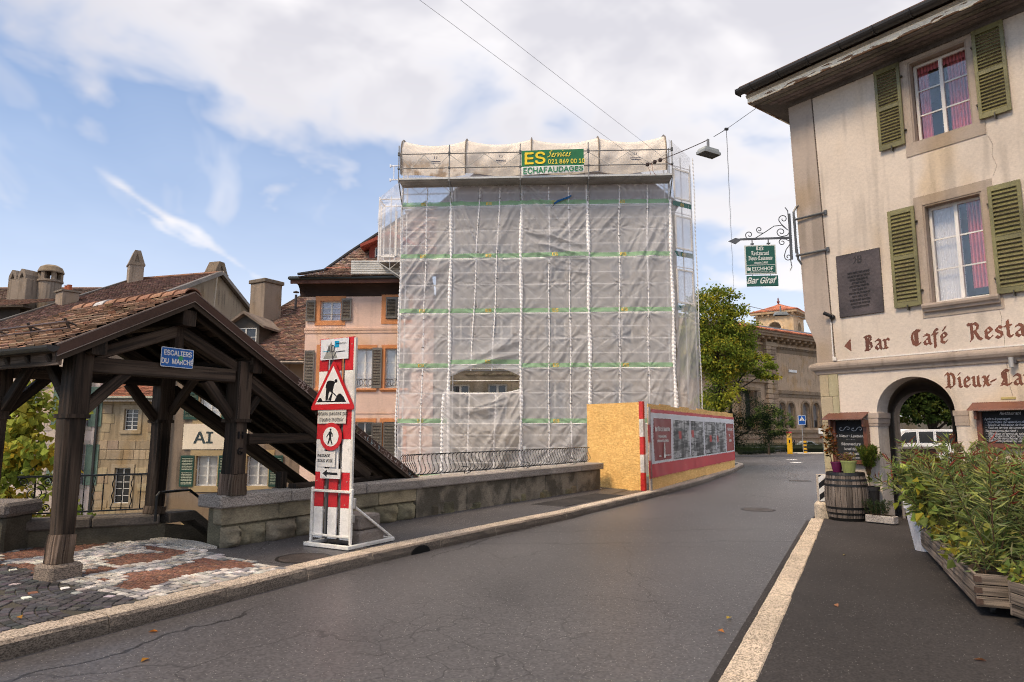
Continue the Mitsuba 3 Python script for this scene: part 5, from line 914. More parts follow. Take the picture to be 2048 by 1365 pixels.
each(ss, 'bolt', SG_, [lathe([(.007, 0), (.007, .01), (0, .012)], 6, (x, 0, 0)).apply_transform(np.array([[1, 0, 0, 0], [0, 0, -1, .118], [0, 1, 0, z], [0, 0, 0, 1.]])) for x, z in ((-.66, .87), (-.1, .87), (-.68, 1.74), (-.1, 1.30), (-.09, 2.75), (-.68, 2.75), (-.13, .56))], 'm_metal', (.6, .58, .5))
def sgn(name, label, poly, y, col, fr=SG_, th=.004, g=None): k = thing(name, label, 'sign', g); part(k, 'plate', fr(prism(poly, y, y + th)), 'm_gloss', col, .12); return k
k = sgn('firm_sign', 'white board with a grey and blue triangle logo at the top of the stand', sbox(-.67, 2.55, -.14, 2.845), .100, (.62, .63, .66))
part(k, 'logo_triangle', SG_(prism(Polygon([(-.615, 2.565), (-.34, 2.565), (-.47, 2.805)]), .0975, .099)), 'm_gloss', (.26, .26, .24)); part(k, 'blue_square', SG_(prism(sbox(-.40, 2.72, -.32, 2.81), .096, .098)), 'm_gloss', (.005, .24, .44)); part(k, 'logo_letters', SG_([text('AD', .10, .002, False, wx=.8, at=(-.545, .0955, 2.655)), prism(LineString([(-.45, 2.66), (-.43, 2.56), (-.37, 2.655), (-.21, 2.66)]).buffer(.006), .0955, .0965), text('constructions', .022, .002, False, at=(-.375, .0945, 2.765))]), 'm_gloss', (.03, .03, .04)); part(k, 'logo_line', SG_(prism(sbox(-.62, 2.668, -.50, 2.676), .0955, .0965)), 'm_gloss', (.02, .3, .45))
tri = lambda cx, z0, w, h, r: Polygon([(cx - w / 2, z0), (cx + w / 2, z0), (cx, z0 + h)]).buffer(-r).buffer(r)
TO, TI = tri(-.40, 1.845, .86, .70, .03), Polygon([(-.725, 1.925), (-.075, 1.925), (-.40, 2.455)])
k = sgn('road_works_sign', 'triangular red bordered road works warning sign on the stand', TO, .09, SR); part(k, 'white_field', SG_(prism(TI, .0875, .089)), 'm_gloss', (.74, .73, .72), .1)
s2 = 400 / 2022
def pxp(pts): return Polygon([(-.40 + (x - 1153) * .00197, 1.925 + (655 - y) * .00139) for x, y in pts])
man = [Point(-.40 + (1183 - 1153) * .00197, 1.925 + (655 - 425) * .00139).buffer(.026), pxp([(1160, 425), (1175, 440), (1165, 470), (1155, 520), (1145, 545), (1085, 490), (1098, 430), (1115, 418)]), pxp([(1100, 425), (1085, 470), (1095, 500), (1108, 498), (1103, 470), (1118, 435)]), pxp([(1092, 495), (1088, 620), (1108, 620), (1118, 545), (1130, 520), (1145, 545), (1112, 618), (1140, 625), (1158, 540), (1145, 480)]), LineString([(-.40 + (1100 - 1153) * .00197, 1.925 + (655 - 500) * .00139), (-.40 + (1145 - 1153) * .00197, 1.925 + (655 - 530) * .00139), (-.40 + (1192 - 1153) * .00197, 1.925 + (655 - 578) * .00139)]).buffer(.007),
    pxp([(1175, 625), (1195, 580), (1212, 552), (1235, 556), (1262, 590), (1280, 632), (1175, 630)]), pxp([(1010, 628), (1022, 600), (1037, 588), (1052, 605), (1060, 628)]), pxp([(1003, 622), (1283, 628), (1283, 638), (1003, 632)])]
part(k, 'digging_man_symbol', SG_(prism(unary_union(man), .085, .0872)), 'm_gloss', (.008, .008, .01), .1)
k = sgn('footpath_notice', 'pale notice telling pedestrians to use the other pavement, below the triangle', sbox(-.68, 1.655, -.145, 1.85), .10, (.58, .56, .52)); part(k, 'lettering', SG_([text('Piétons passez par', .052, .002, False, wx=.98, anchor='c', at=(-.413, .098, 1.77)), text("l'autre trottoir", .052, .002, False, wx=.98, anchor='c', at=(-.413, .098, 1.685))]), 'm_gloss', (.02, .02, .02), .1)
CE = affinity.scale(Point(-.405, 1.475).buffer(.205, 32), 1, .93)
k = sgn('no_pedestrians_sign', 'round red ringed no pedestrians sign on the stand', CE, .09, SR); part(k, 'white_field', SG_(prism(affinity.scale(CE, .70, .70), .0875, .089)), 'm_gloss', (.70, .69, .68), .1)
q = lambda pts: Polygon([(-.415 + a * .01, 1.365 + b * .01) for a, b in pts])
wk = [Point(-.41, 1.57).buffer(.016), q([(-1.2, 18.5), (2, 18.5), (2.8, 11), (1.5, 9.5), (-1.5, 9.5), (-2, 13)]), q([(-1.5, 10), (1.6, 10), (5, .5), (3.4, 0), (.2, 6.5), (-3, 0), (-4.8, .4)]), q([(-1.5, 18), (-5.5, 13), (-7, 10.2), (-6, 9.8), (-4, 12.5), (-1, 15)]), q([(1.6, 18.3), (4.5, 15), (5, 11), (4, 10.8), (3.4, 14), (1.5, 15.5)])]
part(k, 'walking_man_symbol', SG_(prism(unary_union(wk), .085, .0872)), 'm_gloss', (.008, .008, .01), .1)
k = sgn('underpass_notice', 'white notice reading passage sous voie on the stand', sbox(-.675, 1.06, -.33, 1.275), .108, (.66, .65, .64)); part(k, 'lettering', SG_([text('PASSAGE', .038, .002, True, wx=1.0, at=(-.66, .106, 1.195)), text('SOUS VOIE', .038, .002, True, wx=1.0, at=(-.66, .106, 1.125))]), 'm_gloss', (.02, .02, .02), .1)
k = sgn('arrow_sign', 'small white sign with a black arrow pointing left on the stand', sbox(-.575, .905, -.20, 1.04), .085, (.66, .65, .64)); part(k, 'arrow', SG_(prism(Polygon([(-.53, .975), (-.45, 1.025), (-.45, .992), (-.25, .985), (-.25, .955), (-.45, .958), (-.45, .925)]), .083, .0845)), 'm_gloss', (.008, .008, .01), .1)
# S-curved iron railing on the wall
rg = thing('wall_railing', 'long black bellied iron railing on the coping of the parapet wall', 'railing')
def srail(y): return np.array([(y + .02, .885), (y - .04, .905), (y - .085, .95), (y - .09, 1.0), (y - .05, 1.08), (y - .015, 1.16), (y - .01, 1.22), (y - .04, 1.25), (y - .075, 1.262)])
X0, X1 = 3.95, 10.95
part(rg, 'bottom_rail', WF(rod((X0, .22, .882), (X1, .22, .882), .011)), *RM); part(rg, 'top_rail', WF(rod((X0 - .22, .125, 1.265), (X1 - .1, .125, 1.265), .011)), *RM)
from scipy.interpolate import CubicSpline
def sp_curve(y, n=16): q_ = srail(y); return CubicSpline(np.arange(len(q_)), q_)(np.linspace(0, len(q_) - 1, n))
for i in range(56):
    x = X0 + .02 + i * (X1 - X0 - .04) / 55; c = sp_curve(.20); part(rg, 'bar', WF(tube(np.c_[np.full(len(c), x), c], .0075, 5)), *RM)
for i in range(6): c = sp_curve(.20 + .0); part(rg, 'end_bar', WF(tube(np.c_[X0 - .02 - i * .035 + .0 * c[:, 0] - (c[:, 1] > 1.1) * .02, c[:, 0] + i * .02, c[:, 1]], .0075, 5)), *RM)
for i in range(10): x = X0 + .1 + i * .75; part(rg, 'foot', WF([rod((x, .22, .82), (x, .22, .885), .01)] + ([tube([(x + .02, .2, .83), (x, .05, .88), (x - .15, -.0, .98), (x - .32, .06, 1.0)], .009, 5)] if i in (2, 5, 8) else [])), *RM)
# ------------------------------------------------------------------ cafe building on the right
RB = Frame((6.3, 13.86), (1004, -1330), -.085, 1.05)
cb = thing('cafe_building', 'cream rendered cafe building with olive shutters and an arched passage on the right', 'building')
PLC, PIL, BLK = (.60, .522, .452), (.39, .325, .28), (.37, .315, .21)
DEP = np.array([-.374, .926])          # direction of the vaulted passage through the house
archp = unary_union([sbox(1.16, -.2, 2.43, 2.02), Point(1.795, 2.02).buffer(.635, 24)])
wr = [(2.15, 6.89, 3.10, 8.43), (2.20, 3.91, 3.11, 5.69), (5.2, 6.89, 6.15, 8.43), (5.2, 3.91, 6.11, 5.69)]
part(cb, 'wall', RB(opening_wall(.30, 9, -.3, 8.62, [archp] + wr, 0, .42)), 'm_plaster', PLC, .5)
part(cb, 'corner_pilaster', RB(prism(Polygon([(.10, 3.02), (.46, 3.02), (.445, 3.3), (.31, 8.62), (-.19, 8.62), (-.09, 3.93), (.10, 3.42)]), -.022, .4)), 'm_plaster', PIL, .6); part(cb, 'pilaster_joint', RB(beam((.462, -.006, 3.03), (.322, -.006, 8.6), .012, .012)), 'm_grain', (.12, .09, .075))
for i, (z0, z1) in enumerate(((-.2, .55), (.555, .98), (.985, 1.42), (1.425, 1.86), (1.865, 2.36), (2.365, 2.79))):
    sp_ = .30 if i % 2 else .36
    for a, b in ((.13, sp_), (sp_ + .006, .485)): part(cb, 'corner_block', RB(bx(a, b, -.028, .4, z0, z1, .005)), 'm_plaster', vary(BLK, .06), .4)
each(cb, 'plinth', RB, [bx(.10, 1.14, -.06, .3, -.2, .30, .012), bx(2.45, 9, -.06, .3, -.2, .30, .012)], 'm_plaster', (.36, .30, .25), .7)
cor = np.array([(.0, 2.79), (-.035, 2.80), (-.045, 2.84), (-.06, 2.86), (-.10, 2.885), (-.125, 2.93), (-.125, 2.965), (-.10, 3.0), (-.03, 3.03), (.0, 3.035)])
cp_ = np.array([[(x - (-y) * (x < .2), y, z) for y, z in cor] for x in (.10, .6, 9)]); part(cb, 'string_cornice', [RB(grid(cp_)), RB(grid(np.array([[(.10 + y, y + 0 * 1, z) for y, z in cor], [(.10 + y - .35, 1.0, z) for y, z in cor]])))], 'm_plaster', (.34, .28, .235), .9)
part(cb, 'cable_duct', RB([bx(.1, 9, -.02, -.001, 3.04, 3.062), bx(.43, .445, -.045, -.024, 3.06, 3.80)]), 'm_gloss', (.66, .63, .6), .2); part(cb, 'junction_box', RB(bx(.43, .50, -.07, -.023, 3.04, 3.12, .008)), 'm_gloss', (.62, .58, .54), .2)
# passage: vault, side walls, back
ang = np.linspace(math.pi, 0, 19); ap_ = [(1.16, -.2)] + [(1.795 + .635 * math.cos(a), 2.02 + .635 * math.sin(a)) for a in ang] + [(2.43, -.2)]
V = np.array([[(x + DEP[0] * d, .42 + DEP[1] * d, z) for x, z in ap_] for d in np.linspace(0, 4.9, 6)]); part(cb, 'passage_vault', RB(grid(V)), 'm_plaster', (.17, .135, .11), .9)  # vault colour lowered to carry the shade inside the passage
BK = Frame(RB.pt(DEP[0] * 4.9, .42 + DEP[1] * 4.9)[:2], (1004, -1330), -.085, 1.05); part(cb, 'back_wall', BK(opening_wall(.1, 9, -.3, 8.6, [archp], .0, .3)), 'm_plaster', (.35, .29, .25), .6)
rd_ = lambda d, z: RB.pt(.16 - .325 * d, .05 + .946 * d, z)
part(cb, 'road_side_wall', [quad(rd_(0, -.2), rd_(5.6, -.2), rd_(5.6, 2.8), rd_(0, 2.8)), RB(grid(np.array([[(x + .004 - .325 * d_, .1 + .946 * d_, z) for x, z in ((.10, 2.79), (.10, 3.42), (-.09, 3.93), (-.19, 8.62))] for d_ in (0, 5.6)])))], 'm_plaster', PLC, .5); part(cb, 'end_wall', quad(RB.pt(9, 0, -.3), RB.pt(9, 6, -.3), RB.pt(9, 6, 8.6), RB.pt(9, 0, 8.6)), 'm_plaster', PLC, .5)
part(cb, 'floor_slab', RB(bx(.5, 8.9, .45, 4.4, 2.80, 2.86)), 'm_grain', (.1, .09, .08)); part(cb, 'inner_wall', RB(bx(.5, 8.9, 2.2, 2.3, 2.87, 8.5)), 'm_grain', (.06, .055, .055))
each(cb, 'impost', RB, [bx(.985, 1.20, -.04, .46, 1.93, 2.035, .008), bx(.995, 1.185, -.03, .45, 1.84, 1.929), bx(1.0, 1.175, -.02, .44, 1.79, 1.839, .006), bx(2.40, 2.63, -.03, .46, 1.95, 2.04, .006), bx(2.42, 2.63, -.022, .44, 1.85, 1.949), bx(2.42, 2.63, -.016, .44, 1.79, 1.849)], 'm_plaster', (.40, .325, .275), .5)
# eaves
part(cb, 'soffit', RB([bx(-.70, 9, -.66, .4, 8.625, 8.65), bx(-.70, .0, .4, 4, 8.625, 8.65)]), 'm_grain', (.115, .10, .092), .6); part(cb, 'frieze_board', RB([bx(-.20, 9, -.05, .1, 8.50, 8.624, .008), bx(-.24, 9, -.10, .1, 8.585, 8.622, .008)]), 'm_grain', (.12, .102, .095), .6)
for i in range(4): part(cb, 'soffit_board', RB(bx(-.68 + .12 * i, 9, -.645 + .14 * i, -.535 + .14 * i, 8.585, 8.624, .012)), 'm_grain', vary((.15, .13, .118), .12), .6)
def f_peel(p, n, uv):
    k = pf(p.x * 5, p.y * 5, p.z * 22, 4); s = smoothstep(.52, .56, k + .24 * (1 - uv.y) - .19)
    return mix((.92, .82, .66), (.24, .14, .085), s) * (.8 + .4 * pn(p.x * 50, p.y * 50, p.z * 50))
scene['m_peel'] = pr(proc(f_peel), .85)
m = bx(-.72, 9, -.69, -.66, 8.60, 8.745, .006); part(cb, 'fascia', RB(m), 'm_peel', uv=np.c_[m.vertices[:, 0], (m.vertices[:, 2] - 8.6) / .145]); m = bx(-.72, -.70, -.659, 3, 8.60, 8.745); part(cb, 'fascia', RB(m), 'm_peel', uv=np.c_[m.vertices[:, 0], (m.vertices[:, 2] - 8.6) / .145])
part(cb, 'cornice_strip', RB([bx(-.74, 9, -.72, -.691, 8.75, 8.79, .006), bx(-.735, 9, -.705, -.66, 8.725, 8.75)]), 'm_grain', (.33, .28, .22), .6)
a = np.linspace(math.pi, 2 * math.pi, 9); gg = np.array([[(x, -.83 + .105 * math.cos(t), 8.90 + .11 * math.sin(t)) for t in a] for x in np.linspace(-.84, 9, 14)]); part(cb, 'gutter', RB(grid(gg)), 'm_metal', (.038, .036, .036), .3); part(cb, 'gutter_end', RB(bx(-.85, -.838, -.94, -.72, 8.79, 8.905, .03)), 'm_metal', (.04, .037, .036))
for i in range(16): part(cb, 'gutter_bracket', RB(tube([(-.5 + i * .62, -.83 + .115 * math.cos(t), 8.90 + .12 * math.sin(t)) for t in a], .012, 5)), 'm_metal', (.03, .028, .028))
part(cb, 'roof', RB([bx(-.84, 9, -.80, .5, 8.91, 8.96), prism(Polygon([(-.84, 8.96), (9, 8.96), (9, 9.0), (-.84, 9.0)]), -.8, 6)]), 'm_grain', (.12, .08, .065), .5)
# windows, curtains, shutters
OL = (.155, .138, .055); WHT2 = (.66, .63, .60)
scene['m_redcurtain'] = {'type': 'principledthin', 'base_color': proc(lambda p, n, uv: mi.Color3f(.80, .24, .29) * (.5 + .5 * dr.sin(uv.x * 60) * dr.sin(uv.x * 60))), 'roughness': .8, 'diff_trans': .5}  # cloth colour paled to stand for sky reflected in the panes
def folds(x0, x1, z0, z1, y, n=9, a=.02):
    u = np.linspace(0, 1, n * 8); X = x0 + (x1 - x0) * u; Y = y + a * np.sin(u * n * 2 * math.pi); P = np.stack([np.stack([X, Y, np.full_like(X, z)], -1) for z in np.linspace(z0, z1, 5)], 1); m = grid(P[::-1]); m.metadata['uv'] = np.stack([m.vertices[:, 0], m.vertices[:, 2]], 1); return m
for i, (x0, z0, x1, z1) in enumerate(wr):
    tz = .17
    each(cb, 'window_surround', RB, [bx(x0 - .135, x0, -.014, .3, z0, z1), bx(x1, x1 + .16, -.014, .3, z0, z1), bx(x0 - .135, x1 + .16, -.0155, .3, z1, min(z1 + tz, 8.495)), bx(x0 - .135, x1 + .16, -.0155, .3, z0 - .245, z0)], 'm_plaster', (.385, .315, .265), .35)
    each(cb, 'surround_edge', RB, [bx(x0 - .001, x0 + .03, -.001, .13, z0, z1 - .03), bx(x1 - .03, x1 + .001, -.001, .13, z0, z1 - .03), bx(x0 - .001, x1 + .001, -.001, .13, z1 - .03, z1)], 'm_plaster', (.31, .25, .21), .35)
    if z0 < 5:
        sl = np.array([(-.017, z0 - .15), (-.07, z0 - .145), (-.085, z0 - .105), (-.12, z0 - .085), (-.135, z0 - .045), (-.12, z0 - .01), (-.017, z0 + .004)]); part(cb, 'window_sill', RB(grid(np.array([[(x, y, z) for y, z in sl] for x in (x0 - .10, x0 - .099, x1 + .12)]))), 'm_plaster', (.37, .30, .25), .5); part(cb, 'sill_end', RB([prism(Polygon(sl), 0, .004).apply_transform(np.array([[0, 1, 0, x], [1, 0, 0, 0], [0, 0, 1, 0], [0, 0, 0, 1.]])) for x in (x0 - .103, x1 + .119)]), 'm_plaster', (.35, .29, .24), .5)
    window(RB, cb, x0 + .03, x1 - .03, z0 + .01, z1 - .03, .17, col=WHT2, cols=2, rows=3, th=.045, bar=.024, glass='m_glass')
    cm = ('m_redcurtain',)
    if z0 > 5: part(cb, 'curtain', RB(folds(x0 + .52, x1 - .04, z0, z1, .33, 9)), *cm); part(cb, 'curtain', RB(folds(x0 + .03, x0 + .22, z0, z1, .33, 4)), *cm); part(cb, 'curtain_valance', RB(folds(x0, x1, z1 - .16, z1, .30, 14, .012)), *cm)
    else: part(cb, 'curtain', RB(folds(x0 + .56, x0 + .83, z0 + .22, z1, .36, 5)), *cm); part(cb, 'net_curtain', RB(folds(x0 + .03, x0 + .47, z0, z1, .30, 12, .012)), 'm_curtain')
    sw_ = (1.58 - 2.15, 2.03 - 2.15, 3.2 - 3.1, 3.655 - 3.1); za, zb = (z0 + .01, min(z1 + .12, 8.49)) if z0 > 5 else (z0 - .01, z1 + .02)
    for a, b in ((x0 + sw_[0], x0 + sw_[1]), (x1 + sw_[2], x1 + sw_[3])): shutter(RB, cb, a, b, za, zb, -.075, OL, n=25, th=.04)
    each(cb, 'shutter_hook', RB, [bx(x0 - .125 + d, x0 - .085 + d, -.07, .0, z, z + .03, .006) for d in (0,) for z in (za + .25, zb - .3)] + [bx(x1 + .07, x1 + .11, -.07, .0, z, z + .03, .006) for z in (za + .25, zb - .3)] + [bx(x0 - .35, x0 - .335, -.10, -.0, za - .06, za + .03), bx(x1 + .32, x1 + .335, -.10, -.0, za - .06, za + .03)], 'm_metal', (.07, .06, .045))
shutter(RB, cb, 4.05, 4.5, 6.9, 8.49, -.075, OL, n=25)
for pts in ([(3.28, 6.6), (3.33, 6.45), (3.31, 6.25), (3.36, 6.05), (3.30, 5.9)], [(3.20, 3.64), (3.22, 3.5), (3.19, 3.35), (3.23, 3.2), (3.21, 3.06)], [(3.22, 2.79), (3.24, 2.6), (3.23, 2.45), (3.26, 2.25)]): part(cb, 'crack', RB(tube([(x, -.0005, z) for x, z in pts], .0028, 4)), 'm_grain', (.17, .13, .10), .2)
# painted lettering: broad pen letters
G_ = {'a': (.72, [[(.08, .86), (.3, 1.0), (.52, .86), (.52, .14), (.66, .0)], [(.52, .58), (.28, .52), (.08, .32), (.10, .12), (.28, 0), (.52, .2)]]),
 'r': (.58, [[(.0, .9), (.16, .8), (.16, .1), (.34, .02)], [(.16, .78), (.38, 1.0), (.54, .84)], [(0, .04), (.2, .08)]]), 'e': (.62, [[(.52, .18), (.32, 0), (.1, .14), (.1, .8), (.32, 1.0), (.5, .82), (.5, .66), (.12, .46)]]),
 's': (.56, [[(.48, .86), (.28, 1.0), (.08, .82), (.12, .62), (.44, .42), (.46, .16), (.26, 0), (.04, .12)]]), 't': (.5, [[(.18, 1.42), (.18, .14), (.34, 0), (.46, .08)], [(-.02, .96), (.42, 1.0)]]),
 'u': (.74, [[(.02, .92), (.14, .98), (.14, .16), (.3, 0), (.52, .18)], [(.52, 1.0), (.52, .12), (.68, 0)]]), 'n': (.76, [[(.0, .9), (.14, .84), (.14, .02)], [(.14, .8), (.38, 1.0), (.54, .84), (.54, .1), (.7, .02)], [(.04, .02), (.24, .04)]]),
 'f': (.52, [[(.46, 1.32), (.3, 1.42), (.16, 1.22), (.16, -.34)], [(-.04, .94), (.42, .98)]]), 'i': (.36, [[(.02, .9), (.14, .98), (.14, .12), (.3, 0)], [(.1, 1.3), (.2, 1.4)]]), 'x': (.66, [[(.04, .92), (.18, .96), (.48, .04), (.62, .1)], [(.54, 1.0), (.08, 0)], [(.14, .5), (.5, .52)]]), '-': (.5, [[(.02, .42), (.4, .58)]]),
 'é': (.62, [[(.52, .18), (.32, 0), (.1, .14), (.1, .8), (.32, 1.0), (.5, .82), (.5, .66), (.12, .46)], [(.28, 1.22), (.48, 1.52)]]),
 'B': (.92, [[(.0, 1.36), (.2, 1.46), (.2, .1), (.06, -.04)], [(.2, 1.4), (.5, 1.5), (.66, 1.26), (.6, .98), (.36, .82), (.66, .66), (.7, .24), (.46, 0), (.06, .06)], [(.36, 1.2), (.36, .2)]]),
 'C': (.98, [[(.8, 1.36), (.5, 1.5), (.2, 1.3), (.08, .8), (.2, .2), (.5, 0), (.82, .2)], [(.42, 1.34), (.42, .16)], [(.56, 1.42), (.56, .1)], [(.62, 1.5), (.84, 1.44)]]),
 'R': (1.0, [[(.0, 1.36), (.2, 1.46), (.2, .1), (.08, -.04)], [(.2, 1.38), (.5, 1.5), (.7, 1.26), (.62, .92), (.3, .74)], [(.42, .76), (.7, .16), (.9, 0)], [(-.06, 1.5), (.1, 1.4)]]),
 'V': (.98, [[(.0, 1.3), (.18, 1.5), (.3, 1.3), (.24, .2), (.44, 0), (.74, .24), (.8, .9), (.7, 1.3), (.44, 1.46)], [(.3, 1.3), (.3, .2)], [(.0, .04), (.24, .14)]]),
 'L': (.92, [[(.7, 1.36), (.44, 1.5), (.2, 1.3), (.2, .9), (.34, .6), (.12, .2)], [(.02, .02), (.3, .16), (.56, 0), (.84, .16)], [(.44, 1.36), (.44, .16)]])}
def black(word, xh, x, z, name, gap=0.0, sx=1.0):
    for ch in word:
        if ch == ' ': x += .5 * xh; continue
        w, st = G_[ch]; g = affinity.translate(affinity.scale(nibstroke(st, .27, .78, .28), xh * sx, xh, origin=(0, 0)), x, z); part(cb, name, RB(prism(g, -.004, .001)), 'm_gloss', vary((.155, .052, .024), .05), .5, label=None); x += (w + .14 + gap) * xh * sx
    return x
black('Bar', .178, 1.03, 3.20, 'lettering'); black('Café', .178, 1.84, 3.20, 'lettering'); black('Restaurant', .185, 2.745, 3.20, 'lettering', .05); black('Vieux', .165, 2.33, 2.43, 'lettering'); black('-', .165, 2.985, 2.43, 'lettering'); black('Lausanne', .165, 3.12, 2.43, 'lettering')
part(cb, 'arrow_mark', RB(prism(Polygon([(.645, 3.32), (.775, 3.20), (.775, 3.45)]), -.004, .001)), 'm_gloss', (.155, .052, .024), .5)
pq = thing('memorial_plaque', 'dark bronze memorial plaque with rows of raised text on the cafe wall', 'plaque'); part(pq, 'plate', RB(bx(.61, 1.43, -.035, -.001, 3.87, 5.09, .006)), 'm_metal', (.075, .058, .055), .7); part(pq, 'monogram', RB(prism(affinity.translate(affinity.scale(nibstroke([[(0, 1), (.2, 1.3), (.3, .5), (0, 0)], [(.3, .6), (.6, .7)], [(.6, 1.3), (.55, 0), (.75, -.1)], [(.7, 1.2), (1.0, 1.3), (1.0, .8), (.7, .7), (1.0, .5), (.95, .0), (.7, .1)]], .14, .7, .4), .14, .10, origin=(0, 0)), .95, 4.88), -.042, -.034)), 'm_metal', (.04, .032, .03))
for i, s_ in enumerate(['DERRIERE CES MURS', 'MAISON DE LA VILLE', 'DE LA COMMUNE', 'ET SES AMIS', 'ARTISTES POETES', 'LECTEURS ET', 'HOTES DE PASSAGE', 'ONT VECU ICI', 'QUELQUES ANNEES', 'AVANT DE PARTIR', 'LES HABITANTS']): part(pq, 'inscription', RB(text(s_, .034, .005, True, wx=.86, anchor='c', at=(1.02, -.04, 4.68 - i * .066))), 'm_metal', (.036, .03, .028))
cm_ = thing('security_camera', 'small black security camera on the pilaster edge of the cafe', 'camera'); part(cm_, 'mount', RB(lathe([(.05, 0), (.055, .03), (.04, .055), (0, .06)], 14).apply_transform(np.array([[1, 0, 0, .47], [0, 0, -1, -.02], [0, 1, 0, 3.90], [0, 0, 0, 1.]]))), 'm_gloss', (.012, .012, .014), .1, smooth=True); part(cm_, 'body', RB(rod((.47, -.09, 3.92), (.36, -.16, 3.99), .035, 10)), 'm_gloss', (.012, .012, .014), .1)
lt = thing('wall_lantern', 'stainless cylindrical wall light under the cornice by the painted name', 'wall light'); part(lt, 'cylinder', RB(lathe([(.036, 2.70), (.036, 2.86), (0, 2.86)], 16, (3.31, -.09, 0))), 'm_metal', (.42, .40, .38), .2, smooth=False); part(lt, 'bracket', RB(bx(3.34, 3.38, -.10, .0, 2.76, 2.82)), 'm_metal', (.08, .07, .07))
solo('brass_plate', RB(bx(3.10, 3.30, -.012, .0, 2.20, 2.24, .003)), 'm_metal', 'narrow brass plate on the wall above the right menu case', 'plate', (.42, .32, .12))
def menu(name, label, x0, x1, zb, zt, roof, lines, sw, head=None):
    k = thing(name, label, 'menu board'); RC = (.135, .050, .030)
    part(k, 'board', RB(bx(x0, x1, -.06, -.03, zb, zt)), 'm_grain', (.016, .017, .019), .5); part(k, 'frame', RB([bx(x0 - .075, x0, -.11, -.0, zb - .06, zt, .006), bx(x1, x1 + .075, -.11, -.0, zb - .06, zt, .006), bx(x0, x1, -.10, -.0, zb - .07, zb, .006)]), 'm_gloss', RC, .35)
    part(k, 'roof', RB(prism(Polygon([(roof[0], 0), (roof[1], 0), (roof[1], .02), (roof[0], .02)]), 0, .34).apply_transform(np.array([[1, 0, 0, 0], [0, .90, .43, -.30], [0, .38, .92, zt + .01], [0, 0, 0, 1.]]))), 'm_gloss', (.12, .042, .028), .35); [part(k, 'bracket', RB(bx(a_, a_ + .04, -.22, -.11, zt - .13, zt + .02, .01)), 'm_gloss', RC, .3) for a_ in (x0 - .07, x1 + .03)]
    for s_, h, z, x, an in lines: part(k, 'chalk_writing', RB(text(s_, h, .002, False, shear=.22, wx=sw, anchor=an, at=(x, -.0635, z))), 'm_grain', (.50, .50, .52), .3)
    return k
k = menu('menu_board', 'small roofed chalk menu board behind the barrel, left of the arch', .415, .935, 1.16, 1.90, (.26, 1.02), [('Le Vieux-Lausanne', .056, 1.585, .675, 'c'), ('~ ~~ ~~ ~', .03, 1.535, .675, 'c'), ('Réouverture', .052, 1.435, .675, 'c'), ('lundi dès la', .048, 1.345, .70, 'c'), ('confirmation', .045, 1.26, .70, 'c'), ('en cours', .04, 1.19, .72, 'c')], .88)
for cx, sg in ((.58, 1), (.80, -1)):
    c_ = np.array([(-.62, .25), (-.95, .3), (-1.0, -.25), (-.6, -.55), (-.15, -.15), (.15, .45), (.6, .6), (.95, .3), (.8, -.15), (.5, -.05)]); c_ = c_ * (1 if sg > 0 else (-1, -1)); c_ = CubicSpline(np.arange(10), c_)(np.linspace(0, 9, 40)); part(k, 'chalk_flourish', RB(tube(np.c_[cx + c_[:, 0] * .092, np.full(40, -.0635), 1.74 + c_[:, 1] * .062], .0065, 5)), 'm_grain', (.42, .42, .43), .2)
menu('menu_board', 'large roofed chalk menu board cut by the right edge of the picture', 2.835, 3.95, 1.50, 2.015, (2.70, 4.1), [('Restaurant', .05, 1.955, 3.22, 'c'), ('Apéro à partager', .040, 1.875, 2.86, 'l'), ('- Planchette de sélection de viandes', .036, 1.825, 2.86, 'l'), ('- Soupe et sélection de fromages', .036, 1.780, 2.86, 'l'), ('- Foie en terrine de canard', .036, 1.735, 2.86, 'l'), ('Suggestions du chef :', .038, 1.685, 2.86, 'l'), ('- Médaillon à l\'encre de seiche   45.-', .034, 1.640, 2.86, 'l'), ('- Filet mignon de porc façon maison', .034, 1.603, 2.86, 'l'), ('- Entrecôte de la ferme, riz sauvage', .034, 1.566, 2.86, 'l'), ('- Entrecôte parisienne, sauce café', .034, 1.528, 2.86, 'l')], .82)
# wrought iron bracket with hanging signs
SB = Frame((6.12, 13.95), (1, -.12)); sbk = thing('sign_bracket', 'scrolled wrought iron sign bracket on the corner of the cafe', 'bracket'); IR = ('m_metal', (.10, .105, .115), .3)
each(sbk, 'upright', SB, [bx(-.12, -.07, -.02, .02, 5.36, 6.38), bx(-.01, .03, -.02, .02, 5.5, 6.3)], *IR); part(sbk, 'arm', SB([bx(-1.16, -.07, -.018, .018, 5.825, 5.865), prism(Polygon([(-1.40, 5.81), (-1.25, 5.88), (-1.12, 5.845), (-1.12, 5.835), (-1.25, 5.74)]), -.012, .012)]), *IR)
part(sbk, 'curved_bar', SB(tube([(.14, 0, 6.56), (.06, 0, 6.53), (.0, 0, 6.42), (.0, 0, 6.2), (.02, 0, 5.6), (.04, 0, 5.36), (.1, 0, 5.26), (.22, 0, 5.25)], .024, 6)), *IR)
def curl(cx, cz, r, a0, turns, s): a = np.linspace(0, turns * 2 * math.pi, 22); rr = r * (1 - .75 * a / a[-1]); return [(cx + q_ * math.cos(a0 + s * t), 0, cz + q_ * math.sin(a0 + s * t)) for t, q_ in zip(a, rr)]
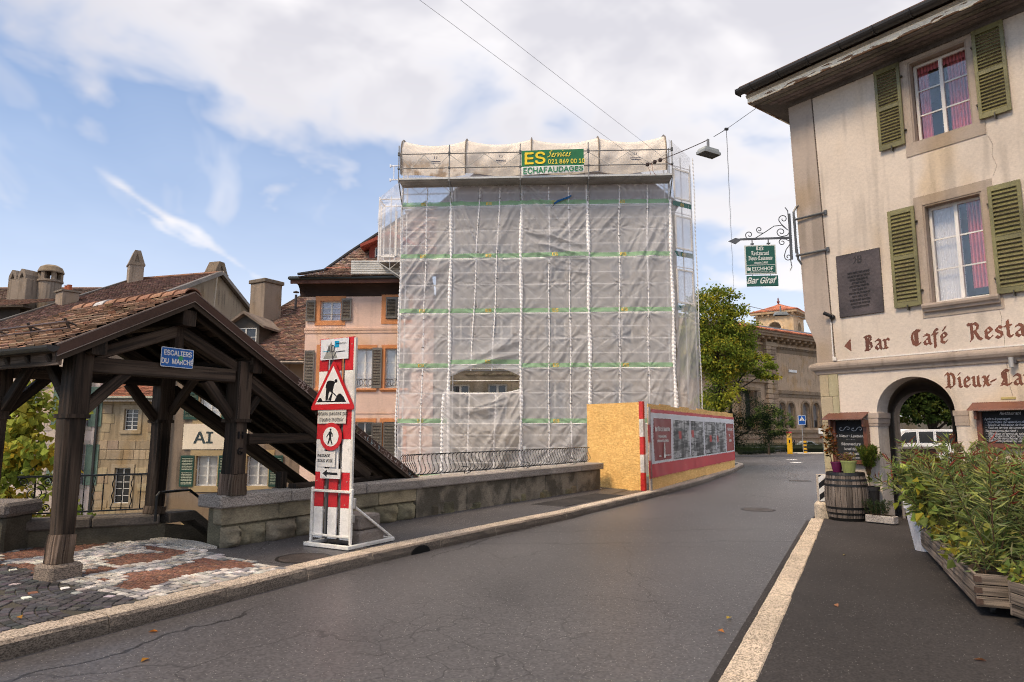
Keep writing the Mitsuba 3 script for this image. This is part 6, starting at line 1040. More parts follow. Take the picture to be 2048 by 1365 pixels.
for pts in ([(-.14, 0, 6.02), (-.26, 0, 6.13), (-.42, 0, 6.12), (-.6, 0, 6.0), (-.85, 0, 5.85), (-.98, 0, 5.86)] + curl(-.95, 5.94, .09, -2.0, 1.1, -1), [(-.66, 0, 5.97), (-.76, 0, 5.98)] + curl(-.735, 6.05, .065, -2.2, 1.1, -1), [(-.16, 0, 6.04), (-.27, 0, 6.16)] + curl(-.22, 6.27, .10, 3.6, 1.1, -1), [(-.10, 0, 5.98), (-.16, 0, 5.90), (-.26, 0, 5.88)] + curl(-.28, 5.98, .10, -1.6, 1.2, -1), [(-.10, 0, 5.76), (-.2, 0, 5.82)] + curl(-.27, 5.75, .08, 1.0, 1.2, 1), [(-.1, 0, 5.72), (-.2, 0, 5.58), (-.24, 0, 5.46)] + curl(-.16, 5.42, .08, 3.0, 1.2, 1), [(-.12, 0, 5.36), (-.1, 0, 5.2), (-.14, 0, 5.12)], [(-.12, 0, 6.36), (-.12, 0, 6.45), (-.17, 0, 6.53)]): part(sbk, 'scroll', SB(tube(pts, .0105, 5)), *IR)
for z in (6.24, 5.44): a_, b_ = SB.pt(.0, 0, z), RB.pt(.46, -.05, (z + .085) / 1.05); part(sbk, 'wall_rod', rod(a_, b_, .024, 6), *IR); part(sbk, 'wall_flange', RB(bx(.43, .49, -.05, .0, (z + .085) / 1.05 - .05, (z + .085) / 1.05 + .05, .008)), *IR)
GR = (.010, .085, .062)
for x in (-.9, -.56): part(sbk, 'hook', SB([rod((x, 0, 5.83), (x, 0, 5.70), .012), bx(x - .035, x + .035, -.02, .02, 5.72, 5.745)]), *IR)
hs = thing('hanging_sign', 'dark green hanging cafe sign with white lettering on the iron bracket', 'sign'); part(hs, 'panel', SB(bx(-1.07, -.42, -.02, .02, 5.055, 5.70, .004)), 'm_gloss', (.55, .58, .55), .1); part(hs, 'upper_field', SB(bx(-1.045, -.445, -.024, -.0201, 5.265, 5.675)), 'm_gloss', GR, .1); part(hs, 'lower_field', SB(bx(-1.045, -.445, -.024, -.0201, 5.08, 5.25)), 'm_gloss', GR, .1)
def bl(word, xh, xc, z, sx=.8):
    gs, x = [], 0
    for ch in word: w, st = G_[ch]; gs.append(affinity.translate(affinity.scale(nibstroke(st, .24, .78, .28), xh * sx, xh, origin=(0, 0)), x, 0)); x += (w + .1) * xh * sx
    return prism(affinity.translate(unary_union(gs), xc - x / 2, z), -.0275, -.0245)
part(hs, 'lettering', SB([bl('Café', .062, -.75, 5.585), bl('Restaurant', .060, -.745, 5.475), bl('Vieux-Lausanne', .060, -.745, 5.365, .76), text('depuis 1987', .042, .003, True, wx=.85, anchor='c', at=(-.74, -.0245, 5.285)), text('EICHHOF', .075, .003, True, wx=.95, at=(-.94, -.0245, 5.135)), text('BRAUEREI LUZERN SEIT 1834', .02, .003, False, wx=1.2, anchor='c', at=(-.745, -.0245, 5.093))]), 'm_gloss', (.68, .70, .68), .1); part(hs, 'emblem', SB(prism(Polygon([(-1.03, 5.13), (-.96, 5.13), (-.96, 5.2), (-.975, 5.205), (-.99, 5.19), (-1.005, 5.21), (-1.03, 5.205)]), -.0275, -.0245)), 'm_gloss', (.68, .7, .68), .1)
hs2 = thing('hanging_sign', 'small dark green bar sign hung beneath the cafe sign', 'sign'); part(hs2, 'panel', SB(bx(-1.05, -.40, -.02, .02, 4.79, 5.02, .004)), 'm_gloss', GR, .1); part(hs2, 'lettering', SB(text('Bar Giraf', .13, .003, True, shear=.35, wx=.80, anchor='c', at=(-.745, -.024, 4.85))), 'm_gloss', (.68, .70, .68), .1); each(hs2, 'link', SB, [rod((x, 0, 5.01), (x, 0, 5.06), .006) for x in (-.93, -.55)], *IR)
# ------------------------------------------------------------------ barrel, pots and planters on the right pavement
TB = Frame((6.36, 12.92), (1, -.5), .04); br = thing('wine_barrel', 'weathered oak wine barrel with black hoops serving as a table at the corner', 'barrel')
rz = lambda z: .325 + .058 * (1 - ((z - .44) / .44) ** 2)
scene['m_oak'] = pr(proc(wood((.12, .096, .080), (.195, .165, .145), (.15, .12, .10), .5)), .8)
for i in range(24):
    a0, a1 = i * 2 * math.pi / 24 + .012, (i + 1) * 2 * math.pi / 24 - .012; zz = np.linspace(0.01, .88, 10); P = np.array([[(rz(z) * math.cos(a) * (1 if 0 < k < 4 else .992), rz(z) * math.sin(a) * (1 if 0 < k < 4 else .992), z) for z in zz] for k, a in enumerate(np.linspace(a0, a1, 5))]); m = grid(P); o = rng.uniform(0, 30, 2); m.metadata['uv'] = np.array([(z + o[0], k * .02 + o[1]) for k in range(5) for z in zz]); part(br, 'stave', TB(m), 'm_oak', smooth=True)
for z0, z1 in ((.0, .055), (.115, .15), (.215, .255), (.63, .67), (.735, .77), (.83, .885)): part(br, 'hoop', TB(lathe([(rz(z0) + .001, z0), (rz(z0) + .007, z0), (rz(z1) + .007, z1), (rz(z1) + .0, z1)], 40)), 'm_metal', (.012, .012, .012), .4)
part(br, 'head', TB(lathe([(.33, .872), (.0, .874)], 30)), 'm_grain', (.025, .022, .02), .5); part(br, 'inner', TB(lathe([(rz(z) - .012, z) for z in np.linspace(.02, .86, 8)], 24)), 'm_grain', (.03, .02, .015))
def pot(name, label, x, y, z, r0, r1, h, col, group=None):
    k = thing(name, label, 'flower pot', group); part(k, 'shell', lathe([(0, z + .005), (r0, z + .003), (r1 * .99, z + h * .86), (r1 * 1.06, z + h * .87), (r1 * 1.06, z + h), (r1 * .97, z + h), (r1 * .93, z + h * .9)], 32, (x, y, 0)), 'm_gloss', col, .25); part(k, 'soil', lathe([(r1 * .95, z + h * .9), (0, z + h * .92)], 20, (x, y, 0)), 'm_grain', (.02, .014, .01), .6); return k
pot('flower_pot', 'tapered purple flower pot standing on the wine barrel', 6.24, 12.98, .915, .075, .105, .20, (.085, .006, .045)); pot('flower_pot', 'pale green flower pot with heather on the wine barrel', 6.36, 12.76, .915, .095, .135, .23, (.21, .24, .085)); pot('flower_pot', 'tall black plastic pot between the barrel and the arch pier', 6.79, 12.86, .04, .12, .155, .62, (.014, .013, .013))
pot('flower_pot', 'tall white tapered pot standing at the end of the planter boxes', 5.83, 9.62, .04, .16, .25, .66, (.62, .62, .66))
RTF = Frame((6.62, 12.62), (1004, -1330), .04); tr = thing('stone_trough', 'low grey concrete trough with rosemary in front of the arch pier', 'planter'); part(tr, 'trough', RTF([bx(0, .5, -.20, .0, .015, .15, .012)]), 'm_granite', (.34, .31, .29)); part(tr, 'soil', RTF(bx(.03, .47, -.18, -.02, .15, .156)), 'm_grain', (.02, .015, .01), .5)
def plant(name, label, stems, cols, L, W, n, spread=.06, parts_n=0, droop=.2, stemcol=(.06, .035, .02), stemr=.006, tip=None, cat_='plant', along=(.25, 1), group=None, seed=0, up=.5, mode='around', clip=None):
    """stems: list of polylines; leaves sit along each"""
    global rng; old = rng; rng = np.random.default_rng(100 + seed); k = thing(name, label, cat_, group); sm = []
    C, D, LL, WW, CC = [], [], [], [], []
    for st in stems:
        st = np.asarray(st, float); rr = np.linspace(stemr, stemr * .35, len(st)); sm.append(tube(st, rr, 5, cap=False)); cs = np.r_[0, np.cumsum(np.linalg.norm(np.diff(st, axis=0), axis=1))]
        m = max(2, int(n * cs[-1]))
        for f in rng.uniform(along[0], along[1], m):
            s_ = f * cs[-1]; p = np.array([np.interp(s_, cs, st[:, j]) for j in range(3)]); t = st[-1] - st[0]; t = t / np.linalg.norm(t); a = rng.normal(size=3); a -= t * (a @ t); a /= np.linalg.norm(a) + 1e-9
            d = a + t * up * rng.uniform(.4, 1.6) + np.array([0, 0, -droop * rng.uniform(0, 1.5)]); d /= np.linalg.norm(d); p = p + a * rng.uniform(0, spread)
            if clip is not None and not clip(p): continue
            q = f > .93 and tip is not None and rng.random() < .3
            C.append(p); D.append(d); l = L * rng.uniform(.6, 1.25); LL.append(l); WW.append(W * rng.uniform(.7, 1.2)); CC.append(vary(tip if q else cols[rng.integers(len(cols))], .25))
    if sm: part(k, 'stems', cat(sm), 'm_grain', stemcol, .4)
    C, D, LL, WW = np.array(C), np.array(D), np.array(LL), np.array(WW)
    o = np.argsort(np.linalg.norm(C - np.array([0, 0, 1.7]), axis=1) - LL * 3)
    def sub(ix): return leaves(C[ix], D[ix], LL[ix], WW[ix], [CC[i] for i in ix])
    for i in o[:parts_n]: part(k, 'leaf', sub([i]), 'm_leaf')
    if len(o) > parts_n: part(k, 'foliage', sub(list(o[parts_n:])), 'm_leaf', kind='stuff')
    rng = old; return k
def stems_from(x, y, z, n, h, lean, seed, dx=0, dy=0, jit=.05):
    r = np.random.default_rng(seed); out = []
    for i in range(n):
        a = r.uniform(0, 2 * math.pi); l = lean * r.uniform(.2, 1); H = h * r.uniform(.7, 1.05); b = np.array([x + r.normal(0, jit), y + r.normal(0, jit), z]); e = b + np.array([math.cos(a) * l + dx, math.sin(a) * l + dy, H]); mid = b + (e - b) * .5 + np.array([0, 0, H * .12]); out.append([b, b + (mid - b) * .5 + r.normal(0, .01, 3), mid + r.normal(0, .015, 3), e])
    return out
GRN = [(.055, .10, .025), (.075, .13, .03), (.045, .08, .025), (.10, .15, .035)]
plant('maple_shrub', 'slender shrub with red and brown autumn leaves in the purple pot', stems_from(6.24, 12.98, 1.08, 5, .72, .14, 1), [(.13, .045, .02), (.22, .06, .02), (.06, .04, .02), (.30, .12, .02), (.045, .05, .02)], .085, .045, 60, .03, 40, .7, seed=1)
plant('heather', 'pink heather with yellow green sprigs in the pale green pot', stems_from(6.36, 12.76, 1.12, 26, .17, .15, 2), [(.36, .16, .16), (.30, .14, .12), (.30, .28, .03), (.12, .15, .03)], .03, .014, 160, .01, 0, .0, seed=2, stemr=.003)
plant('potted_conifer', 'small bushy evergreen on a thin bare stem in the black pot', [[(6.79, 12.86, .6), (6.775, 12.85, .8), (6.77, 12.84, 1.0)]] + stems_from(6.77, 12.84, .88, 34, .52, .24, 3, jit=.01), [(.075, .12, .02), (.055, .09, .02), (.11, .15, .03), (.16, .17, .03)], .06, .016, 240, .03, 0, -.2, along=(.35, 1), seed=3, up=1.2, stemr=.008)
cx, cy = RTF.pt(.25, -.1)[:2]; plant('rosemary', 'bushy rosemary growing in the grey concrete trough', stems_from(cx - .03, cy, .18, 30, .27, .20, 4, jit=.07), [(.045, .075, .03), (.06, .09, .04), (.035, .06, .025)], .035, .008, 260, .012, 0, -.3, along=(.1, 1), seed=4, up=1.0, stemr=.004)
# planters made of grey boards
PLF = Frame((4.20, 6.27), (.41, .91), .04)
def planter(fr, x0, x1, y0, y1, label, z0=.09, n=3, hh=.098):
    k = thing('planter_box', label, 'planter')
    for i in range(n):
        a, b = z0 + i * hh, z0 + (i + 1) * hh - .008
        for m in (beam((x0 + .02, y1 - .012, (a + b) / 2), (x1 - .02, y1 - .012, (a + b) / 2), .024, b - a, c=.004), beam((x0 + .02, y0 + .012, (a + b) / 2), (x1 - .02, y0 + .012, (a + b) / 2), .024, b - a, c=.004), beam((x0 + .012, y0, (a + b) / 2), (x0 + .012, y1, (a + b) / 2), .024, b - a, c=.004), beam((x1 - .012, y0, (a + b) / 2), (x1 - .012, y1, (a + b) / 2), .024, b - a, c=.004)): part(k, 'board', fr(m), 'm_plank')
        part(k, 'corner_hinge', fr([bx(x0 - .004, x0 + .05, y1 - .004, y1 + .004, a + .02, b - .02), bx(x0 - .005, x0 + .002, y1 - .05, y1 + .003, a + .02, b - .02)]), 'm_metal', (.10, .065, .05), .6)
    part(k, 'soil', fr(bx(x0 + .025, x1 - .025, y0 + .025, y1 - .025, z0 + .02, z0 + n * hh - .06)), 'm_grain', (.045, .032, .022), .7)
    for x in (x0 + .2, x1 - .2):
        for y in (y1 - .15, y0 + .15): part(k, 'castor', fr([lathe([(.0, -.015), (.038, -.015), (.038, .015), (0, .015)], 14).apply_transform(np.array([[1, 0, 0, x], [0, 0, -1, y], [0, 1, 0, .04], [0, 0, 0, 1.]])), bx(x - .02, x + .02, y - .022, y + .022, .05, z0 + .02)]), 'm_metal', (.06, .058, .055))
    return k
planter(PLF, .0, 1.72, -.8, 0, 'grey board planter box on castors with the tall oleander, second from the picture edge'); planter(PLF, 1.78, 3.55, -.8, -.01, 'grey board planter box farthest from the camera, next to the white pot')
P3 = Frame((4.30, 6.0), (-.02, -1), .04); planter(P3, .0, 1.5, -.0, .8, 'grey board planter box cut by the right edge of the picture')
solo('red_ribbon', tube([PLF.pt(-.02, -.42, .40), PLF.pt(-.05, -.43, .30), PLF.pt(-.04, -.40, .2), PLF.pt(-.06, -.41, .08)], .008, 5), 'm_gloss', 'thin red ribbon hanging between two planter boxes', 'ribbon', (.14, .012, .012))
OLE = [(.21, .26, .085), (.26, .30, .10), (.15, .20, .07), (.33, .34, .11), (.19, .24, .10), (.25, .27, .13)]
def bush(i, x0, x1, ns, h, seed, dx=0, dy=0, lean=.5):
    st = []; r = np.random.default_rng(seed)
    for j in range(ns): p = PLF.pt(r.uniform(x0, x1), r.uniform(-.62, -.15), .36); f_ = 1 - .28 * i * max(0, (np.dot(p - PLF.P, PLF.X) - 2.2) / 1.3); st += stems_from(p[0], p[1], p[2], 3, h * f_ * r.uniform(.72, 1.0), lean, seed * 31 + j, dx * r.uniform(0, 1), dy * r.uniform(0, 1), .02)
    return st
plant('oleander', 'tall oleander bush with narrow leaves growing from the second planter box', bush(0, .15, 1.6, 14, 1.25, 5), OLE, .16, .021, 92, .02, 110, .25, seed=5, tip=(.22, .07, .045), stemr=.008, cat_='shrub', up=.8, along=(.03, 1))
plant('oleander', 'oleander bush overhanging the white pot at the far end of the planters', bush(1, 1.95, 3.5, 15, 1.35, 6, -.45, .1, .5), OLE + [(.15, .21, .06)], .15, .020, 88, .02, 60, .25, seed=6, tip=(.20, .06, .04), stemr=.008, cat_='shrub', up=.8, along=(.03, 1))
plant('oleander', 'oleander shoots with reddish tips at the right edge of the picture below the menu', stems_from(4.85, 6.35, .36, 8, 1.0, .45, 8) + stems_from(5.25, 7.1, .36, 8, 1.1, .5, 9) + stems_from(5.55, 8.0, .36, 6, 1.15, .4, 19), OLE, .16, .021, 80, .02, 60, .3, seed=7, tip=(.24, .06, .04), stemr=.008, cat_='shrub', up=.8, along=(.2, 1))
VN = [(.19, .25, .06), (.25, .29, .07), (.36, .32, .05), (.15, .21, .06)]
st = [];
for x, y, dx, dz in ((2.3, -.05, -.2, .75), (2.9, -.1, -.2, .9), (3.3, -.05, -.1, .5), (2.6, -.2, .1, 1.0), (1.2, -.3, .0, .35), (.4, -.35, .05, .3), (1.7, -.4, .3, .8), (.5, -.15, -.1, .22), (.9, -.2, .1, .2), (1.3, -.12, .1, .25), (1.95, -.1, -.15, .4), (2.2, -.15, .2, .35), (2.7, -.08, .15, .55), (3.1, -.1, .2, .7), (3.4, -.05, .1, .85), (1.5, -.5, -.2, .3), (.8, -.5, .1, .28)):
    p = PLF.pt(x, y, .38); q = PLF.pt(x + dx, y + .18, .38 + dz); st.append([p, (p + q) / 2 + (0, 0, .1), q, q + np.array([-.06, .02, -.16])])
plant('grape_vine', 'vine with broad yellow green lobed leaves trailing through the oleanders', st, VN, .13, .13, 24, .10, 40, .5, seed=9, up=.1, stemr=.005, cat_='vine')
cv = []
for j in range(34):
    p = PLF.pt(.1 + j * .1, -.07 - .5 * ((j * 7) % 10) / 10, .36); cv += stems_from(p[0], p[1], p[2], 2, .26, .2, 700 + j)
plant('low_oleander', 'low leafy oleander suckers spilling over the rims of the planter boxes', cv, OLE, .13, .02, 70, .02, 30, .5, seed=21, stemr=.004, cat_='shrub', up=.5, along=(.05, 1))
plant('ivy', 'small yellowish ivy trailing over the front corner of the planter box', [[PLF.pt(-.03, -.30, .4), PLF.pt(-.06, -.30, .25), PLF.pt(-.05, -.29, .06)], [PLF.pt(-.05, -.62, .42), PLF.pt(-.1, -.55, .44), PLF.pt(-.12, -.5, .42)]], VN, .06, .05, 60, .03, 20, .4, seed=10, up=.1, stemr=.003, cat_='vine')
plant('primrose', 'low yellow green plant in the planter box at the right edge', stems_from(4.55, 5.85, .36, 22, .16, .2, 12, jit=.1), VN, .075, .055, 60, .03, 20, .2, seed=11, cat_='plant')
plant('pot_vine', 'leafy pale green vine filling the white pot', stems_from(5.83, 9.62, .68, 16, .5, .35, 13, -.1), VN + [(.10, .15, .06)], .10, .085, 38, .05, 40, .5, seed=12, up=.2, cat_='vine')
plant('hydrangea', 'faded cream and pink flower heads above the planters', stems_from(5.95, 8.9, .9, 9, .62, .25, 15, jit=.12), [(.33, .31, .17), (.40, .24, .20), (.30, .30, .12)], .035, .03, 150, .05, 0, 0, seed=13, along=(.85, 1), cat_='flowers')
def table(label):
    k = thing('terrace_table', label, 'table'); F_ = Frame((7.0, 9.6), (1004, -1330), .04)
    part(k, 'top', F_([bx(0, 1.2, -.35 + i * .14, -.22 + i * .14, .72, .75) for i in range(5)]), 'm_grain', (.13, .065, .04), .4)
    for x in (.1, 1.06): part(k, 'leg', F_(bx(x, x + .05, -.3, .3, 0, .72)), 'm_metal', (.02, .02, .02))
table('brown slatted terrace table behind the oleanders by the cafe wall')
k = thing('sandwich_board', 'dark framed sandwich board standing in the arched passage', 'sign'); SW2 = Frame((7.55, 13.1), (1, -.25), .04); part(k, 'board', SW2(bx(0, .62, .0, .03, .1, 1.32)), 'm_grain', (.035, .022, .02), .4); part(k, 'frame', SW2([bx(-.04, 0, -.01, .04, 0, 1.36), bx(.62, .66, -.01, .04, 0, 1.36), bx(0, .62, -.01, .04, 1.32, 1.36)]), 'm_gloss', (.22, .20, .19), .2); part(k, 'stay', SW2(bx(.1, .5, .35, .38, 0, 1.2)), 'm_grain', (.03, .02, .02))
# guard stone with the striped marker
gs = thing('guard_stone', 'stone bollard at the cafe corner bearing a black and white striped plate', 'bollard'); GF2 = Frame((5.87, 13.08), (1, -.2), .0); part(gs, 'stone', GF2(wobble(bx(-.0, .30, .02, .32, -.05, .34, .05), .008, 8)), 'm_granite', (.5, .42, .33)); part(gs, 'post', GF2(bx(.06, .28, .08, .26, .34, .86)), 'm_granite', (.42, .36, .3))
pl_ = sbox(.06, .36, .22, .86); part(gs, 'plate', GF2(prism(pl_, .062, .078)), 'm_gloss', (.7, .7, .7), .15); part(gs, 'stripes', GF2(prism(unary_union([Polygon([(.0, z), (.34, z + .28), (.34, z + .39), (.0, z + .11)]) for z in (.1, .32, .54, .76)]).intersection(pl_), .059, .0615)), 'm_gloss', (.012, .012, .014), .1)
# ------------------------------------------------------------------ the vine at the gallery and the trees
def crown(name, label, x, y, z0, h, blobs, cols, L, W, n, trunk=None, cat_='tree', group=None, seed=0, lean=(0, 0), dens=.35, big=0, droop=.15):
    global rng; old = rng; rng = np.random.default_rng(300 + seed); k = thing(name, label, cat_, group); tr_ = []
    tr = trunk or h * .035
    top = np.array([x + lean[0], y + lean[1], z0 + h * .72]); base = np.array([x, y, z0]); tr_.append(tube([base + (top - base) * f + rng.normal(0, tr * .5, 3) * (0 < f < 1) for f in (0, .15, .35, .6, 1)], [tr * 1.25, tr, tr * .8, tr * .5, tr * .15], 9))
    C, D, CC = [], [], []
    tot = sum(b[3] * b[4] * b[5] for b in blobs)
    for bx_, by_, bz_, rx, ry, rz_ in blobs:
        b = np.array([bx_, by_, bz_]); s0 = base + (top - base) * np.clip((bz_ - z0) / h * .7, .2, .9); tr_.append(tube([s0, s0 + (b - s0) * .5 + rng.normal(0, .06 * h / 5, 3) + (0, 0, .03 * h), b], [tr * .38, tr * .22, tr * .06], 6))
        nn = int(n * rx * ry * rz_ / tot); ncl = max(5, int(nn / 45)); cen = rng.normal(size=(ncl, 3)); cen /= np.linalg.norm(cen, axis=1, keepdims=True); cen *= rng.uniform(.45, 1.02, (ncl, 1)) ** .6; cen = b + cen * (rx, ry, rz_)
        for c in cen:
            if rng.random() < .3: tr_.append(tube([b + (c - b) * .1, c], [tr * .09, tr * .02], 4, cap=False))
            m_ = max(3, int(nn / ncl)); sc = dens * min(rx, ry, rz_); q = rng.normal(0, sc * .5, (m_, 3)) * (1, 1, .7); base_c = cols[rng.integers(len(cols))]; tone = rng.uniform(.75, 1.25)
            C.append(c + q); out = (c - b) + rng.normal(0, .7, (m_, 3)) * min(rx, ry, rz_); out[:, 2] -= droop * min(rx, rz_) * 2; D.append(out); CC += [tuple(np.clip(np.array(vary(base_c, .18)) * tone, .003, .9)) for _ in range(m_)]
    C, D = np.vstack(C), np.vstack(D); lf = L * rng.uniform(.6, 1.2, len(C)); wf = W * rng.uniform(.7, 1.2, len(C)); part(k, 'trunk', cat(tr_), 'm_grain', (.045, .033, .024), .5)
    o = np.argsort(np.linalg.norm(C - (0, 0, 1.7), axis=1))
    for i in o[:big]: part(k, 'leaf', leaves(C[[i]], D[[i]], lf[[i]], wf[[i]], [CC[i]]), 'm_leaf')
    o = o[big:]; part(k, 'crown', leaves(C[o], D[o], lf[o], wf[o], [CC[i] for i in o]), 'm_leaf', kind='stuff'); rng = old; return k
LIN = [(.22, .26, .05), (.28, .31, .06), (.34, .31, .05), (.16, .20, .04), (.45, .34, .05)]
crown('linden_tree', 'young tree with round yellow green leaves behind the landing railing', -8.9, 12.3, -5, 6.5, [(-9.0, 12.2, .6, .85, .6, 1.2), (-8.3, 12.2, -.2, .8, .6, 1.0), (-9.6, 12.4, -.1, .8, .6, 1.3), (-8.6, 12.2, 1.7, .6, .5, .9), (-7.7, 12.3, -.2, .6, .5, .7), (-9.4, 12.2, 1.9, .6, .5, .9), (-9.3, 12.4, -1.5, 1.6, .7, 1.0)], LIN,   .165, .15, 5200, .09, seed=1, dens=.6, big=120, droop=.5)
MAP = [(.17, .22, .04), (.22, .27, .045), (.32, .33, .045), (.13, .18, .035), (.42, .37, .05)]
crown('maple_tree', 'tall tree turning yellow green behind the hoarding and scaffold', 18.6, 60, -.6, 16, [(18.2, 60, 12.2, 2.0, 1.8, 2.6), (20.3, 59.5, 11.3, 1.6, 1.5, 1.9), (18.4, 59, 8.6, 2.2, 2, 1.8), (21.4, 58.6, 7.9, 1.6, 1.4, 1.1), (22.6, 58.4, 7.0, 1.2, 1.2, .8), (18.0, 59, 5.2, 1.7, 1.6, 1.6), (20.0, 60, 8.0, 1.9, 1.8, 1.6), (16.6, 60, 9.6, 1.8, 1.8, 2.6), (20.6, 60, 9.8, 1.4, 1.3, 1.3), (19.2, 59, 13.6, 1.2, 1.1, 1.0)], MAP,   .28, .19, 19000, .3, seed=2, dens=.42)
YEW = [(.018, .032, .014), (.025, .042, .018), (.034, .052, .02)]
crown('yew_tree', 'dark evergreen tree under the yellowing one', 21.6, 66, -.7, 9, [(21.4, 66, 5.4, 2.0, 1.6, 1.7), (23.4, 65, 3.4, 2.0, 1.6, 1.5), (25.0, 65, 2.4, 1.6, 1.4, 1.5), (20.4, 66, 3.6, 2, 1.6, 1.8), (23.0, 65, 1.6, 2.6, 1.6, 1.5), (20.2, 65, 1.5, 2.4, 1.6, 1.7), (21.8, 66, 6.8, 1.2, 1.1, .8)], YEW, .22, .06, 14000, .2, seed=3, dens=.4)
crown('pine_tree', 'small light green tree in front of the museum pilaster', 28.6, 75, -.9, 6, [(28.8, 75, 3.9, 1.5, 1.2, .8), (30.2, 75, 3.0, 1.3, 1.2, .7), (27.6, 75, 2.9, 1.4, 1.2, .8), (29.2, 75, 2.1, 1.5, 1.2, .8), (31, 75, 2.2, .7, .7, .5)], [(.09, .14, .04), (.13, .18, .05), (.15, .20, .055)], .2, .07, 5200, .12, seed=4, dens=.4)
def hedge(name, label, pts, w, h, n, seed):
    r = np.random.default_rng(seed); k = thing(name, label, 'hedge'); p = np.array(pts, float); f = r.uniform(0, 1, n); sg = np.r_[0, np.cumsum(np.hypot(*np.diff(p, axis=0).T))]; sg /= sg[-1]; x, y = np.interp(f, sg, p[:, 0]), np.interp(f, sg, p[:, 1])
    C = np.stack([x + r.uniform(-w, w, n) / 2, y + r.uniform(-w, w, n) / 2, drop(y) + h * r.uniform(0, 1, n) ** .5], 1); part(k, 'foliage', leaves(C, r.normal(size=(n, 3)), .11, .06, [vary((.022, .035, .014), .3) for _ in range(n)]), 'm_leaf', kind='stuff'); part(k, 'core', tube([(a, b, drop(b) + h * .45) for a, b in pts], h * .4, 6), 'm_grain', (.012, .018, .008), .4)
hedge('clipped_hedge', 'low clipped dark hedge along the edge of the museum garden', [(24, 71), (32.5, 84)], .9, .75, 6000, 3); hedge('clipped_hedge', 'long dark hedge behind the yellow ticket post', [(30, 92), (47, 88)], 1.0, 1.35, 7000, 4)
# ------------------------------------------------------------------ museum, street furniture and traffic at the far end
MU = Frame((43.2, 108), (.81, .58), -1.36, 1.8); mu = thing('museum_building', 'large brown sandstone museum with red tiled eaves at the end of the road', 'building')
ST, SD = (.46, .335, .23), (.23, .17, .12)
def archwin(xc, w, z0, zs): return unary_union([sbox(xc - w / 2, z0, xc + w / 2, zs), Point(xc, zs).buffer(w / 2, 10)])
AW = [archwin(c, w, 2.0, 3.75) for c, w in ((.35, 1.05), (1.75, 1.05), (4.2, 1.2), (5.9, 1.2), (7.6, 1.2))]
part(mu, 'wall', MU(opening_wall(-14, 16, -.8, 9.9, AW + [archwin(-4.4, 1.6, 1.5, 4.6)], 0, .5)), 'm_plaster', ST, .7); part(mu, 'inner_wall', MU(bx(-13, 15, .5, .6, -.5, 9.5)), 'm_grain', (.06, .055, .05))
for i, a in enumerate(AW):
    b = a.bounds; c = (b[0] + b[2]) / 2; part(mu, 'arch_surround', MU(prism(a.buffer(.16).difference(a).intersection(sbox(b[0] - 1, 2.0, b[2] + 1, 6)), -.12, .1)), 'm_plaster', SD, .5); part(mu, 'arch_blind', MU(prism(a.buffer(-.06).intersection(sbox(-99, 2.7, 99, 9)), .25, .3)), 'm_grain', (.20, .18, .165), .3); part(mu, 'arch_pane', MU(bx(b[0] + .1, b[2] - .1, .2, .24, 2.05, 2.7)), 'm_pane')
for x0, x1, z0, z1, d, c in ((-14, 16, 1.55, 1.8, .35, SD), (-14, 16, 1.05, 1.15, .28, (.26, .18, .13)), (-.35, 16, 5.05, 5.35, .22, SD), (-.35, 16, 4.75, 5.05, .1, SD), (-14, -2.05, 7.0, 7.25, .3, SD), (-14, -2.05, 6.4, 7.0, .1, (.2, .15, .105)), (-14, -2.05, 5.9, 6.15, .35, SD), (-.35, 16, 8.75, 9.3, .03, SD), (-14, -2.05, 8.75, 9.3, .03, SD), (-14, 16, 9.32, 9.5, .15, ST)): part(mu, 'string_course', MU(bx(x0, x1, -d, .0, z0, z1)), 'm_plaster', c, .6)
part(mu, 'dentils', MU([bx(x, x + .12, -.16, 0, 9.12, 9.31) for x in np.arange(-.2, 10, .24)]), 'm_plaster', SD, .4, kind='stuff')
part(mu, 'cornice', MU([bx(-14, 16, -1.0, 0, 10.0, 10.22), bx(-14, 16, -1.12, 0, 10.22, 10.42)]), 'm_plaster', (.28, .20, .135), .6)
for x in np.arange(-5, 11, .95): part(mu, 'modillion', MU([bx(x - .16, x + .16, -.85, 0, 9.78, 10.0, .04), bx(x - .13, x + .13, -.5, 0, 9.6, 9.78, .05)]), 'm_plaster', (.34, .25, .17), .5)
z = 3.2
while z < 9.2: part(mu, 'rustic_block', MU(bx(-2.0, -1.22, -.34, 0, z, z + .40, .04)), 'm_plaster', vary((.38, .285, .20), .05), .5); part(mu, 'rustic_block', MU(bx(-1.18, -.40, -.30, 0, z, z + .40, .04)), 'm_plaster', vary((.30, .22, .155), .05), .5); z += .44  # left blocks lighter, right darker: side light painted into the pilaster stone
part(mu, 'pilaster_cap', MU(bx(-2.1, -.3, -.4, 0, 9.2, 9.6, .04)), 'm_plaster', (.34, .26, .18), .5)
part(mu, 'eave_tiles', MU([tube([(x, -1.25, 10.48), (x, .6, 11.02)], .085, 6) for x in np.arange(-7, 12, .21)]), 'm_grain', (.42, .15, .085), .6, kind='stuff'); part(mu, 'roof', MU([grid(np.array([[(x, -1.22, 10.44), (x, .7, 11.0)] for x in (-14, 16)])), bx(-14, 16, .7, 1.6, 10.95, 11.25), bx(-14, 16, 1.6, 8, 10.9, 11.5)]), 'm_grain', (.27, .29, .31), .3)
